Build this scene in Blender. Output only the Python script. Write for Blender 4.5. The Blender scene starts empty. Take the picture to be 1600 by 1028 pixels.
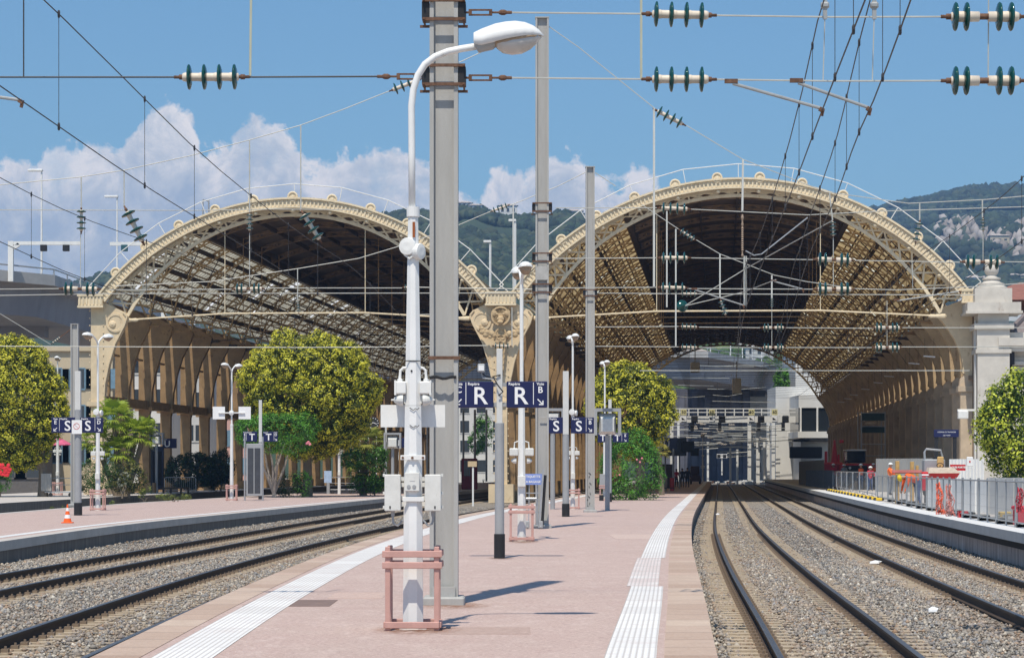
import bpy, math, random
import numpy as np
from mathutils import Vector, Matrix
random.seed(11); rng = np.random.default_rng(11)
SC = bpy.context.scene; COL = SC.collection
R = math.radians
# ------------------------------------------------------------------ camera
F, CX, HY, EYE = 3900.0, 800.0, 733.0, 1.65          # focal length in photo pixels, principal column, horizon row, eye height
cam_d = bpy.data.cameras.new('camera'); cam = bpy.data.objects.new('camera', cam_d); COL.objects.link(cam)
cam.location = (0, 0, EYE); cam.rotation_euler = (R(90), 0, 0)
cam_d.sensor_width = 36; cam_d.lens = F/1600*36; cam_d.shift_y = (HY-514)/1600
cam_d.clip_start = 0.5; cam_d.clip_end = 20000
SC.camera = cam
# ------------------------------------------------------------------ light
SUN_EL, SUN_AZ = 64.0, 192.7
world = bpy.data.worlds.new('World'); SC.world = world; world.use_nodes = True
def sky_nodes():
    nt = world.node_tree; n = nt.nodes; L = nt.links; n.clear()
    out = n.new('ShaderNodeOutputWorld'); bg = n.new('ShaderNodeBackground'); L.new(bg.outputs[0], out.inputs[0])
    SKY_S = 0.105
    bg.inputs['Strength'].default_value = SKY_S
    sky = n.new('ShaderNodeTexSky'); sky.sky_type = 'NISHITA'; sky.sun_disc = False
    sky.sun_elevation = R(SUN_EL); sky.sun_rotation = R(SUN_AZ); sky.altitude = 20
    sky.air_density = 1.0; sky.dust_density = .6; sky.ozone_density = 2.6
    tc = n.new('ShaderNodeTexCoord'); sp = n.new('ShaderNodeSeparateXYZ'); L.new(tc.outputs['Generated'], sp.inputs[0])
    def m(op, a, b=None, c=None, clamp=False):
        q = n.new('ShaderNodeMath'); q.operation = op; q.use_clamp = clamp
        for i, v in enumerate((a, b, c)):
            if v is None: continue
            if isinstance(v, (int, float)): q.inputs[i].default_value = v
            else: L.new(v, q.inputs[i])
        return q.outputs[0]
    ay = m('MAXIMUM', m('ABSOLUTE', sp.outputs[1]), 0.05)
    az = m('DIVIDE', sp.outputs[0], ay); el = m('DIVIDE', sp.outputs[2], ay)
    cb = n.new('ShaderNodeCombineXYZ'); L.new(az, cb.inputs[0]); L.new(el, cb.inputs[2])
    fc = n.new('ShaderNodeFloatCurve'); L.new(m('MULTIPLY_ADD', az, 2.0, 0.5, clamp=True), fc.inputs['Value'])
    top = [(-200,250),(-60,262),(0,243),(60,237),(110,228),(170,216),(225,185),(262,168),(298,172),(312,212),(345,226),(380,196),(415,174),
           (446,186),(462,225),(500,262),(522,238),(560,230),(615,226),(650,232),(700,262),(738,305),(775,266),(830,252),(872,230),(908,228),(928,262),(960,285),(1005,258),(1035,300),(1075,345),(1150,420),(1300,470),(1700,500)]
    pts = fc.mapping.curves[0].points
    def xy(px, py): return ((px-CX)/F*2+0.5, (HY-py)/F/0.2)
    for i, (px, py) in enumerate(top):
        x, y = xy(px, py)
        if i == 0: pts[0].location = (0, y)
        elif i == len(top)-1: pts[-1].location = (1, y)
        else: pts.new(x, y)
    fc.mapping.update()
    topel = m('MULTIPLY', fc.outputs[0], 0.2)
    def noise(scale, det, rough, vec=cb.outputs[0], dist=0.0):
        q = n.new('ShaderNodeTexNoise'); q.inputs['Scale'].default_value = scale; q.inputs['Detail'].default_value = det
        q.inputs['Roughness'].default_value = rough; q.inputs['Distortion'].default_value = dist; L.new(vec, q.inputs['Vector']); return q.outputs['Fac']
    n1 = noise(60, 10, 0.62, dist=0.35); n2 = noise(170, 8, 0.65)
    edge = m('ADD', m('SUBTRACT', topel, el), m('MULTIPLY_ADD', n1, 0.040, -0.0205))
    edge = m('ADD', edge, m('MULTIPLY_ADD', n2, 0.012, -0.006))
    mask = m('MULTIPLY', edge, 230.0, clamp=True)
    # thin veils near the cloud foot, open sky patches between
    n3 = noise(24, 7, 0.6)
    dens = m('MULTIPLY_ADD', n3, 3.0, -0.36, clamp=True)
    mask = m('MULTIPLY', mask, dens)
    # cloud light: bright rim at the top, bluish grey body
    rim = m('SUBTRACT', 1.0, m('MULTIPLY', edge, 30.0, clamp=True))
    n4 = noise(44, 10, 0.68, dist=0.5)
    lit = m('MULTIPLY', m('ADD', m('MULTIPLY', rim, 0.85), m('MULTIPLY_ADD', n4, 3.2, -1.42)), 1.0, clamp=True)
    ramp = n.new('ShaderNodeValToRGB'); L.new(lit, ramp.inputs[0])
    e = ramp.color_ramp.elements
    k = 1/SKY_S
    e[0].position = 0.0; e[0].color = (0.47*k, 0.55*k, 0.67*k, 1)
    e[1].position = 1.0; e[1].color = (1.0*k, 0.95*k, 0.93*k, 1)
    q = e.new(0.5); q.color = (0.66*k, 0.70*k, 0.76*k, 1)
    tint = n.new('ShaderNodeMix'); tint.data_type = 'RGBA'; tint.blend_type = 'MULTIPLY'; tint.inputs[0].default_value = 1
    L.new(sky.outputs[0], tint.inputs[6]); tint.inputs[7].default_value = (.74, .99, 1.08, 1)
    mx = n.new('ShaderNodeMix'); mx.data_type = 'RGBA'; L.new(mask, mx.inputs[0]); L.new(tint.outputs[2], mx.inputs[6]); L.new(ramp.outputs[0], mx.inputs[7])
    L.new(mx.outputs[2], bg.inputs['Color'])
sky_nodes()
sun_d = bpy.data.lights.new('sun', 'SUN'); sun = bpy.data.objects.new('sun', sun_d); COL.objects.link(sun)
sun_d.energy = 4.3; sun_d.angle = R(0.53); sun_d.color = (1.0, 0.92, 0.79)
_s = Vector((math.sin(R(SUN_AZ))*math.cos(R(SUN_EL)), math.cos(R(SUN_AZ))*math.cos(R(SUN_EL)), math.sin(R(SUN_EL))))
sun.rotation_euler = (-_s).to_track_quat('-Z', 'Y').to_euler(); sun.location = (0, -20, 60)
vs = SC.view_settings; vs.view_transform = 'Standard'; vs.look = 'None'; vs.exposure = 0.12; vs.gamma = 1.0; vs.use_curve_mapping = False
SC.cycles.max_bounces = 6; SC.cycles.diffuse_bounces = 3; SC.cycles.transmission_bounces = 4; SC.cycles.transparent_max_bounces = 12; SC.cycles.volume_bounces = 0
SC.cycles.use_denoising = True
# ------------------------------------------------------------------ helpers
def P(px, py, Y): return Vector(((px-CX)/F*Y, Y, EYE+(HY-py)/F*Y))      # photo point at a known distance
def G(px, py, z=0.0):                                                    # photo point on the level z
    Y = F*(EYE-z)/(py-HY); return Vector(((px-CX)/F*Y, Y, z))
def XA(px, Y): return (px-CX)/F*Y
def ZA(py, Y): return EYE+(HY-py)/F*Y
ORG = {}
def reg(o, w): ORG[o.name] = Vector(w)
class MB:
    def __init__(s, xf=None): s.v = []; s.f = []; s.m = []; s.mi = 0; s.xf = xf; s.uv = None
    def add(s, vs, fs):
        b = len(s.v); s.v.extend(tuple(q) for q in vs)
        for f in fs: s.f.append([b+i for i in f]); s.m.append(s.mi)
        return s
    def box(s, a, b):
        x0,y0,z0 = a; x1,y1,z1 = b
        return s.add([(x0,y0,z0),(x1,y0,z0),(x1,y1,z0),(x0,y1,z0),(x0,y0,z1),(x1,y0,z1),(x1,y1,z1),(x0,y1,z1)],
                     [(3,2,1,0),(4,5,6,7),(0,1,5,4),(1,2,6,5),(2,3,7,6),(3,0,4,7)])
    def cbox(s, c, d, rz=0.0):
        ca, sa = math.cos(rz), math.sin(rz); vs = []
        for z in (-.5,.5):
            for x,y in ((-.5,-.5),(.5,-.5),(.5,.5),(-.5,.5)):
                X, Y = x*d[0], y*d[1]; vs.append((c[0]+X*ca-Y*sa, c[1]+X*sa+Y*ca, c[2]+z*d[2]))
        return s.add(vs, [(3,2,1,0),(4,5,6,7),(0,1,5,4),(1,2,6,5),(2,3,7,6),(3,0,4,7)])
    def bevbox(s, a, b, r):
        x0,y0,z0 = a; x1,y1,z1 = b; vs = []
        for (xa,xb,ya,yb,z) in ((x0+r,x1-r,y0+r,y1-r,z0),(x0,x1,y0,y1,z0+r),(x0,x1,y0,y1,z1-r),(x0+r,x1-r,y0+r,y1-r,z1)):
            k = r*0.7 if z in (z0+r, z1-r) else r*0.5
            vs += [(xa+k,ya,z),(xb-k,ya,z),(xb,ya+k,z),(xb,yb-k,z),(xb-k,yb,z),(xa+k,yb,z),(xa,yb-k,z),(xa,ya+k,z)]
        fs = [tuple(range(7,-1,-1)), tuple(range(24,32))]
        for l in range(3):
            for i in range(8): fs.append((l*8+i, l*8+(i+1)%8, l*8+8+(i+1)%8, l*8+8+i))
        return s.add(vs, fs)
    def bar(s, p, q, w, h=None, up=(0,0,1)):
        p = Vector(p); q = Vector(q); h = w if h is None else h
        d = (q-p).normalized(); u = Vector(up)
        if abs(d.dot(u)) > .98: u = Vector((0,1,0))
        a = d.cross(u).normalized(); b = a.cross(d).normalized()
        vs = []
        for o in (p, q):
            for i,j in ((-.5,-.5),(.5,-.5),(.5,.5),(-.5,.5)): vs.append(o+a*(i*w)+b*(j*h))
        return s.add(vs, [(3,2,1,0),(4,5,6,7),(0,1,5,4),(1,2,6,5),(2,3,7,6),(3,0,4,7)])
    def tube(s, pts, r, seg=8, cap=True):
        pts = [Vector(p) for p in pts]; n = len(pts); rs = r if isinstance(r, (list, tuple)) else [r]*n
        vs = []; prev = None
        for i, p in enumerate(pts):
            d = (pts[min(i+1,n-1)]-pts[max(i-1,0)]).normalized()
            if prev is None:
                u = Vector((0,0,1)) if abs(d.z) < .9 else Vector((0,1,0)); a = d.cross(u).normalized()
            else: a = (prev-d*prev.dot(d)).normalized()
            prev = a; b = d.cross(a)
            for k in range(seg):
                t = 2*math.pi*(k+.5)/seg; vs.append(p+(a*math.cos(t)+b*math.sin(t))*rs[i])
        fs = []
        for i in range(n-1):
            for k in range(seg): fs.append((i*seg+k, i*seg+(k+1)%seg, (i+1)*seg+(k+1)%seg, (i+1)*seg+k))
        if cap: fs.append(tuple(range(seg-1,-1,-1))); fs.append(tuple((n-1)*seg+k for k in range(seg)))
        return s.add(vs, fs)
    def lathe(s, o, axis, prof, seg=16):
        o = Vector(o); d = Vector(axis).normalized(); L = [(o+d*t) for t,_ in prof]
        u = Vector((0,0,1)) if abs(d.z) < .9 else Vector((0,1,0)); a = d.cross(u).normalized(); b = d.cross(a); vs = []
        for c,(t,r) in zip(L, prof):
            for k in range(seg):
                w = 2*math.pi*(k+.5)/seg; vs.append(c+(a*math.cos(w)+b*math.sin(w))*max(r,1e-4))
        fs = []
        n = len(prof)
        for i in range(n-1):
            for k in range(seg): fs.append((i*seg+(k+1)%seg, i*seg+k, (i+1)*seg+k, (i+1)*seg+(k+1)%seg))
        fs.append(tuple(range(seg))); fs.append(tuple((n-1)*seg+k for k in range(seg-1,-1,-1)))
        return s.add(vs, fs)
    def prism(s, poly, ext):
        e = Vector(ext); n = len(poly); vs = [Vector(p) for p in poly]; vs += [v+e for v in vs]
        return s.add(vs, [tuple(range(n)), tuple(range(2*n-1,n-1,-1))]+[((i+1)%n, i, n+i, n+(i+1)%n) for i in range(n)])
    def quad(s, a, b, c, d): return s.add([a,b,c,d], [(0,1,2,3)])
    def build(s, name, mat, parent=None, origin=None, smooth=False, fixn=True):
        V = s.v if s.xf is None else [s.xf(*q) for q in s.v]
        V = np.array([tuple(q) for q in V], dtype=float).reshape(-1,3)
        if origin is None:
            if parent is not None: origin = ORG[parent.name]
            else: origin = Vector(((V[:,0].min()+V[:,0].max())/2, (V[:,1].min()+V[:,1].max())/2, V[:,2].min()))
        o3 = Vector(origin); V = V-np.array(o3)
        me = bpy.data.meshes.new(name); me.from_pydata(V.tolist(), [], s.f)
        mats = mat if isinstance(mat, (list, tuple)) else [mat]
        for q in mats: me.materials.append(q)
        if len(mats) > 1: me.polygons.foreach_set('material_index', s.m)
        if smooth: me.polygons.foreach_set('use_smooth', [True]*len(s.f))
        if s.uv is not None:
            ul = me.uv_layers.new(name='UVMap'); dat = np.zeros((len(me.loops),2)); li = np.zeros(len(me.loops), dtype=int); me.loops.foreach_get('vertex_index', li)
            dat[:] = np.array(s.uv)[li]; ul.data.foreach_set('uv', dat.ravel())
        me.validate(); me.update()
        if fixn and len(s.f) < 60000:
            import bmesh
            bm = bmesh.new(); bm.from_mesh(me); bmesh.ops.recalc_face_normals(bm, faces=bm.faces); bm.to_mesh(me); bm.free()
        ob = bpy.data.objects.new(name, me); COL.objects.link(ob)
        return place(ob, parent, o3)
def place(ob, parent, o3):
    if parent is not None: ob.parent = parent; ob.location = o3-ORG[parent.name]
    else: ob.location = o3
    reg(ob, o3); return ob
def tag(o, label, cat, group=None):
    o['label'] = label; o['category'] = cat
    if group: o['group'] = group
    return o
def thing(name, label, cat, base, group=None):
    o = bpy.data.objects.new(name, None); COL.objects.link(o); o.empty_display_size = .2
    o.location = Vector(base); reg(o, base); return tag(o, label, cat, group)
def struct(o, kind='structure'): o['kind'] = kind; return o
def dup(root, delta, label=None, group=None):
    d = Vector(delta)
    def cp(o, par):
        c = o.copy(); COL.objects.link(c); c.parent = par
        ORG[c.name] = ORG[o.name]+d
        for ch in [k for k in KIDS.get(o.name, [])]: cp(ch, c)
        return c
    KIDS = {}
    for o in SC.objects:
        if o.parent is not None: KIDS.setdefault(o.parent.name, []).append(o)
    c = cp(root, None); c.location = root.location+d
    if label: c['label'] = label
    if group: c['group'] = group
    return c
def arrmesh(name, V, Fq, mat, col=None, parent=None, origin=(0,0,0), smooth=False):
    """big mesh straight from arrays: V (n,3), Fq (m,k) index array"""
    me = bpy.data.meshes.new(name); V = np.asarray(V, float)-np.array(origin, float); n, k = Fq.shape
    me.vertices.add(len(V)); me.vertices.foreach_set('co', V.ravel())
    me.loops.add(n*k); me.loops.foreach_set('vertex_index', Fq.astype(np.int32).ravel())
    me.polygons.add(n); me.polygons.foreach_set('loop_start', np.arange(0, n*k, k, dtype=np.int32))
    try: me.polygons.foreach_set('loop_total', np.full(n, k, dtype=np.int32))
    except Exception: pass
    if smooth: me.polygons.foreach_set('use_smooth', np.ones(n, dtype=bool))
    me.update(calc_edges=True)
    if col is not None:
        a = me.color_attributes.new('tone', 'FLOAT_COLOR', 'POINT'); c4 = np.ones((len(V),4)); c4[:,:3] = col; a.data.foreach_set('color', c4.ravel())
    for q in (mat if isinstance(mat, (list,tuple)) else [mat]): me.materials.append(q)
    ob = bpy.data.objects.new(name, me); COL.objects.link(ob)
    return place(ob, parent, Vector(origin))
def text(body, loc, size, mat, parent, facing=0.0, align='CENTER', name='lettering', bold=0.0):
    cu = bpy.data.curves.new(name, 'FONT'); cu.body = body; cu.size = size; cu.align_x = align; cu.align_y = 'CENTER'; cu.extrude = .002; cu.offset = bold; cu.resolution_u = 3
    tmp = bpy.data.objects.new('tmp', cu); COL.objects.link(tmp); dg = bpy.context.evaluated_depsgraph_get()
    me = bpy.data.meshes.new_from_object(tmp.evaluated_get(dg)); bpy.data.objects.remove(tmp); me.materials.clear(); me.materials.append(mat)
    o = bpy.data.objects.new(name, me); COL.objects.link(o); o.rotation_euler = (R(90), 0, facing)
    return place(o, parent, Vector(loc))
# ------------------------------------------------------------------ materials
def M(name, col, rough=.75, metal=0.0, var=.18, scale=4.0, bump=0.0, bscale=40.0, stretch=(1,1,1), col2=None, spots=None, det=6, spec=.4):
    m = bpy.data.materials.new(name); m.use_nodes = True; nt = m.node_tree; n = nt.nodes; L = nt.links
    b = n['Principled BSDF']; b.inputs['Roughness'].default_value = rough; b.inputs['Metallic'].default_value = metal
    try: b.inputs['Specular IOR Level'].default_value = spec
    except Exception: pass
    tc = n.new('ShaderNodeTexCoord'); mp = n.new('ShaderNodeMapping'); mp.inputs['Scale'].default_value = stretch; L.new(tc.outputs['Object'], mp.inputs[0])
    nz = n.new('ShaderNodeTexNoise'); nz.inputs['Scale'].default_value = scale; nz.inputs['Detail'].default_value = det; nz.inputs['Roughness'].default_value = .65; L.new(mp.outputs[0], nz.inputs['Vector'])
    rp = n.new('ShaderNodeValToRGB'); L.new(nz.outputs['Fac'], rp.inputs[0]); e = rp.color_ramp.elements
    c2 = col2 if col2 else tuple(min(1,c*(1+var)) for c in col); c1 = tuple(c*(1-var) for c in col)
    e[0].position = .3; e[0].color = (*c1,1); e[1].position = .7; e[1].color = (*c2,1)
    cur = rp.outputs[0]
    if spots:                       # (colour, scale, threshold, stretch)
        sc_, thr = spots[1], spots[2]
        m2 = n.new('ShaderNodeMapping'); m2.inputs['Scale'].default_value = spots[3] if len(spots) > 3 else (1,1,1); L.new(tc.outputs['Object'], m2.inputs[0])
        n2 = n.new('ShaderNodeTexNoise'); n2.inputs['Scale'].default_value = sc_; n2.inputs['Detail'].default_value = 8; n2.inputs['Roughness'].default_value = .7; L.new(m2.outputs[0], n2.inputs['Vector'])
        r2 = n.new('ShaderNodeValToRGB'); r2.color_ramp.elements[0].position = thr; r2.color_ramp.elements[1].position = min(1, thr+.12); L.new(n2.outputs['Fac'], r2.inputs[0])
        mx = n.new('ShaderNodeMix'); mx.data_type = 'RGBA'; L.new(r2.outputs[0], mx.inputs[0]); L.new(cur, mx.inputs[6]); mx.inputs[7].default_value = (*spots[0],1); cur = mx.outputs[2]
    L.new(cur, b.inputs['Base Color'])
    if bump:
        nb = n.new('ShaderNodeTexNoise'); nb.inputs['Scale'].default_value = bscale; nb.inputs['Detail'].default_value = 4; L.new(mp.outputs[0], nb.inputs['Vector'])
        bp = n.new('ShaderNodeBump'); bp.inputs['Strength'].default_value = bump; bp.inputs['Distance'].default_value = .02; L.new(nb.outputs['Fac'], bp.inputs['Height']); L.new(bp.outputs[0], b.inputs['Normal'])
    return m
def leafmat(name, trans=.35):
    m = bpy.data.materials.new(name); m.use_nodes = True; nt = m.node_tree; n = nt.nodes; L = nt.links
    b = n['Principled BSDF']; b.inputs['Roughness'].default_value = .5; out = n['Material Output']
    at = n.new('ShaderNodeAttribute'); at.attribute_name = 'tone'; L.new(at.outputs['Color'], b.inputs['Base Color'])
    tr = n.new('ShaderNodeBsdfTranslucent'); L.new(at.outputs['Color'], tr.inputs['Color']); mx = n.new('ShaderNodeMixShader'); mx.inputs[0].default_value = trans
    L.new(b.outputs[0], mx.inputs[1]); L.new(tr.outputs[0], mx.inputs[2]); L.new(mx.outputs[0], out.inputs['Surface']); return m
def tonemat(name, rough=.9):
    m = bpy.data.materials.new(name); m.use_nodes = True; nt = m.node_tree; n = nt.nodes; L = nt.links
    b = n['Principled BSDF']; b.inputs['Roughness'].default_value = rough
    at = n.new('ShaderNodeAttribute'); at.attribute_name = 'tone'; L.new(at.outputs['Color'], b.inputs['Base Color']); return m
def glassy(name, col, rough=.12):
    m = bpy.data.materials.new(name); m.use_nodes = True; b = m.node_tree.nodes['Principled BSDF']
    b.inputs['Base Color'].default_value = (*col,1); b.inputs['Roughness'].default_value = rough; return m
LEAF = leafmat('leaf'); TONE = tonemat('stone_tones')
WHITEP = M('white_paint', (.76,.76,.74), .5, var=.07, scale=3, spots=((.40,.33,.26), 6, .655, (1,1,.5)))
GREYP = M('grey_paint', (.33,.34,.35), .5, var=.08, scale=3)
BOXW = M('off_white_box', (.66,.66,.63), .55, var=.10, scale=7, spots=((.36,.32,.27), 11, .62))
PINK = M('pink_guard_paint', (.53,.31,.27), .7, var=.10, scale=5, spots=((.12,.06,.05), 11, .655))
BLACKP = M('black_paint', (.02,.02,.022), .5, var=.2)
NAVY = M('navy_sign', (.012,.016,.075), .35, var=.08, scale=2)
SIGNW = M('sign_white', (.82,.82,.82), .5, var=.03)
CONC = M('post_concrete', (.40,.395,.38), .85, var=.10, scale=2.2, bump=.25, bscale=60, stretch=(3,3,.35), spots=((.46,.42,.36), 1.6, .62, (2,2,.2)))
STEELG = M('galvanised', (.36,.37,.37), .5, metal=.3, var=.1)
RUST = M('rusty_iron', (.13,.065,.04), .85, var=.3, scale=18, col2=(.20,.11,.07))
INSG = glassy('insulator_glass', (.008,.060,.055), .08)
INSP = M('insulator_core', (.68,.60,.50), .5, var=.1, scale=12)
CABLE = M('cable_dark', (.045,.045,.05), .6, var=.1)
CABLEL = M('cable_pale', (.50,.50,.46), .55, metal=.1, var=.1)
WIREG = M('wire_grey', (.22,.25,.26), .5, metal=.2, var=.1)
RODL = M('rod_pale', (.50,.50,.38), .6, var=.08)
RED = M('machine_red', (.58,.03,.035), .4, var=.1)
ORANGE = M('hi_vis_orange', (.85,.13,.02), .7, var=.05)
YELL = M('yellow_paint', (.75,.50,.03), .6, var=.1)
WOODY = M('pale_timber', (.55,.36,.14), .8, var=.15, stretch=(1,1,.2))
GLASSD = glassy('dark_glass', (.02,.025,.03), .06)
TYRE = M('tyre_rubber', (.03,.03,.03), .9)
STEEL = M('steel_tube', (.42,.43,.44), .4, metal=.5, var=.1)
# ------------------------------------------------------------------ ground, platforms, tracks
def curve(pts):
    x = np.array([p[0] for p in pts], float); y = np.array([p[1] for p in pts], float)
    d = np.diff(y)/np.diff(x); mm = np.zeros(len(x)); mm[1:-1] = (d[:-1]+d[1:])/2; mm[0] = d[0]; mm[-1] = d[-1]
    def f(Y):
        Y = np.asarray(Y, float); Yc = np.clip(Y, x[0], x[-1]); i = np.clip(np.searchsorted(x, Yc)-1, 0, len(x)-2)
        h = x[i+1]-x[i]; t = (Yc-x[i])/h
        r = (2*t**3-3*t**2+1)*y[i]+(t**3-2*t**2+t)*h*mm[i]+(-2*t**3+3*t**2)*y[i+1]+(t**3-t**2)*h*mm[i+1]
        r = r+np.where(Y > x[-1], (Y-x[-1])*mm[-1], 0)+np.where(Y < x[0], (Y-x[0])*mm[0], 0)
        return r if r.ndim else float(r)
    return f
E = curve([(8,.93),(21.8,1.77),(31.7,2.42),(47,3.40),(63.7,4.55),(85.8,6.2),(137,10.4),(250,19.8),(339,27.1),(420,33.8),(620,50)])
W = curve([(8,-3.4),(21.8,-3.66),(33.3,-3.74),(49.9,-3.58),(67.7,-2.98),(88,-1.9),(100,-.95),(126,1.3),(146,2.95),(200,7.4),(350,19.8),(620,42)])
DR = curve([(8,-8.8),(41,-8.5),(62,-7.7),(110,-5.6),(160,-2.75),(250,4.6),(350,12.8),(620,35)])     # track D, right rail
V2 = curve([(8,-11.4),(57,-11.7),(75,-11.5),(95,-10.3),(140,-7.3),(160,-5.8),(250,1.5),(350,9.7),(620,32)])
B2 = curve([(8,-19),(93,-19.2),(121,-18.6),(140,-17.2),(160,-15.6),(250,-8.2),(350,0),(620,22)])
E3 = curve([(8,-25.4),(121,-24.9),(184,-22),(250,-16.7),(350,-8.5),(620,14)])
def off(f, d): return lambda Y: f(Y)+d
YS = np.concatenate([np.arange(9,100,1.5), np.arange(100,200,4), np.arange(200,601,12)])
def ribbon(mb, fl, fr, z, ys=YS, uv=True):
    b = len(mb.v)
    if mb.uv is None: mb.uv = []
    for y in ys:
        a, c = fl(y), fr(y); mb.v += [(a,y,z),(c,y,z)]; mb.uv += [(0,y),(c-a,y)]
    for i in range(len(ys)-1): mb.f.append([b+2*i, b+2*i+1, b+2*i+3, b+2*i+2]); mb.m.append(mb.mi)
def upright(mb, f, z0, z1, ys=YS):
    b = len(mb.v)
    if mb.uv is None: mb.uv = []
    for y in ys: mb.v += [(f(y),y,z0),(f(y),y,z1)]; mb.uv += [(z0,y),(z1,y)]
    for i in range(len(ys)-1): mb.f.append([b+2*i, b+2*i+1, b+2*i+3, b+2*i+2]); mb.m.append(mb.mi)
# --- materials of the ground
def uvmat(name, base, fn, rough=.85):
    m = bpy.data.materials.new(name); m.use_nodes = True; nt = m.node_tree; b = nt.nodes['Principled BSDF']; b.inputs['Roughness'].default_value = rough
    fn(nt, nt.nodes, nt.links, b); return m
def nz(n, L, vec, scale, det=6, rough=.65, out='Fac'):
    q = n.new('ShaderNodeTexNoise'); q.inputs['Scale'].default_value = scale; q.inputs['Detail'].default_value = det; q.inputs['Roughness'].default_value = rough
    if vec is not None: L.new(vec, q.inputs['Vector'])
    return q.outputs[out]
def ramp(n, L, fac, stops):
    r = n.new('ShaderNodeValToRGB'); L.new(fac, r.inputs[0]); e = r.color_ramp.elements
    while len(e) < len(stops): e.new(.5)
    for k, (p, c) in zip(e, stops): k.position = p; k.color = (*c, 1) if len(c) == 3 else c
    return r.outputs[0]
def mixc(n, L, fac, a, b, mode='MIX'):
    x = n.new('ShaderNodeMix'); x.data_type = 'RGBA'; x.blend_type = mode
    for s, v in ((0,fac),(6,a),(7,b)):
        if isinstance(v, (int,float)): x.inputs[s].default_value = v
        elif isinstance(v, tuple): x.inputs[s].default_value = (*v,1)
        else: L.new(v, x.inputs[s])
    return x.outputs[2]
def bump(n, L, b, h, st=.4, d=.02):
    q = n.new('ShaderNodeBump'); q.inputs['Strength'].default_value = st; q.inputs['Distance'].default_value = d; L.new(h, q.inputs['Height']); L.new(q.outputs[0], b.inputs['Normal'])
def objc(n, L, sc=(1,1,1)):
    tc = n.new('ShaderNodeTexCoord'); mp = n.new('ShaderNodeMapping'); mp.inputs['Scale'].default_value = sc; L.new(tc.outputs['Object'], mp.inputs[0]); return mp.outputs[0]
def f_asphalt(nt, n, L, b):
    o = objc(n, L); big = nz(n, L, o, .35, 7); mid = nz(n, L, objc(n, L, (1,.35,1)), 1.6, 8, .7); fine = nz(n, L, o, 60, 3)
    c = ramp(n, L, big, [(.3,(.39,.285,.24)),(.55,(.475,.355,.305)),(.75,(.56,.435,.385))])
    c = mixc(n, L, ramp(n, L, mid, [(.38,(0,0,0)),(.60,(.55,.55,.55))]), c, (.42,.265,.235))
    c = mixc(n, L, ramp(n, L, nz(n, L, objc(n, L, (1,.5,1)), 3.2, 9, .78), [(.50,(0,0,0)),(.66,(.8,.8,.8))]), c, (.68,.56,.50))
    c = mixc(n, L, ramp(n, L, nz(n, L, objc(n, L, (1,.6,1)), 2.3, 9, .8), [(.54,(0,0,0)),(.66,(.75,.75,.75))]), c, (.37,.25,.21))
    c = mixc(n, L, ramp(n, L, nz(n, L, objc(n, L, (1,.12,1)), .8, 9, .75), [(.60,(0,0,0)),(.72,(.45,.45,.45))]), c, (.30,.22,.20))
    c = mixc(n, L, .45, c, ramp(n, L, fine, [(.3,(.25,.18,.16)),(.7,(.66,.5,.46))]))
    gum = n.new('ShaderNodeTexVoronoi'); gum.inputs['Scale'].default_value = 1.9; L.new(o, gum.inputs['Vector']); c = mixc(n, L, ramp(n, L, gum.outputs['Distance'], [(.055,(.55,.55,.55)),(.075,(0,0,0))]), c, (.20,.14,.125))
    st = nz(n, L, objc(n, L, (.25,2.2,1)), 1.1, 9, .8); c = mixc(n, L, ramp(n, L, st, [(.60,(0,0,0)),(.66,(.30,.30,.30)),(.72,(0,0,0))]), c, (.24,.15,.13))
    sp_ = nz(n, L, o, 7, 5, .75); c = mixc(n, L, ramp(n, L, sp_, [(.66,(0,0,0)),(.74,(.35,.35,.35))]), c, (.22,.16,.14))
    c = mixc(n, L, .30, c, ramp(n, L, nz(n, L, o, 19, 4, .8), [(.36,(.16,.11,.09)),(.5,(.50,.38,.33)),(.66,(.85,.72,.66))]))
    L.new(c, b.inputs['Base Color']); bump(n, L, b, nz(n, L, o, 30, 4, .8), .5, .012)
ASPH = uvmat('pink_asphalt', 0, f_asphalt)
def f_kerb(nt, n, L, b):
    uv = n.new('ShaderNodeTexCoord').outputs['UV']; sp = n.new('ShaderNodeSeparateXYZ'); L.new(uv, sp.inputs[0])
    d = n.new('ShaderNodeMath'); d.operation = 'DIVIDE'; L.new(sp.outputs[1], d.inputs[0]); d.inputs[1].default_value = 1.05
    fl = n.new('ShaderNodeMath'); fl.operation = 'FLOOR'; L.new(d.outputs[0], fl.inputs[0])
    fr = n.new('ShaderNodeMath'); fr.operation = 'FRACT'; L.new(d.outputs[0], fr.inputs[0])
    wn = n.new('ShaderNodeTexWhiteNoise'); wn.noise_dimensions = '1D'; L.new(fl.outputs[0], wn.inputs['W'])
    c = ramp(n, L, wn.outputs['Value'], [(0,(.36,.24,.175)),(.35,(.46,.335,.26)),(.8,(.54,.42,.33)),(1,(.40,.23,.18))])
    c = mixc(n, L, ramp(n, L, nz(n, L, objc(n, L), 3, 8), [(.35,(0,0,0)),(.7,(.5,.5,.5))]), c, (.33,.24,.19))
    c = mixc(n, L, ramp(n, L, nz(n, L, objc(n, L), 25, 4), [(.4,(0,0,0)),(.7,(.25,.25,.25))]), c, (.7,.6,.5))
    c = mixc(n, L, ramp(n, L, fr.outputs[0], [(0,(1,1,1)),(.02,(0,0,0)),(.985,(0,0,0)),(1,(1,1,1))]), c, (.12,.08,.07))
    L.new(c, b.inputs['Base Color'])
KERB = uvmat('kerb_slabs', 0, f_kerb)
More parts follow.
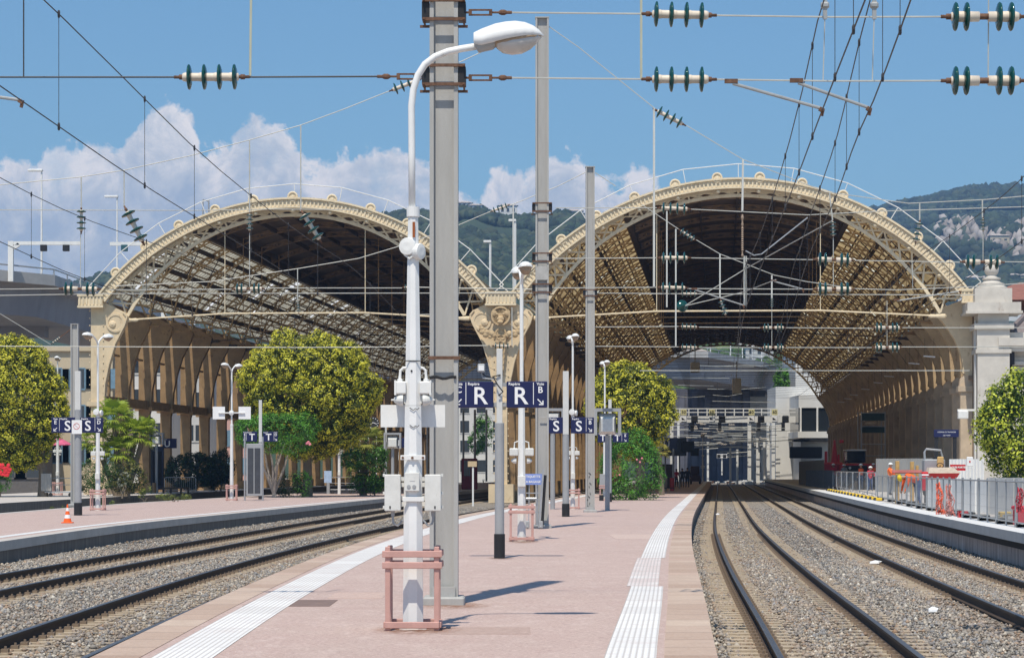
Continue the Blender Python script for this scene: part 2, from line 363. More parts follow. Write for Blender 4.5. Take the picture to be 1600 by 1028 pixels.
def f_tact(nt, n, L, b, thr=.54):
    uv = n.new('ShaderNodeTexCoord').outputs['UV']
    w = n.new('ShaderNodeTexWave'); w.wave_type = 'BANDS'; w.bands_direction = 'X'; w.inputs['Scale'].default_value = 5.6; L.new(uv, w.inputs['Vector'])
    br = n.new('ShaderNodeTexBrick'); br.inputs['Scale'].default_value = 1.0; br.offset = 0; br.inputs['Brick Width'].default_value = 5.0; br.inputs['Row Height'].default_value = 1.36; br.inputs['Mortar Size'].default_value = .010
    br.inputs['Color1'].default_value = (.80,.79,.77,1); br.inputs['Color2'].default_value = (.68,.66,.64,1); br.inputs['Mortar'].default_value = (.40,.35,.33,1); L.new(uv, br.inputs['Vector'])
    worn = nz(n, L, objc(n, L), .9, 9, .75); c = mixc(n, L, ramp(n, L, worn, [(thr,(0,0,0)),(thr+.16,(.62,.62,.62))]), br.outputs['Color'], (.55,.42,.39))
    c = mixc(n, L, ramp(n, L, w.outputs['Fac'], [(.0,(.75,.75,.75)),(.45,(0,0,0))]), c, (.42,.39,.37))
    c = mixc(n, L, ramp(n, L, nz(n, L, objc(n, L), 9, 7, .8), [(.52,(0,0,0)),(.68,(.45,.45,.45))]), c, (.50,.43,.40))
    L.new(c, b.inputs['Base Color']); bump(n, L, b, w.outputs['Fac'], .6, .01)
TACT = uvmat('tactile_white', 0, f_tact, .7)
TACT2 = uvmat('tactile_white_worn', 0, lambda nt,n,L,b: f_tact(nt,n,L,b,.36), .75)
WORN = M('tactile_worn', (.66,.55,.52), .8, var=.12, scale=6)
def f_bal(nt, n, L, b):
    o = objc(n, L); v = n.new('ShaderNodeTexVoronoi'); v.inputs['Scale'].default_value = 17; L.new(o, v.inputs['Vector'])
    sp = n.new('ShaderNodeSeparateColor'); L.new(v.outputs['Color'], sp.inputs[0])
    c = ramp(n, L, sp.outputs[0], [(0,(.18,.16,.14)),(.3,(.31,.28,.24)),(.55,(.41,.37,.325)),(.8,(.50,.44,.37)),(1,(.62,.58,.51))])
    c = mixc(n, L, ramp(n, L, nz(n, L, o, .45, 7), [(.45,(0,0,0)),(.7,(.6,.6,.6))]), c, (.20,.13,.085))
    dk = ramp(n, L, v.outputs['Distance'], [(.35,(1,1,1)),(.8,(.45,.45,.45))]); c = mixc(n, L, 1.0, c, dk, 'MULTIPLY')
    L.new(c, b.inputs['Base Color']); iv = n.new('ShaderNodeMath'); iv.operation = 'SUBTRACT'; iv.inputs[0].default_value = 1; L.new(v.outputs['Distance'], iv.inputs[1]); bump(n, L, b, iv.outputs[0], 1.0, .05)
BALL = uvmat('ballast_bed', 0, f_bal, .95)
def f_wall(nt, n, L, b):
    uv = n.new('ShaderNodeTexCoord').outputs['UV']; mp = n.new('ShaderNodeMapping'); mp.inputs['Scale'].default_value = (.25,2.6,1); L.new(uv, mp.inputs[0])
    c = ramp(n, L, nz(n, L, mp.outputs[0], 1.2, 10, .8), [(.3,(.075,.068,.06)),(.5,(.15,.135,.12)),(.72,(.27,.25,.22))])
    L.new(c, b.inputs['Base Color'])
PWALL = uvmat('platform_wall_stained', 0, f_wall, .9)
def f_wall2(nt, n, L, b):
    uv = n.new('ShaderNodeTexCoord').outputs['UV']; mp = n.new('ShaderNodeMapping'); mp.inputs['Scale'].default_value = (.3,1.6,1); L.new(uv, mp.inputs[0])
    c = ramp(n, L, nz(n, L, mp.outputs[0], 1.6, 10, .8), [(.32,(.16,.12,.10)),(.45,(.42,.32,.28)),(.58,(.60,.50,.45)),(.75,(.80,.74,.70))])
    L.new(c, b.inputs['Base Color'])
PWALL2 = uvmat('old_platform_wall', 0, f_wall2, .9)
PALE = M('pale_platform_concrete', (.50,.46,.42), .85, var=.12, scale=1.5, bump=.1, spots=((.34,.28,.25), 1.2, .60))
FASC = M('white_edge_beam', (.66,.66,.65), .7, var=.06, scale=2)
FASCG = M('grey_edge_beam', (.42,.42,.42), .7, var=.08, scale=2)
DARKU = M('dark_underside', (.03,.03,.035), .8)
DIRT = M('dusty_ground', (.30,.26,.21), .95, var=.2, scale=.5, bump=.3, bscale=3)
# --- structures
g = MB(); g.quad((-3800,-40,-.62),(4800,-40,-.62),(4800,3500,-.62),(-3800,3500,-.62)); struct(g.build('ground', DIRT))
b = MB(); b.quad((-34,8,-.535),(90,8,-.535),(90,600,-.535),(-34,600,-.535)); struct(b.build('track_bed', BALL))
def slab(name, fl, fr, z, mat, ys=YS, side=PWALL):
    m = MB(); ribbon(m, fl, fr, z, ys); m.mi = 1; upright(m, fl, -.6, z, ys); upright(m, fr, -.6, z, ys)
    y0 = ys[0]; bb = len(m.v); m.v += [(fl(y0),y0,-.6),(fr(y0),y0,-.6),(fr(y0),y0,z),(fl(y0),y0,z)]; m.uv += [(0,0)]*4; m.f.append([bb,bb+1,bb+2,bb+3]); m.m.append(1)
    return struct(m.build(name, [mat, side], origin=(0,0,0)))
YP = YS[YS < 345]
slab('island_platform', off(W,.02), off(E,-.02), 0.0, ASPH, YP)
def strip(name, fl, fr, z, mat, ys): m = MB(); ribbon(m, fl, fr, z, ys); return struct(m.build(name, mat, origin=(0,0,0)))
def lipstrip(name, fl, fr, z, drop, mat, ys):
    m = MB(); ribbon(m, fl, fr, z, ys); upright(m, fl, z-drop, z, ys); upright(m, fr, z-drop, z, ys); return struct(m.build(name, mat, origin=(0,0,0)))
lipstrip('platform_kerb', off(E,-.44), off(E,.03), .006, .16, KERB, YP)
lipstrip('platform_kerb', off(W,-.03), off(W,.40), .006, .16, KERB, YP)
ya, yb = 35.2, 46.5
strip('tactile_strip', off(E,-.97), off(E,-.51), .005, TACT, np.arange(12,ya+.1,1.45))
strip('tactile_strip', off(E,-1.03), off(E,-.58), .005, TACT2, np.linspace(ya,yb,12))
strip('tactile_strip', off(E,-.97), off(E,-.51), .005, TACT, np.concatenate([np.arange(yb,100,1.5), np.arange(100,345,5)]))
strip('tactile_strip', off(W,.50), off(W,1.04), .005, TACT, YP)
slab('left_platform', off(B2,.0), off(V2,0), 0.0, ASPH, YP, PWALL)
lipstrip('platform_kerb', off(V2,-.36), off(V2,.04), .006, .22, PALE, YP)
strip('platform_edge_line', off(V2,-.95), off(V2,-.62), .005, FASC, YP)
lipstrip('platform_kerb', off(B2,-.04), off(B2,.34), .006, .2, PALE, YP)
slab('far_left_platform', lambda Y: -34.0+0*Y, E3, 0.0, PALE, YP, PWALL)
# right platform with its new overhanging edge beam
slab('right_platform', off(E,7.35), lambda Y: 45+max(0,(Y-160))*.09, .28, PALE, YP, PWALL2)
m = MB(); ribbon(m, off(E,7.02), off(E,7.72), .30, YP); m.mi = 1; upright(m, off(E,7.02), .08, .30, YP); m.mi = 2; ribbon(m, off(E,7.02), off(E,7.35), .08, YP); upright(m, off(E,7.30), -.12, .08, YP)  # dark underside and strip paint in the shade below the edge beam
struct(m.build('platform_edge_beam', [FASC, FASCG, DARKU], origin=(0,0,0)))
# small step cover and joint lines on the island platform
def patch(name, c, sx, sy, mat, z=.004):
    m = MB(); m.cbox((c.x,c.y,z/2),(sx,sy,z)); return struct(m.build(name, mat))
patch('platform_patch', G(455,942), 1.05, 1.5, M('dark_patch', (.20,.14,.12), .9))
# --- rails and sleepers
RAILS = M('rail_side', (.060,.040,.027), .8, var=.3, scale=3, stretch=(1,.2,1))
RAILT = M('rail_top', (.16,.13,.115), .32, metal=.7, var=.15, scale=4, stretch=(8,.05,1))
SLEEP = M('sleeper_concrete', (.42,.34,.245), .9, var=.16, scale=5, bump=.2)
CLIP = M('rail_clip', (.20,.15,.11), .8, var=.3, scale=14)
PROF = [(-.07,-.505),(-.07,-.492),(-.012,-.475),(-.010,-.395),(-.036,-.385),(-.036,-.352),(-.026,-.345),(.026,-.345),(.036,-.352),(.036,-.385),(.010,-.395),(.012,-.475),(.07,-.492),(.07,-.505)]
def rail(f, parent, ys):
    mb = MB(); n = len(PROF)
    for y in ys:
        x = f(y); mb.v += [(x+a, y, z) for a, z in PROF]
    for i in range(len(ys)-1):
        for k in range(n):
            mb.f.append([i*n+k, i*n+(k+1)%n, (i+1)*n+(k+1)%n, (i+1)*n+k]); mb.m.append(1 if k in (5,6,7) else 0)
    return mb.build('rail', [RAILS, RAILT], parent)
def track(fl, label, y0, yd, ys=YS):
    t = thing('railway_track', label, 'railway track', (fl(30.0)+.75, 30.0, -.52))
    rail(fl, t, ys); rail(off(fl,1.505), t, ys)
    sm = MB(); w = .75
    for s in (-1,1):
        sm.mi = 0; sm.box((s*w-.50 if s < 0 else s*w-.36, -.13, -.60), (s*w+.36 if s < 0 else s*w+.50, .13, -.503))
        sm.mi = 1
        for q in (-1,1): sm.box((s*w+q*.11-.045,-.05,-.503),(s*w+q*.11+.045,.05,-.462)); sm.lathe((s*w+q*.115,0,-.465),(0,0,1),[(0,.018),(.035,.016)],6)
    sm.mi = 0; sm.box((-.40,-.10,-.62),(.40,.10,-.515))
    first = None
    for i in range(95):
        y = y0+.6*i; x = (fl(y)+.7525); a = -math.atan(fl(y+.5)-fl(y-.5))
        if first is None:
            first = sm.build('sleeper', [SLEEP, CLIP], t, origin=(0,0,0)); o = first
        else:
            o = first.copy(); COL.objects.link(o)
        o.location = Vector((x,y,0))-ORG[t.name]; o.rotation_euler = (0,0,a)
    rest = MB()
    for y in np.arange(y0+57, 340, .6):
        x = fl(y)+.7525
        for s in (-1,1): rest.box((x+s*.75-.42,y-.13,-.60),(x+s*.75+.42,y+.13,-.504))
    struct(rest.build('sleeper_bed', SLEEP, t), 'stuff'); return t
RB = off(E,.78); RA = off(E,4.38); RC = off(W,-2.35); RD0 = off(DR,-1.505); RE = off(B2,-3.4)
track(RB, 'railway track running beside the right edge of the pink platform', 25, 0)
track(RA, 'railway track next to the white edged right platform under works', 42, 0)
track(RC, 'railway track below the left edge of the pink platform', 27, 0)
track(RD0, 'railway track in front of the wall of the left platform', 40, 0)
track(RE, 'railway track in the trench between the left platform and the planted platform', 90, 0)
def fbm0(x, y): return .5+.25*(np.sin(x*1.7+y*.31+2)*np.sin(y*.45-x*.6)+np.sin(x*.9-y*.17)*np.sin(y*1.1+x*2.2+1))
# --- loose stones close to the camera
def stones(fl, fr, y0, y1, dens, rails, seed):
    r = np.random.default_rng(seed); out = []
    ys = r.uniform(y0, y1, int((y1-y0)*9*dens)); xs0 = fl(ys); xs1 = fr(ys); xs = xs0+(xs1-xs0)*r.uniform(0,1,len(ys))
    keep = r.uniform(0,1,len(ys)) < (xs1-xs0)/9.0
    for f, s0 in rails:
        d0 = np.abs(xs-f(ys)); d1 = np.abs(xs-f(ys)-1.505); dm = np.minimum(d0,d1)
        keep &= ~(dm < .10)
        ph = np.abs(((ys-s0)/.6+.5) % 1-.5)*.6
        on = (ph < .15) & (dm < .46); keep &= ~(on & (r.uniform(0,1,len(ys)) < .93))
        near = (dm < .30); keep &= ~(near & (r.uniform(0,1,len(ys)) < .55))
    return xs[keep], ys[keep]
sx, sy = [], []
for args in ((off(E,.04), off(E,7.3), 20, 60, 215, [(RB,25),(RA,42)], 1), (off(E,.04), off(E,7.3), 60, 140, 55, [(RB,25),(RA,42)], 4),
             (off(V2,.05), off(W,-.05), 26, 66, 160, [(RC,27),(RD0,40)], 2), (off(V2,.05), off(W,-.05), 66, 140, 45, [(RC,27),(RD0,40)], 3)):
    a, c = stones(*args); sx.append(a); sy.append(c)
sx = np.concatenate(sx); sy = np.concatenate(sy)
vis = (sx/sy > -.215) & (sx/sy < .215); sx = sx[vis]; sy = sy[vis]; N = len(sx)
base = np.array([(1,0,0),(-1,0,0),(0,1,0),(0,-1,0),(0,0,1),(0,0,-1)], float)
tri = np.array([(0,2,4),(2,1,4),(1,3,4),(3,0,4),(2,0,5),(1,2,5),(3,1,5),(0,3,5)])
sz = rng.uniform(.013,.034,N)*(1+rng.random(N)**7*1.2)
Vv = base[None]*sz[:,None,None]*rng.uniform(.6,1.25,(N,6,1))
ang = rng.uniform(0,6.28,N); ca, sa = np.cos(ang), np.sin(ang)
x = Vv[:,:,0]*ca[:,None]-Vv[:,:,1]*sa[:,None]; yv = Vv[:,:,0]*sa[:,None]+Vv[:,:,1]*ca[:,None]
Vv = np.stack([x+sx[:,None]+rng.normal(0,.004,(N,6)), yv+sy[:,None], Vv[:,:,2]*.75-.522+rng.uniform(0,.022,N)[:,None]], -1)
pal = np.array([(.27,.245,.215),(.34,.305,.26),(.235,.23,.23),(.41,.355,.285),(.18,.155,.135),(.52,.48,.41),(.31,.22,.155)])
RD = np.full(N,9.0)
for f in (RB,RA,RC,RD_ if False else RD0): RD = np.minimum(RD, np.minimum(np.abs(sx-f(sy)),np.abs(sx-f(sy)-1.505)))
pc = pal[rng.choice(len(pal), N, p=[.24,.22,.19,.12,.1,.05,.08])]*rng.uniform(.70,1.28,(N,1))
rust = (np.clip(1-(RD-.12)/.55,0,1)*rng.uniform(0,1,N)+.35*(fbm0(sx,sy) > .55)*rng.uniform(0,1,N))[:,None]*.75; pc = pc*(1-rust)+np.array((.30,.185,.11))*rust
Fs = (tri[None]+6*np.arange(N)[:,None,None]).reshape(-1,3)
st = arrmesh('ballast_stones', Vv.reshape(-1,3), Fs, TONE, np.repeat(pc,6,0)); struct(st, 'stuff')
# scraps of paper on the ballast
for px, py, s, lab in ((1121,804,.22,'white paper scrap lying on the ballast by the rail near the platform edge'),(1368,880,.30,'white paper scrap lying on the ballast between the two right tracks'),(1458,955,.16,'small pale paper scrap on the ballast in the lower right corner area')):
    c = G(px,py,-.48); m = MB(); m.prism([(c.x-s/2,c.y-.08,-.485),(c.x+s*.2,c.y-.12,-.48),(c.x+s/2,c.y+.05,-.46),(c.x,c.y+.14,-.44),(c.x-s*.4,c.y+.1,-.47)],(0.01,0,.03))
    tag(m.build('paper_scrap', SIGNW), lab, 'litter')
for px, py, sx_, sy_, c_ in ((1000,838,1.4,4.0,(.52,.40,.35)),(760,985,.9,1.1,(.41,.30,.26)),(560,930,.7,1.6,(.50,.37,.32))): patch('platform_patch', G(px,py), sx_, sy_, M('asphalt_patch_%d' % px, c_, .92, var=.2, scale=14, bump=.3, bscale=30, spots=((.30,.21,.18), 5, .60)), .0042)
# rust stains in the asphalt round the feet of the nearest lamp and mast
def stainmat(name, col, seed):
    m = bpy.data.materials.new(name); m.use_nodes = True; nt = m.node_tree; n = nt.nodes; L = nt.links; b = n['Principled BSDF']; b.inputs['Roughness'].default_value = .95; b.inputs['Base Color'].default_value = (*col,1); tc = n.new('ShaderNodeTexCoord')
    gr = n.new('ShaderNodeTexGradient'); gr.gradient_type = 'SPHERICAL'; mp = n.new('ShaderNodeMapping'); mp.inputs['Location'].default_value = (-1,-1,0); mp.inputs['Scale'].default_value = (2,2,1); L.new(tc.outputs['UV'], mp.inputs[0]); L.new(mp.outputs[0], gr.inputs[0])
    q = n.new('ShaderNodeMath'); q.operation = 'MULTIPLY'; L.new(gr.outputs['Fac'], q.inputs[0]); L.new(ramp(n, L, nz(n, L, objc(n, L), 5+seed, 8, .75), [(.42,(0,0,0)),(.62,(1.5,1.5,1.5))]), q.inputs[1]); q.use_clamp = True; L.new(q.outputs[0], b.inputs['Alpha']); return m
def stain(px, py, sx, sy, col, k):
    c = G(px,py); m = MB(); m.quad((c.x-sx,c.y-sy,.0045),(c.x+sx,c.y-sy,.0045),(c.x+sx,c.y+sy,.0045),(c.x-sx,c.y+sy,.0045)); m.uv = [(0,0),(1,0),(1,1),(0,1)]; struct(m.build('rust_stain', stainmat('stain_%d' % k, col, k), fixn=False), 'stuff')
stain(650,984,.50,.85,(.28,.12,.06),1); stain(708,946,.5,.9,(.32,.16,.09),2); stain(782,872,.28,.8,(.20,.13,.10),3); stain(818,846,.4,1.5,(.28,.15,.09),4)
# ------------------------------------------------------------------ the two-span iron train shed
TH = math.radians(4.7); ct, st_ = math.cos(TH), math.sin(TH); P0 = (-.7, 160.0)
def H(u, v, z): return Vector((P0[0]+u*ct+v*st_, P0[1]-u*st_+v*ct, z))
LH, BAY, NB = 192.0, 6.857, 28
CREAM = M('cream_iron_paint', (.70,.56,.37), .65, var=.12, scale=1.5, spots=((.40,.24,.11), 2.6, .60, (1,1,.4)))
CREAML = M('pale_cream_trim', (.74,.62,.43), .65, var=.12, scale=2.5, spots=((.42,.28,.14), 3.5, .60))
OCHRE = M('rusty_shaded_ochre_iron', (.29,.185,.09), .75, var=.25, scale=1.2, spots=((.14,.07,.03), 3, .58))  # inner cream ironwork, browned for rust and for shade painted into the colour
BROWNI = M('rusty_shaded_brown_iron', (.47,.34,.18), .8, var=.3, scale=2, spots=((.15,.08,.03), 3, .62))  # inner truss paint: cream turned brown by rust and painted-in shade
DARKI = M('dark_iron', (.075,.055,.04), .8, var=.25, scale=2)  # dark tone for purlins, crown beams, braces, farther tie rods and bench
CROWNI = M('shaded_crown_iron', (.27,.19,.12), .8, var=.25, scale=2)  # same truss iron, darkened at the crown to paint in its shade
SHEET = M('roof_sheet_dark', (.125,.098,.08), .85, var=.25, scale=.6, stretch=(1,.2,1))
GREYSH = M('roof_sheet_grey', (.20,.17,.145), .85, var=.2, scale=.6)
STONE = M('pale_stone', (.58,.54,.48), .85, var=.12, scale=1.2, bump=.1, spots=((.42,.35,.29), 1.5, .60, (1,1,.4)))
STONEB = M('brown_stone', (.56,.45,.33), .9, var=.22, scale=.7, bump=.2, spots=((.30,.22,.15), 1.1, .60, (1,1,.35)))
def glazing(name, c1, c2, bar, tr):
    m = bpy.data.materials.new(name); m.use_nodes = True; nt = m.node_tree; n = nt.nodes; L = nt.links; n.clear()
    out = n.new('ShaderNodeOutputMaterial'); uv = n.new('ShaderNodeTexCoord').outputs['UV']; sp = n.new('ShaderNodeSeparateXYZ'); L.new(uv, sp.inputs[0])
    def ma(op, a, b=None):
        q = n.new('ShaderNodeMath'); q.operation = op
        for i, v in enumerate((a,b)):
            if v is None: continue
            if isinstance(v,(int,float)): q.inputs[i].default_value = v
            else: L.new(v, q.inputs[i])
        return q.outputs[0]
    pv = ma('DIVIDE', sp.outputs[1], .857); ps = ma('DIVIDE', sp.outputs[0], 1.25)
    cb = n.new('ShaderNodeCombineXYZ'); L.new(ma('FLOOR', pv), cb.inputs[0]); L.new(ma('FLOOR', ps), cb.inputs[1])
    wn = n.new('ShaderNodeTexWhiteNoise'); wn.noise_dimensions = '2D'; L.new(cb.outputs[0], wn.inputs['Vector'])
    dirt = nz(n, L, uv, .8, 8, .7)
    c = mixc(n, L, wn.outputs['Value'], c1, c2); c = mixc(n, L, ramp(n, L, dirt, [(.35,(0,0,0)),(.7,(.75,.75,.75))]), c, tuple(q*.42 for q in c1))
    c = mixc(n, L, ma('GREATER_THAN', wn.outputs['Value'], .965), c, tuple(min(1,q*2.6+.12) for q in c2))
    df = n.new('ShaderNodeBsdfDiffuse'); tl = n.new('ShaderNodeBsdfTranslucent'); L.new(c, df.inputs[0]); L.new(c, tl.inputs[0])
    mx = n.new('ShaderNodeMixShader'); mx.inputs[0].default_value = tr; L.new(df.outputs[0], mx.inputs[1]); L.new(tl.outputs[0], mx.inputs[2])
    fv = ma('FRACT', pv); fs = ma('FRACT', ps); isb = ma('MAXIMUM', ma('LESS_THAN', fv, .16), ma('LESS_THAN', fs, .10))
    db = n.new('ShaderNodeBsdfDiffuse'); db.inputs[0].default_value = (*bar,1); m2 = n.new('ShaderNodeMixShader'); L.new(isb, m2.inputs[0]); L.new(mx.outputs[0], m2.inputs[1]); L.new(db.outputs[0], m2.inputs[2])
    L.new(m2.outputs[0], out.inputs[0]); return m
GLZL = glazing('glazing_greyish', (.46,.42,.32), (.66,.62,.50), (.08,.055,.035), .72)
GLZR = glazing('glazing_amber', (.56,.40,.185), (.68,.51,.27), (.13,.085,.045), .72)
hall = thing('station_hall', 'cream iron train shed with two arched glazed roofs behind the platforms', 'train shed', H(0,0,-.5))
class Arch: pass
A1 = Arch(); A1.uc, A1.half, A1.R, A1.zc, A1.rise = -13.45, 12.75, 16.2, 2.85, 6.2
A2 = Arch(); A2.uc, A2.half, A2.R, A2.zc, A2.rise = 15.15, 14.45, 18.1, 1.95, 7.2
for A in (A1, A2):
    A.pm = math.asin(A.half/A.R); A.top = A.zc+A.R
    hf = A.half-1.7; a0 = A.top-.95; rs = a0-11.55; A.R2 = (hf*hf+rs*rs)/(2*rs); A.zc2 = a0-A.R2; A.pm2 = math.asin(hf/A.R2)
def up_(A, t, d=0.0): p = t*A.pm; r = A.R-d; return (A.uc+r*math.sin(p), A.zc+r*math.cos(p))
def lo_(A, t, d=0.0): p = t*A.pm2; r = A.R2-d; return (A.uc+r*math.sin(p), A.zc2+r*math.cos(p))
def ring(mb, A, r0, r1, v0, v1, n=64, t0=-1, t1=1):
    b = len(mb.v)
    for i in range(n+1):
        p = (t0+(t1-t0)*i/n)*A.pm
        for r in (r0, r1):
            for v in (v0, v1): mb.v.append((A.uc+r*math.sin(p), v, A.zc+r*math.cos(p)))
    for i in range(n):
        a = b+4*i; c = a+4
        for q in ((a,c,c+2,a+2),(a+1,a+3,c+3,c+1),(a+2,c+2,c+3,a+3),(a,a+1,c+1,c)): mb.f.append(list(q)); mb.m.append(mb.mi)
    for a in (b, b+4*n): mb.f.append([a,a+1,a+3,a+2]); mb.m.append(mb.mi)
HX_ = lambda u, v, z: H(u, v, z)
# front fascia bands
for A in (A1, A2):
    mb = MB(HX_); ring(mb, A, A.R-.50, A.R, -.30, .05)
    ring(mb, A, A.R-.02, A.R+.10, -.45, .10); ring(mb, A, A.R-.58, A.R-.48, -.40, .0)
    nd = int(2*A.pm*A.R/.26)
    for i in range(nd):
        p = (-1+2*(i+.5)/nd)*A.pm; s, c = math.sin(p), math.cos(p)
        mb.bar((A.uc+(A.R-.46)*s,-.33,A.zc+(A.R-.46)*c),(A.uc+(A.R-.06)*s,-.33,A.zc+(A.R-.06)*c),.10,.07,up=(0,1,0))
    mb.build('front_arch', CREAML, hall)
    n = 12 if A is A2 else 11
    for i in range(n):
        t = -1+2*(i+.75)/(n+.5); u, z = up_(A, t, -.02); s, c = math.sin(t*A.pm), math.cos(t*A.pm)
        mb = MB(HX_); o = (u+s*.12, -.42, z+c*.12)
        pr = [(0,.0),(0,.33),(.05,.35),(.10,.30),(.10,.25),(.04,.23),(.04,.13),(.10,.11),(.12,.0)]
        mb.lathe((o[0],-.30,o[2]),(0,-1,0),pr,18)
        ro = mb.build('roof_ornament', CREAML, hall); mb = MB(HX_); lu, lz = up_(A, t, .70); mb.lathe((lu,-.2,lz-.16),(0,0,1),[(0,.02),(.05,.11),(.13,.15),(.21,.11),(.25,.04)],10)
        mb.build('pendant', CREAML, ro)
# gutter boxes over the three columns
for u0, u1 in ((-27.5,-25.9),(-.95,.95),(29.2,30.0)):
    mb = MB(HX_); mb.box((u0,-.38,12.22),(u1,.1,12.95)); mb.box((u0-.06,-.46,12.86),(u1+.06,.12,13.02)); mb.box((u0-.05,-.44,12.12),(u1+.05,.05,12.25))
    k = int((u1-u0)/.22)
    for i in range(k): mb.cbox((u0+(i+.5)*(u1-u0)/k,-.41,12.55),(.09,.06,.5))
    mb.build('gutter_box', CREAML, hall)
# trusses
def truss(A, v, mats, detail, w):
    mb = MB(HX_); n = 30 if A is A2 else 27
    if not detail: n = 24
    ch = .20 if v < 2 else .10
    up = [up_(A, -1+2*i/n, .62 if v < 2 else .14) for i in range(n+1)]; lo = [lo_(A, -1+2*i/n) for i in range(n+1)]
    if v >= 2:
        w = .05
        for i in range(n+1):
            t = -1+2*i/n; a = up_(A, t, .14+.30+.25*t*t); k = max(0.0,(abs(t)-.70)/.30)**1.5; lo[i] = (a[0]*(1-k)+lo[i][0]*k, a[1]*(1-k)+lo[i][1]*k)
    tc_ = math.asin((6.7 if A is A1 else 7.3)/A.R)/A.pm
    for i in range(n):
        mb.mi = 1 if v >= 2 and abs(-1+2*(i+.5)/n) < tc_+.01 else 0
        for q in (up, lo): mb.bar((q[i][0],v,q[i][1]),(q[i+1][0],v,q[i+1][1]),w*1.6,ch)
    for i in range(n):
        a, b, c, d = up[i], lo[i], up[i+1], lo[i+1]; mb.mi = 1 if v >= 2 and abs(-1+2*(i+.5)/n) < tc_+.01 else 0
        mb.bar((a[0],v-.02,a[1]),(d[0],v-.02,d[1]),w*.8,.11); mb.bar((b[0],v+.02,b[1]),(c[0],v+.02,c[1]),w*.8,.11)
        if i % 3 == 0: mb.bar((a[0],v,a[1]),(b[0],v,b[1]),w,.12)
    return mb.build('roof_truss', mats, hall)
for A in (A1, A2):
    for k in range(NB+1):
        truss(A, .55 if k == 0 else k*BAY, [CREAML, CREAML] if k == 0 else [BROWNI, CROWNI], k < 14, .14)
# roof skin: glazed slopes, opaque crown
def skin(A, t0, t1, r, name, mat, v0=-.2, v1=LH):
    mb = MB(HX_); mb.uv = []; n = max(6, int(abs(t1-t0)*26)); nv = 28
    for i in range(n+1):
        t = t0+(t1-t0)*i/n; u, z = A.uc+r*math.sin(t*A.pm), A.zc+r*math.cos(t*A.pm)
        for j in range(nv+1): mb.v.append((u, v0+(v1-v0)*j/nv, z)); mb.uv.append((t*A.pm*r+60, v0+(v1-v0)*j/nv))
    for i in range(n):
        for j in range(nv): a = i*(nv+1)+j; mb.f.append([a,a+nv+1,a+nv+2,a+1]); mb.m.append(0)
    return mb.build(name, mat, hall, smooth=True)
T1 = math.asin(6.7/A1.R)/A1.pm; T2 = math.asin(7.3/A2.R)/A2.pm
for A, T, gl in ((A1,T1,GLZL),(A2,T2,GLZR)):
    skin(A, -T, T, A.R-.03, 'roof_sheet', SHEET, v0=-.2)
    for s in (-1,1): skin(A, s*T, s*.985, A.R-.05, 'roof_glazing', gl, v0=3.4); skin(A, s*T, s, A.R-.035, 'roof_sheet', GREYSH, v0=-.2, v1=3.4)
# purlins
for A, T in ((A1,T1),(A2,T2)):
    n = 13 if A is A2 else 12
    for i in range(n):
        t = -1+2*(i+.5)/n; u, z = up_(A, t, .34); mb = MB(HX_)
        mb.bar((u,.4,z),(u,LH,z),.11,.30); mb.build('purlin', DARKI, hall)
    for s in (-1,1):
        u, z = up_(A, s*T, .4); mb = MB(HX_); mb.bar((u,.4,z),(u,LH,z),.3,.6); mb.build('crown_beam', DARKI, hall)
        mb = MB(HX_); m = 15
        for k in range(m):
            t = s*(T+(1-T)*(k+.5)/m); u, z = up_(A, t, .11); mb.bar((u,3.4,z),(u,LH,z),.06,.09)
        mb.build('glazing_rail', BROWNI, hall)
    # diagonal wind braces
    for s in (-1,1):
        mb = MB(HX_)
        for k in range(0, NB):
            for t0 in (T+.08, T+.32):
                a = up_(A, s*t0, .5); b = up_(A, s*(t0+.22), .5)
                mb.bar((a[0],k*BAY,a[1]),(b[0],(k+1)*BAY,b[1]),.05,.05)
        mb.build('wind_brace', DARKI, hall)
# tie rods with hangers
for A in (A1, A2):
    for k in range(0, NB+1):
        v = .55 if k == 0 else k*BAY; mb = MB(HX_); ua, ub = A.uc-A.half+1.5, A.uc+A.half-1.5
        q = [(ua,v,11.35),(A.uc-A.half*.36,v,11.75),(A.uc+A.half*.36,v,11.75),(ub,v,11.35)]
        mb.tube(q, .055 if k == 0 else (.035 if k < 5 else .016), 6)
        for (p, d) in ((q[0],1),(q[3],-1)) if k < 12 else (): mb.lathe((p[0]-d*.2,v,p[2]-.01),(d,0,.02),[(0,.05),(.1,.16),(.5,.15),(.7,.11),(1.0,.13),(1.15,.06)],8)
        for s in (-.36,.36):
            u = A.uc+A.half*s; p = math.asin((u-A.uc)/A.R2); mb.tube([(u,v,11.75),(u,v,A.zc2+A.R2*math.cos(p))], .03 if k < 5 else .014, 5)
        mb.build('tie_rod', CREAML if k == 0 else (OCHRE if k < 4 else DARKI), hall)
# handrail pipes on the roofs
for A in (A1, A2):
    mb = MB(HX_); n = 10; L = [up_(A, -1+2*i/n, -1.05) for i in range(n+1)]
    mb.tube([(a,.35,z) for a, z in L], .032, 6)
    for i in range(n+1):
        a, z = up_(A, -1+2*i/n, -.02); mb.tube([(a,.35,z),(L[i][0],.35,L[i][1])], .028, 6)
    mb.build('roof_handrail', WHITEP, hall)
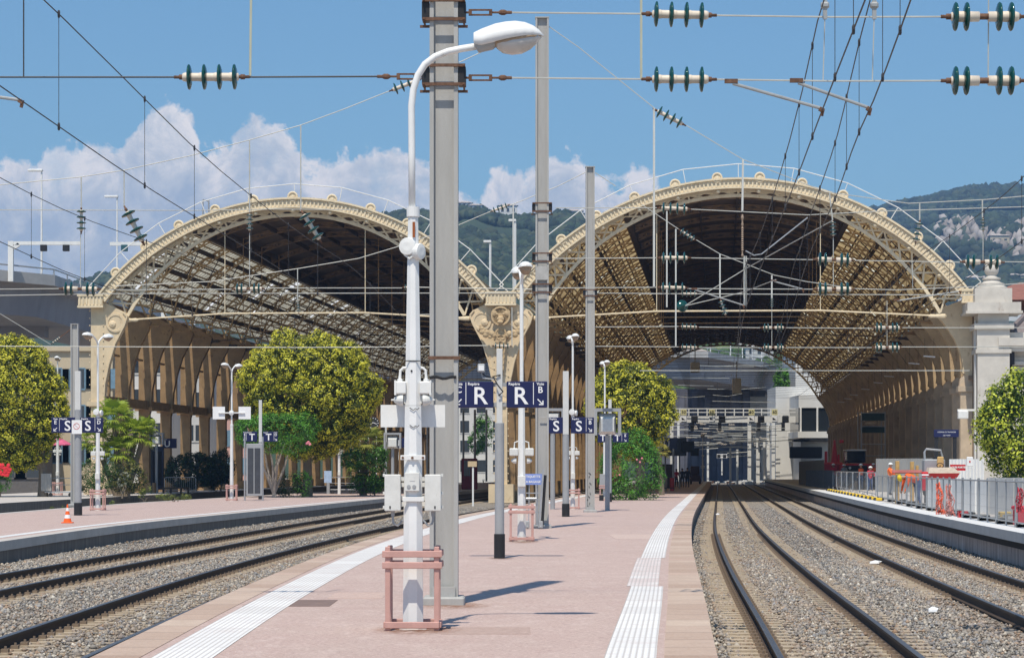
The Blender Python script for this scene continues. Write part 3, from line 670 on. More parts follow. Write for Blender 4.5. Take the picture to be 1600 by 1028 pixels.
# far end arches
for A in (A1, A2):
    mb = MB(HX_); ring(mb, A, A.R-.5, A.R, LH, LH+.3); mb.build('rear_arch', CREAML, hall)
    mb = MB(HX_); n = 34; up = [up_(A,-1+2*i/n,.5) for i in range(n+1)]; lo = [lo_(A,-1+2*i/n) for i in range(n+1)]
    for i in range(n):
        for q in (up, lo): mb.bar((q[i][0],LH+.3,q[i][1]),(q[i+1][0],LH+.3,q[i+1][1]),.25,.25)
        mb.bar((up[i][0],LH+.3,up[i][1]),(lo[i+1][0],LH+.3,lo[i+1][1]),.12,.14); mb.bar((lo[i][0],LH+.3,lo[i][1]),(up[i+1][0],LH+.3,up[i+1][1]),.12,.14)
    mb.build('rear_truss', CREAML, hall)
# columns
IN = [(0,.38),(5.5,.38),(6.0,.52),(7.2,.58),(8.5,.85),(9.8,1.25),(11.0,1.88),(11.55,2.05),(11.85,1.8),(12.35,.8),(12.5,.5)]
def column(axis, side, v, front, zb=-.55):
    mb = MB(HX_)
    if side == 0: poly = [(axis+w,v-.2,z if z else zb) for z,w in IN]+[(axis-w,v-.2,z if z else zb) for z,w in reversed(IN)]
    elif side > 0: poly = [(axis+w,v-.2,z if z else zb) for z,w in IN]+[(axis-.38,v-.2,12.5),(axis-.38,v-.2,zb)]
    else: poly = [(axis-w,v-.2,z if z else zb) for z,w in IN]+[(axis+.38,v-.2,12.5),(axis+.38,v-.2,zb)]
    n = len(poly); b = len(mb.v); mb.v += poly; mb.v += [(a,v+.2,z) for a,_,z in poly]
    mb.f.append(list(range(b,b+n))); mb.m.append(0); mb.f.append(list(range(b+2*n-1,b+n-1,-1))); mb.m.append(0)
    for i in range(n): mb.f.append([b+(i+1)%n,b+i,b+n+i,b+n+(i+1)%n]); mb.m.append(0)
    # edge flanges, waist ring, base
    for d in ((-1,1) if side == 0 else (side,)):
        for i in range(len(IN)-3):
            (z0,w0),(z1,w1) = IN[i],IN[i+1]; mb.bar((axis+d*(w0-.04),v,z0 if z0 else zb),(axis+d*(w1-.04),v,z1),.09,.56,up=(0,1,0))
    mb.box((axis-.62,v-.34,5.75),(axis+.62,v+.34,6.05)); mb.box((axis-.8,v-.46,-.5),(axis+.8,v+.46,.7))
    if front:
        for d in (-.45,.45):
            for i in range(24): mb.lathe((axis+d,v-.21,.9+i*.48),(0,-1,0),[(0,.05),(.05,.03)],6)
        for d in ((-1,1) if side == 0 else (side,)):
            mb.lathe((axis+d*1.25,v-.2,11.15),(0,-1,0),[(0,.62),(.07,.62),(.07,.48),(.03,.46),(.03,.0)],18)
            mb.lathe((axis+d*1.05,v-.2,11.05),(0,-1,0),[(0,.28),(.1,.2),(.16,.0)],10)
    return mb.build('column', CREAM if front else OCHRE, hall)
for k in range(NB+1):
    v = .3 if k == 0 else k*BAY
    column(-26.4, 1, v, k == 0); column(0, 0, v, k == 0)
# carved keystone with garlands on the middle column
mb = MB(HX_)
def blob(c, r, s=(1,1,1), seg=10):
    vs = []; fs = []; rows = 7
    for i in range(rows+1):
        a = math.pi*i/rows
        for k in range(seg):
            w = 2*math.pi*k/seg; j = 1+.12*math.sin(3*w+i)
            vs.append((c[0]+r*s[0]*math.sin(a)*math.cos(w)*j, c[1]+r*s[1]*math.sin(a)*math.sin(w), c[2]+r*s[2]*math.cos(a)))
    for i in range(rows):
        for k in range(seg): fs.append((i*seg+k, i*seg+(k+1)%seg, (i+1)*seg+(k+1)%seg, (i+1)*seg+k))
    mb.add(vs, fs)
blob((0,-.2,11.45), .46, (1,.5,1.1)); blob((0,-.42,11.25), .26, (1,.8,.9)); blob((0,-.62,11.05),.17,(1.2,.8,.8))
for s in (-1,1):
    blob((s*.42,-.35,11.62),.2,(1,.7,1.2)); blob((s*.2,-.56,11.55),.08)
    for i in range(11):
        a = i/10*1.25; blob((s*(.45+.95*math.sin(a)*.9), -.42, 10.2+.75*(1-math.cos(a))+.12*math.sin(i*2.1)), .15+.05*math.sin(i*1.7), (1,.7,1))
for i in range(7): mb.lathe((0,-.30,10.3-i*.36),(0,-1,0),[(0,.40-.03*i),(.06,.38-.03*i),(.06,.30-.03*i),(.02,.28-.03*i),(.02,0)],14)
mb.lathe((0,-.4,11.45),(0,-1,0),[(0,.62),(.06,.62),(.06,.52),(0,.50)],20)
mb.build('carved_head', M('carved_ochre', (.52,.38,.22), .8, var=.3, scale=3), hall, smooth=False)
# left side: long beam, light posts and rails between the columns
mb = MB(HX_); mb.box((-26.75,.8,5.85),(-26.1,LH,6.45)); mb.box((-26.6,.8,12.1),(-26.2,LH,12.6)); mb.build('side_beam', OCHRE, hall)
mb = MB(HX_); mb.box((-.2,.8,12.15),(.2,LH,12.6)); mb.build('side_beam', OCHRE, hall)
for k in range(NB):
    mb = MB(HX_); v = (k+.5)*BAY
    mb.box((-26.5,v-.1,6.4),(-26.32,v+.1,12.2)); mb.box((-26.5,v-2.6,9.2),(-26.3,v+2.6,9.34)); mb.build('side_post', OCHRE, hall)
# masonry wall on the right with consoles and arcade
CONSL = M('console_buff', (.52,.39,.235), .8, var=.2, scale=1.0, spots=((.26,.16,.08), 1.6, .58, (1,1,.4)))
WALLB = M('shaded_plaster', (.24,.17,.11), .9, var=.3, scale=.6, spots=((.42,.32,.22), .9, .60, (1,1,.3)))  # plaster darkened to paint in shade between the lighter pilasters
sb = thing('station_building', 'long stone station building whose arcaded wall carries the right arched roof', 'building', H(31,0,0))
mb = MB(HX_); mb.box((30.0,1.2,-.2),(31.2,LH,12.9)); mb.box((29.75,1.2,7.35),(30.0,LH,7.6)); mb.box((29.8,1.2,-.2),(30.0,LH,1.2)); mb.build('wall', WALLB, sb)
for k in range(NB+1):
    v = 1.9 if k == 0 else k*BAY; mb = MB(HX_); ax = 30.0
    prof = [(7.6,.30),(7.8,.62),(8.3,.58),(9.0,.72),(9.9,1.08),(10.9,1.75),(11.55,2.3),(11.9,2.0),(12.6,.2)]
    poly = [(ax-w,v-.42,z) for z,w in prof]+[(ax,v-.42,12.6),(ax,v-.42,7.6)]; mb.prism(poly, (0,.84,0))
    mb.build('console', CONSL if k else CREAM, sb)
    if k == 0:
        pass
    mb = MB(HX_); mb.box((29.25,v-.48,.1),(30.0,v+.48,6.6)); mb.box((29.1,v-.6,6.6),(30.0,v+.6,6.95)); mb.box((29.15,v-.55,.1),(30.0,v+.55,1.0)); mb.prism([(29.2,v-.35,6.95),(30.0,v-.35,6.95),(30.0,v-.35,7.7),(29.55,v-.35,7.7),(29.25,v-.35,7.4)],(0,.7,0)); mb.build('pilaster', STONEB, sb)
    if k < NB:
        vm = (v+(k+1)*BAY)/2
        mb = MB(HX_)
        arc = [(29.9,vm-1.5,.4),(29.9,vm-1.5,4.6)]+[(29.9,vm-1.5*math.cos(a),4.6+1.5*math.sin(a)) for a in np.linspace(0,math.pi,9)]+[(29.9,vm+1.5,.4)]
        arc2 = [(29.9,vm-1.2,.4),(29.9,vm-1.2,4.6)]+[(29.9,vm-1.2*math.cos(a),4.6+1.2*math.sin(a)) for a in np.linspace(0,math.pi,9)]+[(29.9,vm+1.2,.4)]
        for i in range(len(arc)-1): mb.prism([arc[i],arc[i+1],arc2[i+1],arc2[i]], (-.12,0,0))
        fr = mb.build('window_frame', STONEB, sb)
        mb = MB(HX_); mb.box((29.97,vm-.75,1.0),(29.995,vm+.75,5.2)); mb.build('pane', GLASSD, fr)
# gate pylon with ball finial, front wing with rusticated corner
py = thing('stone_pylon', 'white stone pylon with ball finial at the right end of the arches', 'pylon', H(31.0,-.9,.28))
mb = MB(HX_); mb.box((30.02,-1.6,.1),(32.0,.9,8.9)); mb.box((29.9,-1.7,8.9),(32.1,1.0,9.15)); mb.box((29.98,-1.66,9.15),(32.0,.96,10.4)); mb.box((29.8,-1.85,10.4),(32.25,1.1,10.75)); mb.box((30.05,-1.6,10.75),(31.95,.9,11.35)); mb.box((29.25,-2.2,11.35),(32.75,1.3,11.5)); mb.box((29.35,-2.1,11.5),(32.65,1.2,12.05)); mb.box((29.85,-1.65,12.05),(32.15,.8,12.95)); mb.build('shaft', STONE, py)
mb = MB(HX_); mb.lathe((31.0,-.5,12.95),(0,0,1),[(0,.98),(.12,.98),(.2,.8),(.36,.82),(.42,.58),(.56,.48),(.62,.58),(.7,.58),(.76,.36),(.86,.30)]+[(1.24-.46*math.cos(a),.46*math.sin(a)) for a in np.linspace(.75,3.0,10)],20); mb.build('finial', STONE, py, smooth=False)
mb = MB(HX_); mb.box((31.95,-1.2,8.2),(32.35,-.6,10.3)); mb.build('niche', DARKU, py)
wing = thing('station_wing', 'low stone wing with rusticated corner, brick panel and slate roof beside the pylon', 'building', H(36,1.5,.28))
mb = MB(HX_); mb.box((32.3,-.6,.1),(60,9,9.0))
for i in range(14): mb.box((32.25,-.75,.6+i*.58),(34.35,-.55,1.12+i*.58))
mb.build('wall', STONE, wing)
mb = MB(HX_); mb.box((31.6,-1.5,9.0),(60,9.2,9.35)); mb.box((31.3,-1.8,9.35),(60,9.4,9.85)); mb.box((31.7,-1.4,9.85),(60,9.0,10.2)); mb.box((32.0,-1.0,8.2),(60,-.5,8.4)); mb.build('cornice', STONE, wing)
mb = MB(HX_); mb.box((34.6,-.78,.3),(37.5,-.58,8.1)); mb.build('brick_panel', M('red_brick', (.40,.14,.07), .9, var=.2, scale=6), wing)
mb = MB(HX_); mb.add([(32.2,1,10.2),(60,1,10.2),(60,10,10.2),(32.2,10,10.2),(35.5,5.5,13.4),(60,5.5,13.4)],[(0,1,5,4),(2,3,4,5),(3,0,4)]); mb.bar((32.2,.95,10.3),(35.5,5.4,13.5),.25,.2); mb.build('roof', M('slate_roof', (.20,.17,.17), .7, var=.15, scale=3), wing)
mb = MB(HX_); mb.tube([(35.1,-1.0,.3),(35.1,-1.0,7.6)],.14,8); mb.lathe((35.1,-1.0,7.5),(0,0,1),[(0,.14),(.3,.34),(.6,.36),(.62,.2)],10); mb.build('downpipe', M('verdigris_pipe', (.30,.40,.33), .7), wing)
ho = thing('tiled_house', 'white walled house with low tiled roof behind the pylon', 'house', H(42,22,.28))
mb = MB(HX_); mb.box((37,20,.28),(58,34,13.6)); mb.build('wall', WHITEP, ho)
mb = MB(HX_); mb.add([(31.5,19,13.6),(59,19,13.6),(59,35,13.6),(31.5,35,13.6),(36,27,15.4),(55,27,15.4)],[(0,1,5,4),(1,2,5),(2,3,4,5),(3,0,4),(3,2,1,0)]); mb.build('roof', M('red_tile', (.28,.12,.09), .85, var=.2, scale=2), ho)
# white lamps hanging in a row along the right inner wall
for px, py in ((1452,557),(1428,568),(1408,578),(1389,588),(1372,598),(1352,608),(1334,617),(1325,623),(1314,628)):
    Y = F*7.35/(HY-py); c = P(px,py,Y); mb = MB(); mb.bar(c-Vector((.38,0,-.03)), c+Vector((.38,0,-.03)), .12, .08); mb.mi = 1
    for q in (-.3,.3): mb.tube([c+Vector((q,0,.05)), c+Vector((q,0,1.2))], .012, 4)
    tag(mb.build('hanging_lamp', [SIGNW, BLACKP]), 'small white lamp hanging in the row along the right inner wall of the shed', 'lamp', 'hanging lamps along the right wall')
# ------------------------------------------------------------------ catenary masts, head spans, overhead lines
def hmast(name, label, px, Y, w, depth, top, base_z=0.0, plinth=True):
    x = XA(px, Y); t = thing(name, label, 'mast', (x, Y, base_z), 'concrete catenary masts'); hw = w/2
    mb = MB(); fl = .05
    mb.box((x-hw,Y-depth/2,base_z),(x-hw+fl,Y+depth/2,top)); mb.box((x+hw-fl,Y-depth/2,base_z),(x+hw,Y+depth/2,top)); mb.box((x-hw+fl,Y-depth/2+.09,base_z),(x+hw-fl,Y+depth/2-.09,top)); mb.box((x-hw-.01,Y-depth/2-.01,top),(x+hw+.01,Y+depth/2+.01,top+.03))
    mb.build('shaft', CONC, t)
    if plinth: mb = MB(); mb.bevbox((x-hw-.08,Y-depth/2-.16,base_z-.02),(x+hw+.08,Y+depth/2+.1,base_z+.10),.02); mb.box((x-hw+.03,Y-depth/2-.05,base_z+.10),(x+hw-.03,Y-depth/2+.05,base_z+.22)); mb.build('plinth', CONC, t)
    return t, x
def clampset(t, x, Y, w, depth, z, sides=(-1,1)):
    mb = MB()
    for dz in (-.115,.115):
        mb.mi = 0; mb.box((x-w/2-.09,Y-depth/2-.035,z+dz-.018),(x+w/2+.09,Y-depth/2-.005,z+dz+.018))
        for s in (-1,1): mb.bar((x+s*(w/2+.07),Y-depth/2-.07,z+dz),(x+s*(w/2+.07),Y+depth/2+.07,z+dz),.022)
    for s in (-1,1):
        mb.mi = 1
        mb.box((x+s*(w/2+.05)-.045,Y-depth/2,z-.10),(x+s*(w/2+.05)+.045,Y+depth/2,z+.10))
        mb.mi = 0; mb.bar((x+s*(w/2+.0),Y-.1,z-.19),(x+s*(w/2+.12),Y-.1,z-.19),.03)
    return mb.build('clamp', [RUST, BLACKP], t)
def turnbuckle(t, p, d, s=1.0):
    p = Vector(p); d = Vector(d).normalized(); mb = MB(); u = Vector((0,0,1))
    mb.tube([p, p+d*.10*s], .014*s, 6)
    for q in (-1,1): mb.bar(p+d*.09*s+u*q*.03*s, p+d*.36*s+u*q*.03*s, .02*s)
    mb.bar(p+d*.08*s, p+d*.12*s, .07*s); mb.bar(p+d*.33*s, p+d*.37*s, .07*s)
    mb.tube([p+d*.36*s, p+d*.47*s], .013*s, 6); mb.lathe(p+d*.45*s, d, [(0,.02*s),(.03*s,.035*s),(.07*s,.035*s),(.10*s,.02*s),(.16*s,.02*s)], 8)
    mb.build('turnbuckle', RUST, t); return p+d*.60*s
def insul(t, p, q, n=4, rad=.145, double=False):
    """string of glass discs from p to q"""
    p = Vector(p); q = Vector(q); L = (q-p).length; d = (q-p)/L
    mb = MB(); mb.mi = 0; k = L/.85
    mb.lathe(p, d, [(0,.018*k),(.05*k,.018*k),(.055*k,.03*k),(.10*k,.03*k),(.105*k,.018*k),(.13*k,.02*k)], 8); mb.lathe(p+d*(L-.13*k), d, [(0,.018*k),(.02*k,.03*k),(.07*k,.03*k),(.075*k,.018*k),(.13*k,.018*k)], 8)
    ts = [(.20+.60*i/(n-1)) for i in range(n)] if not double else [.17,.30,.68,.82]
    mb.mi = 1
    if not double: mb.lathe(p+d*(.12*k), d, [(0,.03*k),(.03*k,.046*k),(L-.28*k,.046*k),(L-.24*k,.03*k)], 12)
    else:
        mb.lathe(p+d*(.10*k), d, [(0,.03*k),(.03*k,.055*k),(.28*k,.05*k)], 12); mb.lathe(p+d*(L-.38*k), d, [(0,.05*k),(.25*k,.055*k),(.28*k,.03*k)], 12)
        mb.mi = 0; mb.bar(p+d*(L*.40), p+d*(L*.60), .07*k, .05*k)
    for i, tt in enumerate(ts):
        mb.mi = 1; c = p+d*(L*tt); mb.lathe(c-d*.045*k, d, [(0,.04*k),(.03*k,.052*k),(.09*k,.052*k),(.12*k,.042*k)], 10)
        mb.mi = 2; r = rad*k
        mb.lathe(c, d, [(-.030*k,.05*k),(-.026*k,r*.62),(-.012*k,r*.93),(.0,r),(.012*k,r*.95),(.022*k,r*.6),(.026*k,.05*k)], 20)
    return mb.build('insulator', [RUST, INSP, INSG], t, smooth=True)
def wire(t, pts, r, mat=WIREG, name='wire', seg=5):
    mb = MB(); mb.tube(pts, r, seg); return mb.build(name, mat, t)
RODW = M('rod_white', (.62,.62,.58), .6, var=.06)
Y1, Y2, Y3 = 30.6, 70.0, 96.0
m1, x1 = hmast('catenary_mast', 'thick grey concrete mast standing right behind the nearest white lamp post', 694, Y1, .345, .36, 13.0)
m2, x2 = hmast('catenary_mast', 'grey concrete mast rising behind the blue R sign and the luggage rack', 847, Y2, .37, .36, ZA(30,Y2))
m3, x3 = hmast('catenary_mast', 'thinner grey concrete mast with scribbles beside the blue S sign', 922, Y3, .345, .34, ZA(262,Y3))
m4, x4 = hmast('catenary_mast', 'grey concrete mast behind the left blue S sign', 117, 112.0, .34, .3, ZA(507,112))
mb = MB(); mb.box((x2-.08,Y2-.2,3.1),(x2+.12,Y2-.175,3.12)); 
for z in (ZA(427,Y2),):
    mb.box((x2-.15,Y2-.19,z-.2),(x2+.16,Y2-.165,z+.18))
mb.build('number_plate', M('worn_plate', (.42,.41,.39), .7), m2)
for z, yy in ((ZA(560,Y1),Y1),):
    mb = MB(); mb.box((x1-.19,Y1-.20,z-.02),(x1+.2,Y1-.182,z+.02)); mb.build('steel_strap', RUST, m1)
mb = MB(); zc = ZA(591,Y1); mb.tube([(x1-.17,Y1-.19,zc)]+[(x1-.17+.04*i,Y1-.2+.01*math.sin(i*2),zc+.012*math.sin(i*1.1)) for i in range(1,9)],.018,6); mb.build('cable_tie', BLACKP, m1)
mb = MB(); gz = [ZA(740+i*6,Y3) for i in range(10)]
for i in range(14):
    z = ZA(738+i*5.2,Y3); xx = x3-.06+.05*math.sin(i*2.3); mb.bar((xx,Y3-.095,z),(xx+.09*math.cos(i*1.9),Y3-.095,z-.07),.016)
mb.build('scribble', BLACKP, m3)
for z in (ZA(20,Y1), ZA(121,Y1)): clampset(m1, x1, Y1, .345, .36, z)
for py in (325,403,451): clampset(m2, x2, Y2, .37, .36, ZA(py,Y2))
for py in (458,):
    clampset(m3, x3, Y3, .345, .34, ZA(py,Y3))
WR = .011
# nearest head span -----------------------------------------------------------
sp = thing('cross_span', 'nearest cross span of two wires with big green glass insulators right of the thick mast', 'cross span', P(1160,70,Y1), 'cross spans over the tracks')
for ya, yb, pr in ((20,27,1),(122,127,1)):
    e = turnbuckle(sp, P(722,ya,Y1), (1,0,0)); wire(sp, [e, P(1008,ya+2,Y1)], WR, CABLEL); insul(sp, P(1002,ya+2,Y1), P(1120,yb-2.5,Y1))
    wire(sp, [P(1120,yb-2.5,Y1), P(1300,yb,Y1), P(1478,yb-.5,Y1)], WR, CABLEL); insul(sp, P(1470,yb-.5,Y1), P(1604,yb-.5,Y1), double=True); wire(sp, [P(1604,yb-.5,Y1), P(1850,yb-1,Y1)], WR, CABLEL)
wire(sp, [P(1002,-60,Y1), P(1002,24,Y1), P(1002,124,Y1)], .016, RODL, 'rod'); wire(sp, [P(1545,-60,Y1+.1), P(1544,127,Y1+.1)], .008, CABLEL, 'rod')
def steadyarm(t, a, b):
    mb = MB(); mb.mi = 0; mb.tube([a, b], .02, 8); mb.mi = 1; mb.bar(Vector(b)+Vector((-.03,0,.0)), Vector(b)+Vector((.02,0,-.03)), .05); mb.bar(Vector(b)+Vector((.02,0,0)), Vector(b)+Vector((.0,0,-.09)), .035); mb.bar(Vector(a)+Vector((-.10,0,.03)), Vector(a)+Vector((.06,0,.03)), .05); mb.build('steady_arm', [STEELG, RUST], t)
steadyarm(sp, P(1145,131,Y1), P(1284,170,Y1)); steadyarm(sp, P(1247,130,Y1), P(1358,169,Y1))
for px in (1289,1366):
    mb = MB(); c = P(px,14,Y1); mb.bar(c+Vector((0,0,.10)), c+Vector((0,0,-.13)), .05, .04); mb.lathe(c+Vector((-.05,0,.04)), (1,0,0), [(0,.03),(.02,.045),(.08,.045),(.1,.03)], 8); mb.build('wire_clamp', STEELG, sp)
    wire(sp, [P(px,25,Y1), P(px-3,128,Y1)], .007, CABLEL, 'dropper')
sl = thing('cross_span', 'single cross span wire with green glass insulator left of the thick mast', 'cross span', P(330,120,Y1), 'cross spans over the tracks')
e = turnbuckle(sl, P(667,120,Y1), (-1,0,0)); wire(sl, [e, P(383,121,Y1)], WR, CABLE); insul(sl, P(390,120.5,Y1), P(272,121,Y1)); wire(sl, [P(274,121,Y1), P(0,121,Y1), P(-240,120,Y1)], WR, CABLE)
wire(sl, [P(393,-60,Y1), P(391,119,Y1)], .016, RODL, 'rod'); wire(sl, [P(37,-60,Y1), P(37,120,Y1)], .009, CABLE, 'rod'); steadyarm(sl, P(-90,140,Y1), P(33,157,Y1))
# second and third span planes --------------------------------------------------
def headspan(label, x, Y, z, pts, wires, rods, ins):
    t = thing('head_span', label, 'head span', P(pts[0][0], pts[0][1], Y), 'head spans between the masts')
    for ws in wires: wire(t, [P(a,b,Y) for a,b in ws], .013 if Y < 80 else .016, CABLEL if Y < 90 else CABLEL)
    for (a,b),(c,d),r in rods: wire(t, [P(a,b,Y), P(c,d,Y)], r, RODW if r > .02 else CABLEL, 'rod')
    for (a,b),(c,d),dbl in ins: insul(t, P(a,b,Y), P(c,d,Y), 4, .145, dbl)
    return t
headspan('slack head span cable falling left from the second mast over the left tracks', x2, Y2, 0,
   [(420,205)], [[(838,42),(722,96),(657,124)],[(610,142),(540,170),(470,196),(390,219),(300,243),(195,266),(125,277),(0,289),(-200,300)],
   [(-20,328),(300,329),(430,327),(560,328)],[(-20,452),(95,451)],[(170,453),(366,452)],[(412,450),(628,450)],[(-20,462),(165,459),(640,458),(832,458)],[(832,452),(655,449)]],
   [((127,277),(127,326),.02),((194,266),(194,324),.02),((390,219),(390,338),.02),((470,196),(470,330),.02),((126,362),(126,450),.012),((390,362),(390,448),.012)],
   [((660,123),(608,143),False),((127,322),(127,366),False),((194,322),(226,384),False),((390,330),(390,364),False),((470,328),(503,380),False),((92,451),(158,452),True),((362,452),(414,451),True),((628,449),(655,449),False)])
headspan('slack head span cable with small insulator string falling right from the second mast', x2, Y2, 0,
   [(1100,220)], [[(858,42),(905,75)],[(905,75),(1022,169)],[(1072,196),(1160,249),(1290,300),(1420,318),(1540,312),(1640,303)],
   [(868,325),(1028,325)],[(1078,327),(1160,331),(1262,336),(1380,330),(1640,322)],[(866,404),(1028,403)],[(1078,403),(1276,406)],[(1334,407),(1506,410)],[(1566,409),(1640,410)],[(866,450),(1028,449)],[(1074,451),(1274,452)],[(1334,451),(1400,453),(1520,448),(1640,440)],[(1002,459),(1062,459),(1240,460),(1525,461)],
   ],
   [((1022,169),(1022,448),.032),((1161,249),(1160,330),.03),((1296,301),(1301,345),.02),((1437,318),(1437,345),.02),((1535,312),(1535,340),.02),((1302,370),(1302,450),.012),((1536,362),(1536,408),.012),((1426,408),(1426,450),.012)],
   [((1020,170),(1072,197),False),((1026,325),(1080,327),False),((1026,403),(1080,403),False),((1026,449),(1076,450),False),((1270,405),(1336,407),True),((1270,452),(1336,452),True),((1500,409),(1570,410),True),((1301,342),(1302,372),False),((1438,342),(1430,382),False),((1536,338),(1536,364),False)])
headspan('slack head span cable falling left from the thinner mast past the middle column', x3, Y3, 0,
   [(800,318)], [[(914,270),(870,292),(795,322)],[(768,330),(716,352),(640,380),(560,404),(465,420),(330,440),(180,447)],[(760,540),(716,540),(640,542),(460,543),(0,541)],[(640,492),(716,490)]],
   [((802,320),(802,452),.03),((465,420),(465,470),.02),((800,480),(800,540),.02)],
   [((797,320),(766,331),False),((465,468),(467,490),False),((768,540),(800,541),False)])
headspan('slack head span cable with insulators falling right from the thinner mast under the right arch', x3, Y3, 0,
   [(1100,380)], [[(930,270),(962,291)],[(1003,320),(1060,358)],[(1088,375),(1125,397),(1210,430),(1260,440),(1330,450)],[(930,458),(1062,459)],[(1090,459),(1262,460),(1500,461)],[(930,511),(1062,510)],[(1088,511),(1190,512)],[(1226,512),(1365,513)],[(1408,512),(1600,512)],[(930,541),(1062,542)],[(1088,543),(1190,543)],[(1226,543),(1365,543)],[(1408,542),(1600,542)],[(1000,579),(1515,579)]],
   [((1056,358),(1056,541),.03),((1125,397),(1125,466),.03),((1206,430),(1206,466),.03),((1206,470),(1206,540),.012),((1386,470),(1386,542),.012),((1042,330),(1042,480),.03)],
   [((1060,358),(1088,376),False),((1060,459),(1092,459),False),((1060,510),(1092,511),False),((1060,542),(1092,543),False),((1188,512),(1228,512),True),((1188,543),(1228,543),True),((1362,512),(1410,512),True),((1362,543),(1410,543),True),((1125,466),(1135,495),False),((1206,464),(1206,482),False)])
st2 = thing('steady_rods', 'group of pale steady rods and a hanging line weight below the right arch', 'rod set', P(1160,420,Y2))
steadyarm(st2, P(1086,453,Y2), P(1162,477,Y2)); steadyarm(st2, P(1402,470,Y2), P(1500,455,Y2)); steadyarm(st2, P(1210,440,Y2), P(1255,452,Y2))
mb = MB(); q = P(1200,386,Y2); mb.tube([P(1165,392,Y2),P(1178,399,Y2),P(1190,397,Y2),P(1204,386,Y2),P(1262,340,Y2)], .018, 6); mb.build('bracket_tube', STEEL, st2)
mb = MB(); mb.lathe(P(1160,335,Y2),(0,0,-1),[(0,.02),(.1,.045),(.2,.02),(.3,.035),(.35,.02)]+[(.4+.03*i,(.02 if i%2 else .04)) for i in range(22)]+[(1.1,.02),(1.16,.04),(1.2,.015)],8); mb.build('insulator', [M('brown_insulator', (.30,.22,.16), .5)], st2)
wire(st2, [P(1163,400,Y2),P(1163,478,Y2)], .025, CABLEL, 'rod'); wire(st2, [P(1166,400,Y2),P(1166,478,Y2)], .02, CABLEL, 'rod')
# disc insulator facing the camera at the end of a stay
ds = thing('stay_wire', 'pair of converging stay wires ending in a round green disc under the right arch', 'stay wire', P(1068,478,Y2))
wire(ds, [P(1070,478,Y2),P(1165,420,Y2),P(1300,345,Y2-15)], .012, CABLEL); wire(ds, [P(1070,478,Y2),P(1160,457,Y2),P(1212,437,Y2-4)], .012, CABLEL)
mb = MB(); mb.lathe(P(1066,478,Y2),(.35,-1,.1),[(-.03,.06),(-.02,.15),(0,.17),(.02,.15),(.03,.06),(.1,.05)],18); mb.build('disc', INSG, ds, smooth=True)
# longitudinal lines -----------------------------------------------------------
def catenary(label, X, c, m, ya, yb, drops, rad=.0085):
    """one overhead line: X(Y) sideways position, c(Y) contact wire height, m(Y) messenger height, droppers at the distances in drops"""
    t = thing('overhead_line', label, 'overhead line', (X(ya),ya,c(ya)), 'overhead lines along the tracks'); ys = np.linspace(ya, yb, 60)
    wire(t, [(X(y),y,c(y)) for y in ys], rad, CABLE, 'contact_wire', 6); wire(t, [(X(y),y,m(y)) for y in ys], rad, CABLE, 'messenger_wire', 6)
    for y in drops:
        a, b = Vector((X(y),y,m(y))), Vector((X(y),y,c(y))); mb = MB(); mb.tube([a,b], .0045 if y < 60 else .007, 5)
        for q in (a,b): mb.lathe(q-Vector((0,0,.05)), (0,0,1), [(0,.012),(.02,.018),(.08,.018),(.1,.01)], 6)
        mb.build('dropper', CABLE, t)
    return t
catenary('overhead contact line over the right track passing the left steady arm', curve([(15,2.75),(30.6,3.80),(37.5,4.28),(50,5.1),(70,6.5),(110,9.9),(260,22)]), curve([(15,6.06),(30.6,6.04),(50,5.98),(70,5.95),(110,5.9),(260,5.8)]), curve([(15,7.0),(25,7.2),(30.6,7.37),(33,7.22),(40,6.9),(50,6.7),(60,6.85),(70,7.2),(90,6.8),(110,7.1),(260,6.9)]), 15, 260, [20,25,28,32.9,36.8,41.5,47,54,62,66,78,90,105,130])
catenary('overhead contact line over the right track passing the right steady arm', curve([(15,2.95),(30.6,4.38),(32.5,4.52),(40,5.2),(50,6.0),(70,7.9),(100,10.6),(160,15.5)]), curve([(15,6.06),(30.6,6.04),(50,6.05),(70,6.25),(160,6.4)]), curve([(15,7.0),(25,7.2),(30.6,7.38),(32.5,7.2),(40,6.95),(50,6.8),(60,7.0),(70,7.35),(90,7.0),(160,7.2)]), 15, 160, [20,25,28,32.5,36.2,40.5,46,53,61,80,95,115])
catenary('overhead contact line over the farther right track crossing the mountain', curve([(25,7.3),(43.6,8.88),(54.4,9.85),(70,11.2),(150,17)]), curve([(25,5.8),(43.6,5.61),(54.4,5.75),(70,5.95),(150,5.9)]), curve([(25,7.0),(43.6,6.70),(54.4,6.95),(70,7.4),(100,6.9),(150,7.1)]), 25, 150, [30,37,43.4,50,58,80,100,125])
catenary('overhead contact line running from the top left corner over the near left track', curve([(15,-6.1),(32,-5.81),(38.6,-5.68),(43.3,-5.51),(50.7,-5.2),(70,-4.55),(110,-2.8),(220,5.6)]), curve([(15,6.05),(45,6.03),(70,6.0),(110,5.9),(220,5.8)]), curve([(15,7.5),(32,7.48),(38.6,7.37),(43.3,7.22),(50.7,7.12),(58,7.15),(70,7.35),(90,7.0),(110,7.1),(220,6.9)]), 15, 220, [20,26,32,38.6,43.3,50,56,62,76,84,92,104,120])
catenary('overhead contact line over the far left track low in front of the viaduct', curve([(30,-9.4),(46,-9.4),(53.8,-9.45),(70,-8.6),(110,-6.4),(220,2)]), curve([(30,5.8),(70,5.85),(220,5.8)]), curve([(30,7.1),(46,7.0),(54,7.15),(70,7.4),(90,7.0),(110,7.1),(220,6.9)]), 30, 220, [37,43,49,55,62,68,78,88,98,112])
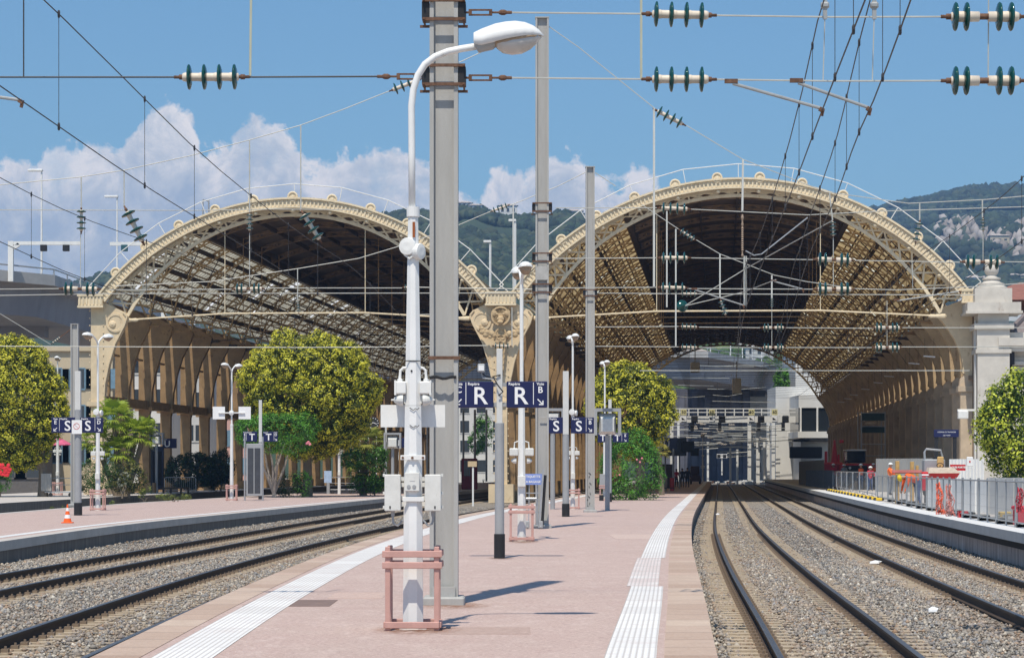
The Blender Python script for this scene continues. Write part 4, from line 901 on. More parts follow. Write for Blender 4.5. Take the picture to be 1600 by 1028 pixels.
st4 = thing('stay_wire', 'short insulated stay wire leaning from the mast behind the left blue S sign', 'stay wire', P(95,530,112)); insul(st4, P(79,538,112), P(95,526,112)); wire(st4, [P(95,526,112),P(114,512,112)], .02, RUST); wire(st4, [P(0,490,112),P(79,538,112)], .012, CABLEL)
# ------------------------------------------------------------------ lamps, signs, platform furniture
def guard(cx, cy, label, w=.50, h=.86, z=0.0):
    t = thing('guard_frame', label, 'guard frame', (cx,cy,z), 'pink guard frames round lamp feet'); a = w/2; r = .052
    for sx in (-1,1):
        for sy in (-1,1):
            mb = MB(); mb.bevbox((cx+sx*a-r/2,cy+sy*a-r/2,z),(cx+sx*a+r/2,cy+sy*a+r/2,z+h),.006); mb.build('post', PINK, t)
    for zz in (h-.075, h-.19, .06):
        for sy in (-1,1):
            mb = MB(); e = .03 if zz > .2 else .0; mb.bevbox((cx-a-r/2-e,cy+sy*(a+.028)-.018,z+zz-.033),(cx+a+r/2+e,cy+sy*(a+.028)+.018,z+zz+.033),.006); mb.build('rail', PINK, t)
        for sx in (-1,1):
            mb = MB(); mb.bevbox((cx+sx*(a+.028)-.018,cy-a,z+zz-.031),(cx+sx*(a+.028)+.018,cy+a,z+zz+.031),.006); mb.build('rail', PINK, t)
    return t
def octpole(mb, x, y, z0, z1, r0, r1):
    vs = []
    for z, r in ((z0,r0),(z1,r1)):
        for k in range(8): a = math.pi/8+k*math.pi/4; vs.append((x+r*math.cos(a), y+r*math.sin(a), z))
    mb.add(vs, [(k,(k+1)%8,8+(k+1)%8,8+k) for k in range(8)]+[tuple(range(7,-1,-1)),tuple(range(8,16))])
YL = 25.75; xl = XA(645.5, YL)
lampt = thing('street_lamp', 'white lamp post nearest the camera with boxes, two blank plates and curved arm', 'lamp post', (xl,YL,0), 'white lamp posts on the platforms')
def pz(py): return ZA(py, YL)
def pxx(px): return XA(px, YL)
LAMPW = M('lamp_white', (.78,.78,.77), .38, var=.05, scale=4, spots=((.46,.40,.33), 7, .63, (1,1,.45)))
mb = MB(); octpole(mb, xl, YL, -.02, pz(705), .113, .098); octpole(mb, xl, YL, pz(705), pz(338), .098, .055); mb.lathe((xl,YL,pz(339)),(0,0,1),[(0,.058),(.0,.068),(.10,.068),(.10,.05)],16); mb.lathe((xl,YL,-.01),(0,0,1),[(0,.15),(.03,.15),(.035,.11)],8); mb.build('pole', LAMPW, lampt)
mb = MB(); arm = [(643.8,333),(643.5,240),(643,165),(646,140),(653,118),(664,101),(680,89),(700,81),(722,76.5),(748,72.5)]; mb.tube([P(a,b,YL) for a,b in arm], .036, 14); mb.build('arm', LAMPW, lampt, smooth=True)
def loft(mb, secs, Y, lower=False, seg=10):
    rows = []
    for px, t, b, hw in secs:
        x = XA(px,Y); zt, zb = ZA(t,Y), ZA(b,Y); row = []
        for k in range(seg+1):
            a = math.pi*k/seg
            if not lower: row.append((x, Y-hw*math.cos(a), zb+(zt-zb)*math.sin(a)**.7))
            else: row.append((x, Y-hw*math.cos(a), zt+(zb-zt)*math.sin(a)**.8))
        rows.append(row)
    n = seg+1; vs = [q for r in rows for q in r]; fs = []
    for i in range(len(rows)-1):
        for k in range(seg): fs.append((i*n+k, i*n+k+1, (i+1)*n+k+1, (i+1)*n+k))
        fs.append((i*n+seg, i*n, (i+1)*n, (i+1)*n+seg))
    fs.append(tuple(range(n))); fs.append(tuple((len(rows)-1)*n+k for k in range(n-1,-1,-1)))
    mb.add(vs, fs)
mb = MB(); loft(mb, [(740,51.5,66,.075),(741,51,71,.09),(752,45.5,73,.125),(774,37.5,68.5,.165),(790,34.5,65.5,.18),(805,33.5,62.5,.185),(820,35.5,60,.17),(833,40.5,58,.13),(842,47,57,.085),(849.5,55.5,57,.02)], YL); hd = mb.build('lamp_head', LAMPW, lampt, smooth=True)
mb = MB(); loft(mb, [(742,70,74,.07),(748,73,83,.08),(770,69.5,78,.10),(774,68.6,74,.11)], YL, True); mb.build('neck', GREYP, hd)
LENS = glassy('lamp_lens', (.52,.50,.48), .15); RIMB = M('lamp_rim', (.34,.25,.17), .5)
mb = MB(); loft(mb, [(776,68,76,.12),(786,66,83.5,.15),(800,63.6,86,.165),(815,61,84.5,.16),(829,58.9,77.5,.13),(840,57.4,67.5,.09),(846,57,59,.04)], YL, True); mb.build('lens', LENS, hd, smooth=True)
mb = MB(); loft(mb, [(774,68.5,74,.135),(790,65.5,73.5,.17),(815,61,69,.172),(835,58,63.5,.12),(846,57,58.5,.05)], YL, True); mb.build('lens_rim', RIMB, hd, smooth=True)
# loudspeaker discs
for px, py, d, r in ((637.5,386,(-.35,-1,0),.092),(655.5,394,(.9,-.55,0),.085)):
    mb = MB(); d = Vector(d).normalized(); c = P(px,py,YL)+Vector((0,-.06,0)); mb.lathe(c-d*.05, d, [(0,.05),(.0,.075),(.02,r*.97),(.06,r),(.075,r*.94),(.08,r*.5),(.078,0)], 22); mb.build('loudspeaker', WHITEP, lampt)
mb = MB(); mb.tube([P(632,398,YL-.02),P(640,404,YL-.08),P(650,396,YL-.08),P(655,405,YL-.05)],.012,6); mb.build('bracket', WHITEP, lampt)
mb = MB(); mb.box((pxx(645),YL-.078,pz(372)),(pxx(649),YL-.068,pz(348))); mb.build('rust_streak', M('rust_streak', (.30,.09,.03), .9), lampt)
for s in (-1,1):
    mb = MB(); x0 = xl+s*.07; x1 = xl+s*.19; a, b = sorted((x0,x1)); mb.bevbox((a,YL-.09,pz(616)),(b,YL+.05,pz(596)),.012); mb.box((min(x1,x1-s*.02),YL-.10,pz(617.5)),(max(x1,x1-s*.02),YL+.06,pz(594.5)))
    mb.lathe((xl+s*.135,YL-.03,pz(597)),(0,0,1),[(0,.028),(.03,.028),(.035,.016),(.07,.014)],8); mb.tube([(xl+s*.135,YL-.03,pz(590)),(xl+s*.13,YL-.03,pz(579)),(xl+s*.10,YL-.03,pz(575)),(xl+s*.06,YL-.03,pz(574.5))],.014,7)
    mb.build('junction_box', WHITEP, lampt)
    mb = MB(); mb.lathe((xl+s*.10,YL-.04,pz(625)),(s,0,0),[(0,.062),(.025,.062),(.05,.055),(.09,.03),(.10,.01),(.125,.008)],14); mb.tube([(xl+s*.09,YL-.04,pz(618)),(xl+s*.085,YL-.04,pz(631))],.008,5); mb.build('horn', BOXW, lampt)
    mb = MB(); a, b = sorted((xl+s*.065, pxx(594 if s < 0 else 695))); mb.box((a,YL+.10,pz(667)),(b,YL+.106,pz(632))); mb.build('sign_plate', WHITEP, lampt)
    mb = MB(); a, b = sorted((pxx(601.5 if s < 0 else 689.5), pxx(626.5 if s < 0 else 664))); mb.bevbox((a,YL-.10,pz(798)),(b,YL+.05,pz(741)),.008); mb.mi = 1
    mb.box((a+.05 if s < 0 else b-.07,YL-.105,pz(794)),(a+.065 if s < 0 else b-.055,YL-.098,pz(790)))
    mb.mi = 0
    for zz in (742,770,792): mb.bar((a if s < 0 else b, YL-.02, pz(zz)), ((a if s < 0 else b)+s*.02, YL-.02, pz(zz)), .03)
    for zz in (748,757,778,787): mb.bar((xl+s*.08,YL-.02,pz(zz)),(b if s < 0 else a,YL-.02,pz(zz)),.03,.045)
    mb.build('cable_box', [BOXW, BLACKP], lampt)
    mb = MB(); cxp = (a+b)/2+s*.0; mb.tube([(cxp,YL-.02,pz(798)),(cxp,YL-.02,pz(812)),(cxp-s*.01,YL-.02,pz(818)),(cxp-s*.05,YL-.02,pz(821)),(xl+s*.10,YL-.02,pz(812))],.012,7); mb.lathe((cxp,YL-.02,pz(806)),(0,0,1),[(0,.02),(.05,.022),(.055,.03),(.06,.03)],8); mb.build('conduit', GREYP, lampt)
mb = MB(); mb.bevbox((pxx(633),YL-.145,pz(767)),(pxx(656),YL-.09,pz(738)),.006); mb.box((pxx(641),YL-.149,pz(751)),(pxx(649),YL-.145,pz(744))); mb.mi = 1
for px in (639.5,648): mb.lathe((pxx(px),YL-.145,pz(760)),(0,-1,0),[(0,.02),(.006,.02),(.007,.012)],14)
mb.build('meter_plate', [BOXW, GREYP], lampt)
mb = MB(); mb.bevbox((pxx(626.5),YL-.115,pz(718.5)),(pxx(665),YL-.095,pz(711)),.003); mb.mi = 1
for px in (630,645,661.5): mb.lathe((pxx(px),YL-.115,pz(715)),(0,-1,0),[(0,.014),(.015,.012)],7)
mb.build('pole_clamp', [WHITEP, RUST], lampt)
mb = MB(); mb.bevbox((pxx(630),YL-.12,pz(783)),(pxx(663),YL-.10,pz(776)),.003); mb.build('pole_clamp', WHITEP, lampt)
mb = MB()
for py in (635,662): mb.lathe((xl,YL,pz(py)),(0,0,1),[(0,.088),(.008,.090),(.016,.088)],8); mb.tube([P(640+i*3,py+(2+ (i*7)%5),YL-.095) for i in range(6)],.004,5)
mb.build('cable_tie', BLACKP, lampt)
mb = MB(); mb.lathe((pxx(643.5),YL-.075,pz(580)),(0,-1,0),[(0,.012),(.01,.01)],8); mb.box((xl-.075,YL-.082,pz(565)),(xl+.075,YL-.07,pz(563.6))); mb.build('bolt', BLACKP, lampt)
guard(xl, YL+.02, 'pink steel guard frame round the foot of the nearest white lamp post')
# --- generic platform lamp with two heads
def lamp(px, base_py, head_py, label, z=0.0, plates=False, boxes=True, single=False, hd=(.12,-1,.0), Y=None, thick=1.0):
    Y = Y or F*(EYE-z)/(base_py-HY); x = XA(px,Y); zt = ZA(head_py,Y); t = thing('street_lamp', label, 'lamp post', (x,Y,z), 'white lamp posts on the platforms')
    zc = z+(zt-z)*.55; mb = MB(); octpole(mb, x, Y, z-.01, zc, .105*thick, .075*thick); mb.lathe((x,Y,zc),(0,0,1),[(0,.085),(.12,.085),(.12,.05)],10); mb.tube([(x,Y,zc),(x,Y,zt-.35)],.045,10); mb.build('pole', WHITEP, t)
    d = Vector(hd).normalized()
    for k, dd in enumerate((d, -d) if not single else (d,)):
        c = Vector((x,Y,zt)); mb = MB(); mb.tube([(x,Y,zt-.36),c-Vector((0,0,.20))+dd*.08,c-Vector((0,0,.06))+dd*.26,c+dd*.42],.036,8); mb.build('arm', WHITEP, t)
        mb = MB(); o = c+dd*.38; a = dd.cross(Vector((0,0,1))); secs = [(0,.08,.07),(.12,.14,.13),(.34,.17,.15),(.52,.13,.10),(.62,.03,.03)]; vs = []; n = 9
        for (q,w,h) in secs:
            for i in range(n): w2 = math.pi*i/(n-1); vs.append(o+dd*q+a*(-w*math.cos(w2))+Vector((0,0,-.05+h*math.sin(w2)+q*.08)))
        mb.add(vs, [(i*n+j,i*n+j+1,(i+1)*n+j+1,(i+1)*n+j) for i in range(4) for j in range(n-1)]+[(i*n+n-1,i*n,(i+1)*n,(i+1)*n+n-1) for i in range(4)]+[tuple(range(n)),tuple(4*n+j for j in range(n-1,-1,-1))])
        h_ = mb.build('lamp_head', WHITEP, t, smooth=False)
        mb = MB(); vs = []
        for (q,w,h) in ((.14,.11,.10),(.34,.14,.16),(.50,.10,.09)):
            for i in range(n): w2 = math.pi*i/(n-1); vs.append(o+dd*q+a*(-w*math.cos(w2))+Vector((0,0,-.055-h*math.sin(w2)+q*.08)))
        mb.add(vs, [(i*n+j,i*n+j+1,(i+1)*n+j+1,(i+1)*n+j) for i in range(2) for j in range(n-1)]+[tuple(range(n)),tuple(2*n+j for j in range(n-1,-1,-1))]); mb.build('lens', RIMB, h_)
    if boxes:
        mb = MB(); zz = z+(zt-z)*.31; mb.bevbox((x-.28,Y-.10,zz+.02),(x-.08,Y+.06,zz+.20),.02); mb.bevbox((x+.08,Y-.10,zz+.02),(x+.28,Y+.06,zz+.20),.02)
        for s in (-1,1): mb.lathe((x+s*.12,Y,zz-.09),(s,0,0),[(0,.07),(.06,.06),(.12,.02)],10); mb.tube([(x+s*.17,Y,zz+.2),(x+s*.16,Y,zz+.33),(x+s*.07,Y,zz+.36)],.018,6)
        mb.build('junction_box', BOXW, t); mb = MB(); zz = zc+.1; mb.lathe((x-.03,Y-.10,zz),(-.2,-1,0),[(0,.08),(.05,.13),(.1,.12),(.11,0)],16); mb.lathe((x+.08,Y,zz-.04),(1,-.3,0),[(0,.08),(.05,.12),(.1,.11),(.11,0)],16); mb.build('loudspeaker', WHITEP, t)
        mb = MB(); mb.bevbox((x-.09,Y-.17,z+1.25),(x+.09,Y-.08,z+1.5),.01); mb.build('meter_plate', BOXW, t)
    if plates:
        zz = ZA(645,Y)
        for s in (-1,1):
            mb = MB(); a,b = sorted((x+s*.36,x+s*1.0)); mb.box((a,Y+.03,zz-.33),(b,Y+.05,zz+.33)); mb.build('sign_plate', SIGNW, t)
        mb = MB(); mb.tube([(x-.7,Y-.02,zz),(x+.7,Y-.02,zz)],.035,6); mb.lathe((x,Y-.1,zz),(0,-1,0),[(0,.14),(.06,.12),(.1,.0)],12); mb.build('cross_tube', WHITEP, t)
    return t, x, Y
t, x, Y = lamp(815, 845, 421, 'white two-headed lamp post between the right R sign and the second mast'); guard(x, Y, 'pink guard frame round the foot of the lamp by the luggage rack')
t, x, Y = lamp(895, 795, 527, 'white two-headed lamp post beside the right blue S sign'); guard(x, Y, 'pink guard frame with a red sticker round the lamp behind the S sign')
t, x, Y = lamp(945, 782, 567, 'white lamp post with grey cabinet in front of the green bush', boxes=False)
guard(x, Y, 'pink guard frame behind the grey cabinet by the green bush')
mb = MB(); mb.bevbox((x-.28,Y-.28,.62),(x+.22,Y-.11,1.4),.02); mb.build('cabinet', GREYP, t); mb = MB(); mb.box((x-.3,Y-.3,0),(x-.08,Y-.13,.3)); mb.box((x+.02,Y-.3,0),(x+.24,Y-.13,.3)); mb.build('cabinet_foot', BLACKP, t)
t, x, Y = lamp(153, 797, 525, 'white two-headed lamp post beside the left blue S sign and the palm', hd=(-.5,-1,0)); guard(x, Y, 'pink guard frame round the lamp beside the orange cone')
t, x, Y = lamp(362, 782, 571, 'white two-headed lamp post with two square white plates before the round tree', plates=True, boxes=False, hd=(-.45,-1,0)); guard(x, Y, 'pink guard frame round the lamp with square plates')
t, x, Y = lamp(90, 771, 560, 'white lamp post half hidden behind the tree at the left edge', Y=158); guard(x, Y, 'pink guard frame behind the grey luggage trolley at left')
t, x, Y = lamp(530, 772, 560, 'white lamp post hidden in the big round tree', Y=166)
# --- blue signs
def arrow(mb, c, s, dx):
    """diagonal arrow pointing down; dx = +1 right, -1 left"""
    x, y, z = c
    def q(a, b): return (x+dx*a*s, y, z+b*s)
    mb.prism([q(-.5,.38),q(-.38,.5),q(.38,-.26),q(.26,-.38)], (0,.003,0)); mb.prism([q(.5,-.5),q(.5,.22),q(.32,.22),q(.32,-.32),q(-.22,-.32),q(-.22,-.5)], (0,.003,0))
def panel(t, x0, x1, y0, y1, Y, letter, voie, side, frac=.34):
    """side = +1: the track letter and arrow sit at the right end"""
    a, b = XA(x0,Y), XA(x1,Y); zt, zb = ZA(y0,Y), ZA(y1,Y); h = zt-zb; w = b-a
    mb = MB(); mb.bevbox((a,Y-.09,zb),(b,Y+.09,zt),.012); pn = mb.build('sign_panel', NAVY, t); yf = Y-.0935
    dx = a+w*(1-frac) if side > 0 else a+w*frac
    cl = (a+dx)/2 if side > 0 else (dx+b)/2; cv = (dx+b)/2 if side > 0 else (a+dx)/2
    if voie is None: cl = (a+b)/2
    text(letter, (cl+.01,yf,zb+h*.42), h*.92, SIGNW, pn, bold=h*.012)
    text('Repère', ((a if side > 0 or voie is None else dx)+.035,yf,zt-h*.10), h*.15, SIGNW, pn, align='LEFT', bold=h*.003)
    if voie:
        text('Voie', (cv,yf,zt-h*.10), h*.15, SIGNW, pn, bold=h*.003); text(voie, (cv,yf,zt-h*.33), h*.34, SIGNW, pn, bold=h*.006)
        mb = MB(); mb.box((dx-.006,yf-.002,zb+h*.12),(dx+.006,yf+.002,zt-h*.04)); mb.build('divider', SIGNW, pn)
        mb = MB(); arrow(mb, (cv,yf-.002,zb+h*.22), h*.24, side); mb.build('arrow', SIGNW, pn)
    return pn
def signpole(name, label, px, base_py, mid_py, top_py, r, up_r, z=0.0, Y=None):
    Y = Y or F*(EYE-z)/(base_py-HY); x = XA(px,Y); t = thing(name, label, 'sign', (x,Y,z), 'blue marker signs')
    zm, zt = ZA(mid_py,Y), ZA(top_py,Y); mb = MB(); mb.lathe((x,Y,z+.45),(0,0,1),[(0,r),(zm-z-.45,r),(zm-z-.44,r*.8)],18); mb.build('pole', GREYP if r > .05 else WHITEP, t)
    mb = MB(); mb.bevbox((x-up_r,Y-up_r,zm-.02),(x+up_r,Y+up_r,zt),.008); mb.build('upper_post', M('pale_aluminium', (.60,.60,.58), .5, var=.05) if not bpy.data.materials.get('pale_aluminium') else bpy.data.materials['pale_aluminium'], t)
    mb = MB(); mb.lathe((x,Y,z-.01),(0,0,1),[(0,r*1.18),(.46,r*1.18),(.465,r)],18); mb.build('foot', BLACKP, t)
    return t, x, Y
t, x, Y = signpole('marker_sign', 'grey pole with two large blue R panels for tracks C and B', 780.5, 872, 661, 545, .088, .055)
panel(t, 706, 771, 596, 637, Y, 'R', 'C', -1); panel(t, 791.5, 855, 596, 637, Y, 'R', 'B', 1)
for py in (601,632): mb = MB(); mb.box((XA(770,Y),Y-.03,ZA(py+3,Y)),(XA(793,Y),Y+.03,ZA(py-3,Y))); mb.build('bracket', GREYP, t)
mb = MB(); mb.tube([P(782,586,Y-.07),P(770,588,Y-.10),P(778,602,Y-.14),P(786,612,Y-.12),P(779,618,Y-.1)],.014,6); mb.tube([P(745,578,Y),P(760,588,Y),P(776,592,Y)],.01,6); mb.build('cable', BLACKP, t)
mb = MB(); c = P(752,576,Y); mb.bevbox((c.x-.07,Y-.10,c.z-.07),(c.x+.07,Y+.02,c.z+.09),.02); mb.mi = 1; mb.box((c.x-.05,Y-.106,c.z-.04),(c.x+.05,Y-.098,c.z+.06)); mb.mi = 0; mb.tube([(c.x,Y-.03,c.z-.06),(c.x+.03,Y-.03,c.z-.18),(c.x+.26,Y-.03,c.z-.2)],.015,6); mb.build('floodlight', [GREYP, SIGNW], t)
t, x, Y = signpole('marker_sign', 'pale pole with two blue S panels in front of the right round tree', 884, 807, 678, 580, .115, .10)
panel(t, 857, 880, 652, 677, Y, 'S', None, 1); panel(t, 892, 928, 652, 677, Y, 'S', 'B', 1)
t, x, Y = signpole('marker_sign', 'pale pole with two blue S panels for tracks E and D and a prohibition plate', 122, 805, 640, 580, .125, .10)
panel(t, 81, 118, 652, 676, Y, 'S', 'E', -1); panel(t, 126, 161, 652, 676, Y, 'S', 'D', 1)
mb = MB(); a, b = P(113.5,678,Y), P(129.5,656.5,Y); mb.bevbox((a.x,Y-.19,a.z),(b.x,Y-.17,b.z),.008); pl = mb.build('notice_plate', SIGNW, t)
mb = MB(); c = P(121,666,Y); mb.tube([(c.x+.105*math.sin(q),Y-.191,c.z+.105*math.cos(q)) for q in np.linspace(0,6.2832,25)],.009,5,cap=False); mb.bar((c.x-.075,Y-.193,c.z+.075),(c.x+.075,Y-.193,c.z-.075),.015,.004); mb.build('prohibition_ring', M('sign_red', (.55,.06,.05), .5), pl)
t, x, Y = signpole('marker_sign', 'pale pole with blue T panels in front of the oleander', 407, 780, 690, 625, .10, .085)
panel(t, 380, 402, 674, 690, Y, 'T', 'E', -1, .25); panel(t, 411, 434, 674, 690, Y, 'T', 'D', 1, .25)
t, x, Y = signpole('marker_sign', 'pale pole with blue T panels at the green bush on the pink platform', 953, 784, 680, 624, .09, .08)
panel(t, 934, 949, 676, 691, Y-.25, 'T', None, 1); panel(t, 957, 982, 676, 691, Y, 'T', 'B', 1, .42)
t, x, Y = signpole('marker_sign', 'dark post with small blue U panel beside the left dark bush', 246, 768, 690, 680, .06, .05, Y=178)
panel(t, 254, 276, 685, 700, Y, 'U', '', 1)
t, x, Y = signpole('marker_sign', 'thin post with blue U panel partly behind the nearest lamp post', 603, 774, 690, 662, .07, .06, Y=160)
panel(t, 610, 640, 684, 699, Y, 'U', '', 1)
t, x, Y = signpole('marker_sign', 'blue U panel hanging in the shade by the kiosk under the right arch', 1052, 764, 705, 700, .08, .06, Y=200)
panel(t, 1033, 1058, 685, 701, Y, 'U', '', 1); mb = MB(); a, b = P(1029,700,Y), P(1034,682,Y); mb.box((a.x-.1,Y-.12,a.z),(b.x,Y-.1,b.z)); mb.build('end_plate', SIGNW, t)
# --- monitors on posts
def monitor(px0, px1, py0, py1, Y, label, z=0.0, foot=True):
    a, b = XA(px0,Y), XA(px1,Y); zt, zb = ZA(py0,Y), ZA(py1,Y); w = b-a; h = zt-zb; cx = (a+b)/2; t = thing('train_monitor', label, 'monitor', (cx,Y,z), 'train monitors on posts'); f = w*.11
    mb = MB(); mb.box((a,Y-.35,zb),(a+f,Y+.35,zt)); mb.box((b-f,Y-.35,zb),(b,Y+.35,zt)); mb.box((a+f,Y-.35,zt-f*1.1),(b-f,Y+.35,zt)); mb.build('frame', GREYP, t)
    mb = MB(); x0, x1 = a+f*1.6, b-f*1.6; z0, z1 = zb+.02*h, zt-f*1.6; q = w*.09
    mb.add([(x0,Y,z0),(x1,Y,z0),(x1,Y,z1),(x0,Y,z1),(x0+q,Y-.4,z0+h*.12),(x1-q,Y-.4,z0+h*.12),(x1-q,Y-.4,z1-h*.22),(x0+q,Y-.4,z1-h*.22)],[(4,5,6,7),(0,1,5,4),(1,2,6,5),(2,3,7,6),(3,0,4,7),(3,2,1,0)]); mb.build('screen_housing', BOXW, t)
    if foot: mb = MB(); mb.lathe((cx,Y,z),(0,0,1),[(0,.10),(zb-z,.10)],12); mb.build('post', GREYP, t)
    return t
monitor(928, 970, 638, 680, 100, 'grey framed train monitor seen from behind in front of the round tree'); monitor(846, 881, 638, 655, 103, 'grey train monitor mostly hidden behind the left S panel')
monitor(600, 627, 676, 701, 150, 'grey train monitor on a post beside the yucca'); monitor(233, 256, 676, 695, 176, 'grey train monitor above the dark timetable case')
# --- timetable case, cone, trolleys
c = G(397,782); t = thing('timetable_case', 'dark timetable case with two glazed doors under the T panels', 'timetable case', c)
mb = MB(); mb.bevbox((XA(385,c.y),c.y-.1,.25),(XA(410,c.y),c.y+.15,ZA(693,c.y)),.02); mb.build('case', GREYP, t)
for q in (387.5,398): mb = MB(); mb.box((XA(q,c.y),c.y-.108,.38),(XA(q+9,c.y),c.y-.1,ZA(700,c.y))); mb.build('glass_door', M('case_glass', (.06,.065,.075), .15) if not bpy.data.materials.get('case_glass') else bpy.data.materials['case_glass'], t)
for q in (382.5,410.5): mb = MB(); mb.lathe((XA(q,c.y),c.y,0),(0,0,1),[(0,.05),(ZA(682,c.y),.05)],8); mb.build('post', STEEL, t)
c = P(247,740,178); t = thing('timetable_case', 'dark blue timetable case beside the low dark bush', 'timetable case', (c.x,178,0)); mb = MB(); mb.bevbox((XA(236,178),177.8,.2),(XA(256,178),178.2,ZA(697,178)),.03); mb.build('case', M('case_blue', (.03,.04,.08), .4), t)
mb = MB(); mb.box((XA(239,178),177.78,.5),(XA(253,178),177.8,ZA(705,178))); mb.build('glass_door', GLASSD, t)
c = G(105.5,817); t = thing('traffic_cone', 'orange and white traffic cone standing on the left platform', 'traffic cone', c)
mb = MB(); mb.bevbox((c.x-.17,c.y-.17,0),(c.x+.17,c.y+.17,.035),.01); mb.build('base', ORANGE, t)
mb = MB(); prof = [(.035,.125,0),(.15,.098,0),(.1501,.099,1),(.26,.075,1),(.2601,.074,0),(.37,.052,0),(.3701,.053,1),(.47,.034,1),(.4701,.033,0),(.58,.02,0)]
for (a,r0,m0),(b,r1,m1_) in zip(prof,prof[1:]):
    mb.mi = m0 if m0 == m1_ else m0; mb.lathe((c.x,c.y,0),(0,0,1),[(a,r0),(b,r1)],18)
mb.build('cone', [ORANGE, SIGNW], t)
def trolley(px, Y, label, w=1.35, z=0.0, flip=1):
    x = XA(px,Y); t = thing('luggage_trolley', label, 'luggage trolley', (x,Y,z), 'luggage trolleys'); a = w/2
    mb = MB(); mb.bevbox((x-a,Y-.35,z+.25),(x+a,Y+.35,z+.32),.01); mb.build('deck', STEEL, t)
    mb = MB()
    for s in (-1,1): mb.tube([(x+s*a*.92,Y-.3,z+.3),(x+s*a*.92,Y-.3,z+1.15),(x+s*a*.9,Y+.3,z+1.15),(x+s*a*.92,Y+.3,z+.3)],.022,6)
    for zz in (.72,1.12): mb.tube([(x-a*.9,Y+.3,z+zz),(x+a*.9,Y+.3,z+zz)],.02,6)
    mb.build('rail', STEEL, t)
    for s in (-1,1): mb = MB(); mb.lathe((x+s*a*.62,Y-.38,z+.13),(0,1,0),[(0,.12),(.07,.12)],14); mb.build('wheel', TYRE, t)
    return t, x
t, x = trolley(534, 168, 'silver luggage trolley with pale blue board near the hedge', 1.9)
mb = MB(); mb.box((x-1.15,167.5,.75),(x-.65,167.53,1.55)); mb.build('board', M('pale_blue_board', (.38,.50,.68), .5), t); mb = MB(); mb.box((x-.98,167.5,0),(x-.78,167.6,.75)); mb.build('board_foot', GREYP, t)
t, x = trolley(96, 150, 'grey luggage trolley with wooden end boards under the left tree', 1.9)
for q in (-1.15,.62): mb = MB(); mb.box((x+q,149.6,.35),(x+q+.62,149.66,1.4)); mb.build('end_board', M('weathered_board', (.34,.33,.31), .9, var=.2, stretch=(6,1,.5)) if not bpy.data.materials.get('weathered_board') else bpy.data.materials['weathered_board'], t)
c = G(838,826); t = thing('luggage_rack', 'luggage cart with pale blue label board leaning by the second mast', 'luggage cart', c)
Y = c.y; mb = MB()
for px in (826,838): mb.bar(P(px,820,Y),P(px+1,757,Y),.025)
for py in (770,780,800): mb.bar(P(822,py,Y),P(846,py,Y),.03)
mb.tube([P(840,820,Y-.1),P(840,785,Y-.1),P(838,778,Y-.1),P(822,778,Y-.1)],.018,6); mb.build('frame', STEEL, t)
mb = MB(); mb.bar(P(842,824,Y-.05),P(849,733,Y-.05),.05,.07); mb.build('side_rail', STEEL, t); mb = MB(); mb.bar(P(847,822,Y+.05),P(852,742,Y+.05),.08,.1); mb.build('handle_board', BLACKP, t)
mb = MB(); a, b = P(818,757,Y-.02), P(849,740,Y-.02); mb.box((a.x,Y-.06,a.z),(b.x,Y-.03,b.z)); bd = mb.build('label_board', M('label_blue', (.20,.28,.60), .5), t)
text('ETIQUETTE', (XA(832,Y),Y-.063,ZA(744.5,Y)), .085, SIGNW, bd, bold=.002); text('LA BAGAGE', (XA(832,Y),Y-.063,ZA(752.5,Y)), .085, SIGNW, bd, bold=.002)
for px in (824,845): mb = MB(); mb.bevbox((XA(px,Y)-.06,Y-.1,.02),(XA(px,Y)+.06,Y+.1,.22),.02); mb.lathe((XA(px,Y),Y-.05,.06),(1,0,0),[(-.02,.06),(.02,.06)],10); mb.build('wheel', GREYP, t)
# track marker post with blank plate, clock, red kiosk, barriers
c = G(739,790,-.5); t = thing('marker_post', 'thin white post with small blank cream plate standing on the ballast', 'marker post', c); mb = MB(); mb.box((c.x-.05,c.y-.04,-.52),(c.x+.05,c.y+.04,ZA(727,c.y))); mb.build('post', WHITEP, t)
mb = MB(); a, b = P(731,729,c.y), P(745,720.5,c.y); mb.box((a.x,c.y-.08,a.z),(b.x,c.y-.045,b.z)); mb.build('plate', M('cream_plate', (.60,.45,.27), .7), t)
c = P(583,661,165); t = thing('platform_clock', 'round dark station clock with pale ticks and hands beside the blank plate', 'clock', (c.x,165,0)); mb = MB(); mb.lathe((c.x,165,c.z),(0,-1,0),[(-.1,.40),(0,.42),(.02,.42),(.02,.38),(.01,.0)],24); mb.build('dial', M('clock_dial', (.03,.03,.03), .6), t)
mb = MB()
for k in range(12): a = k*math.pi/6; mb.bar((c.x+.30*math.sin(a),164.97,c.z+.30*math.cos(a)),(c.x+.36*math.sin(a),164.97,c.z+.36*math.cos(a)),.05,.02,up=(0,1,0))
mb.build('tick', SIGNW, t); mb = MB(); mb.bar((c.x,164.96,c.z+.04),(c.x-.2,164.96,c.z-.09),.05,.02,up=(0,1,0)); mb.bar((c.x,164.96,c.z+.04),(c.x+.24,164.96,c.z-.06),.04,.02,up=(0,1,0)); mb.build('hand', SIGNW, t)
mb = MB(); mb.box((c.x-.05,165,0),(c.x+.05,165.1,c.z)); mb.build('post', BLACKP, t)
c = P(233,661,172); mb = MB(); mb.lathe((c.x,172,c.z),(0,-1,0),[(-.1,.40),(0,.44),(.03,.44),(.03,.0)],22); mb.box((c.x+.1,172.02,0),(c.x+.2,172.1,c.z)); tag(mb.build('platform_clock', M('clock_back', (.025,.028,.03), .6)), 'round black clock on a post right of the palm', 'clock')
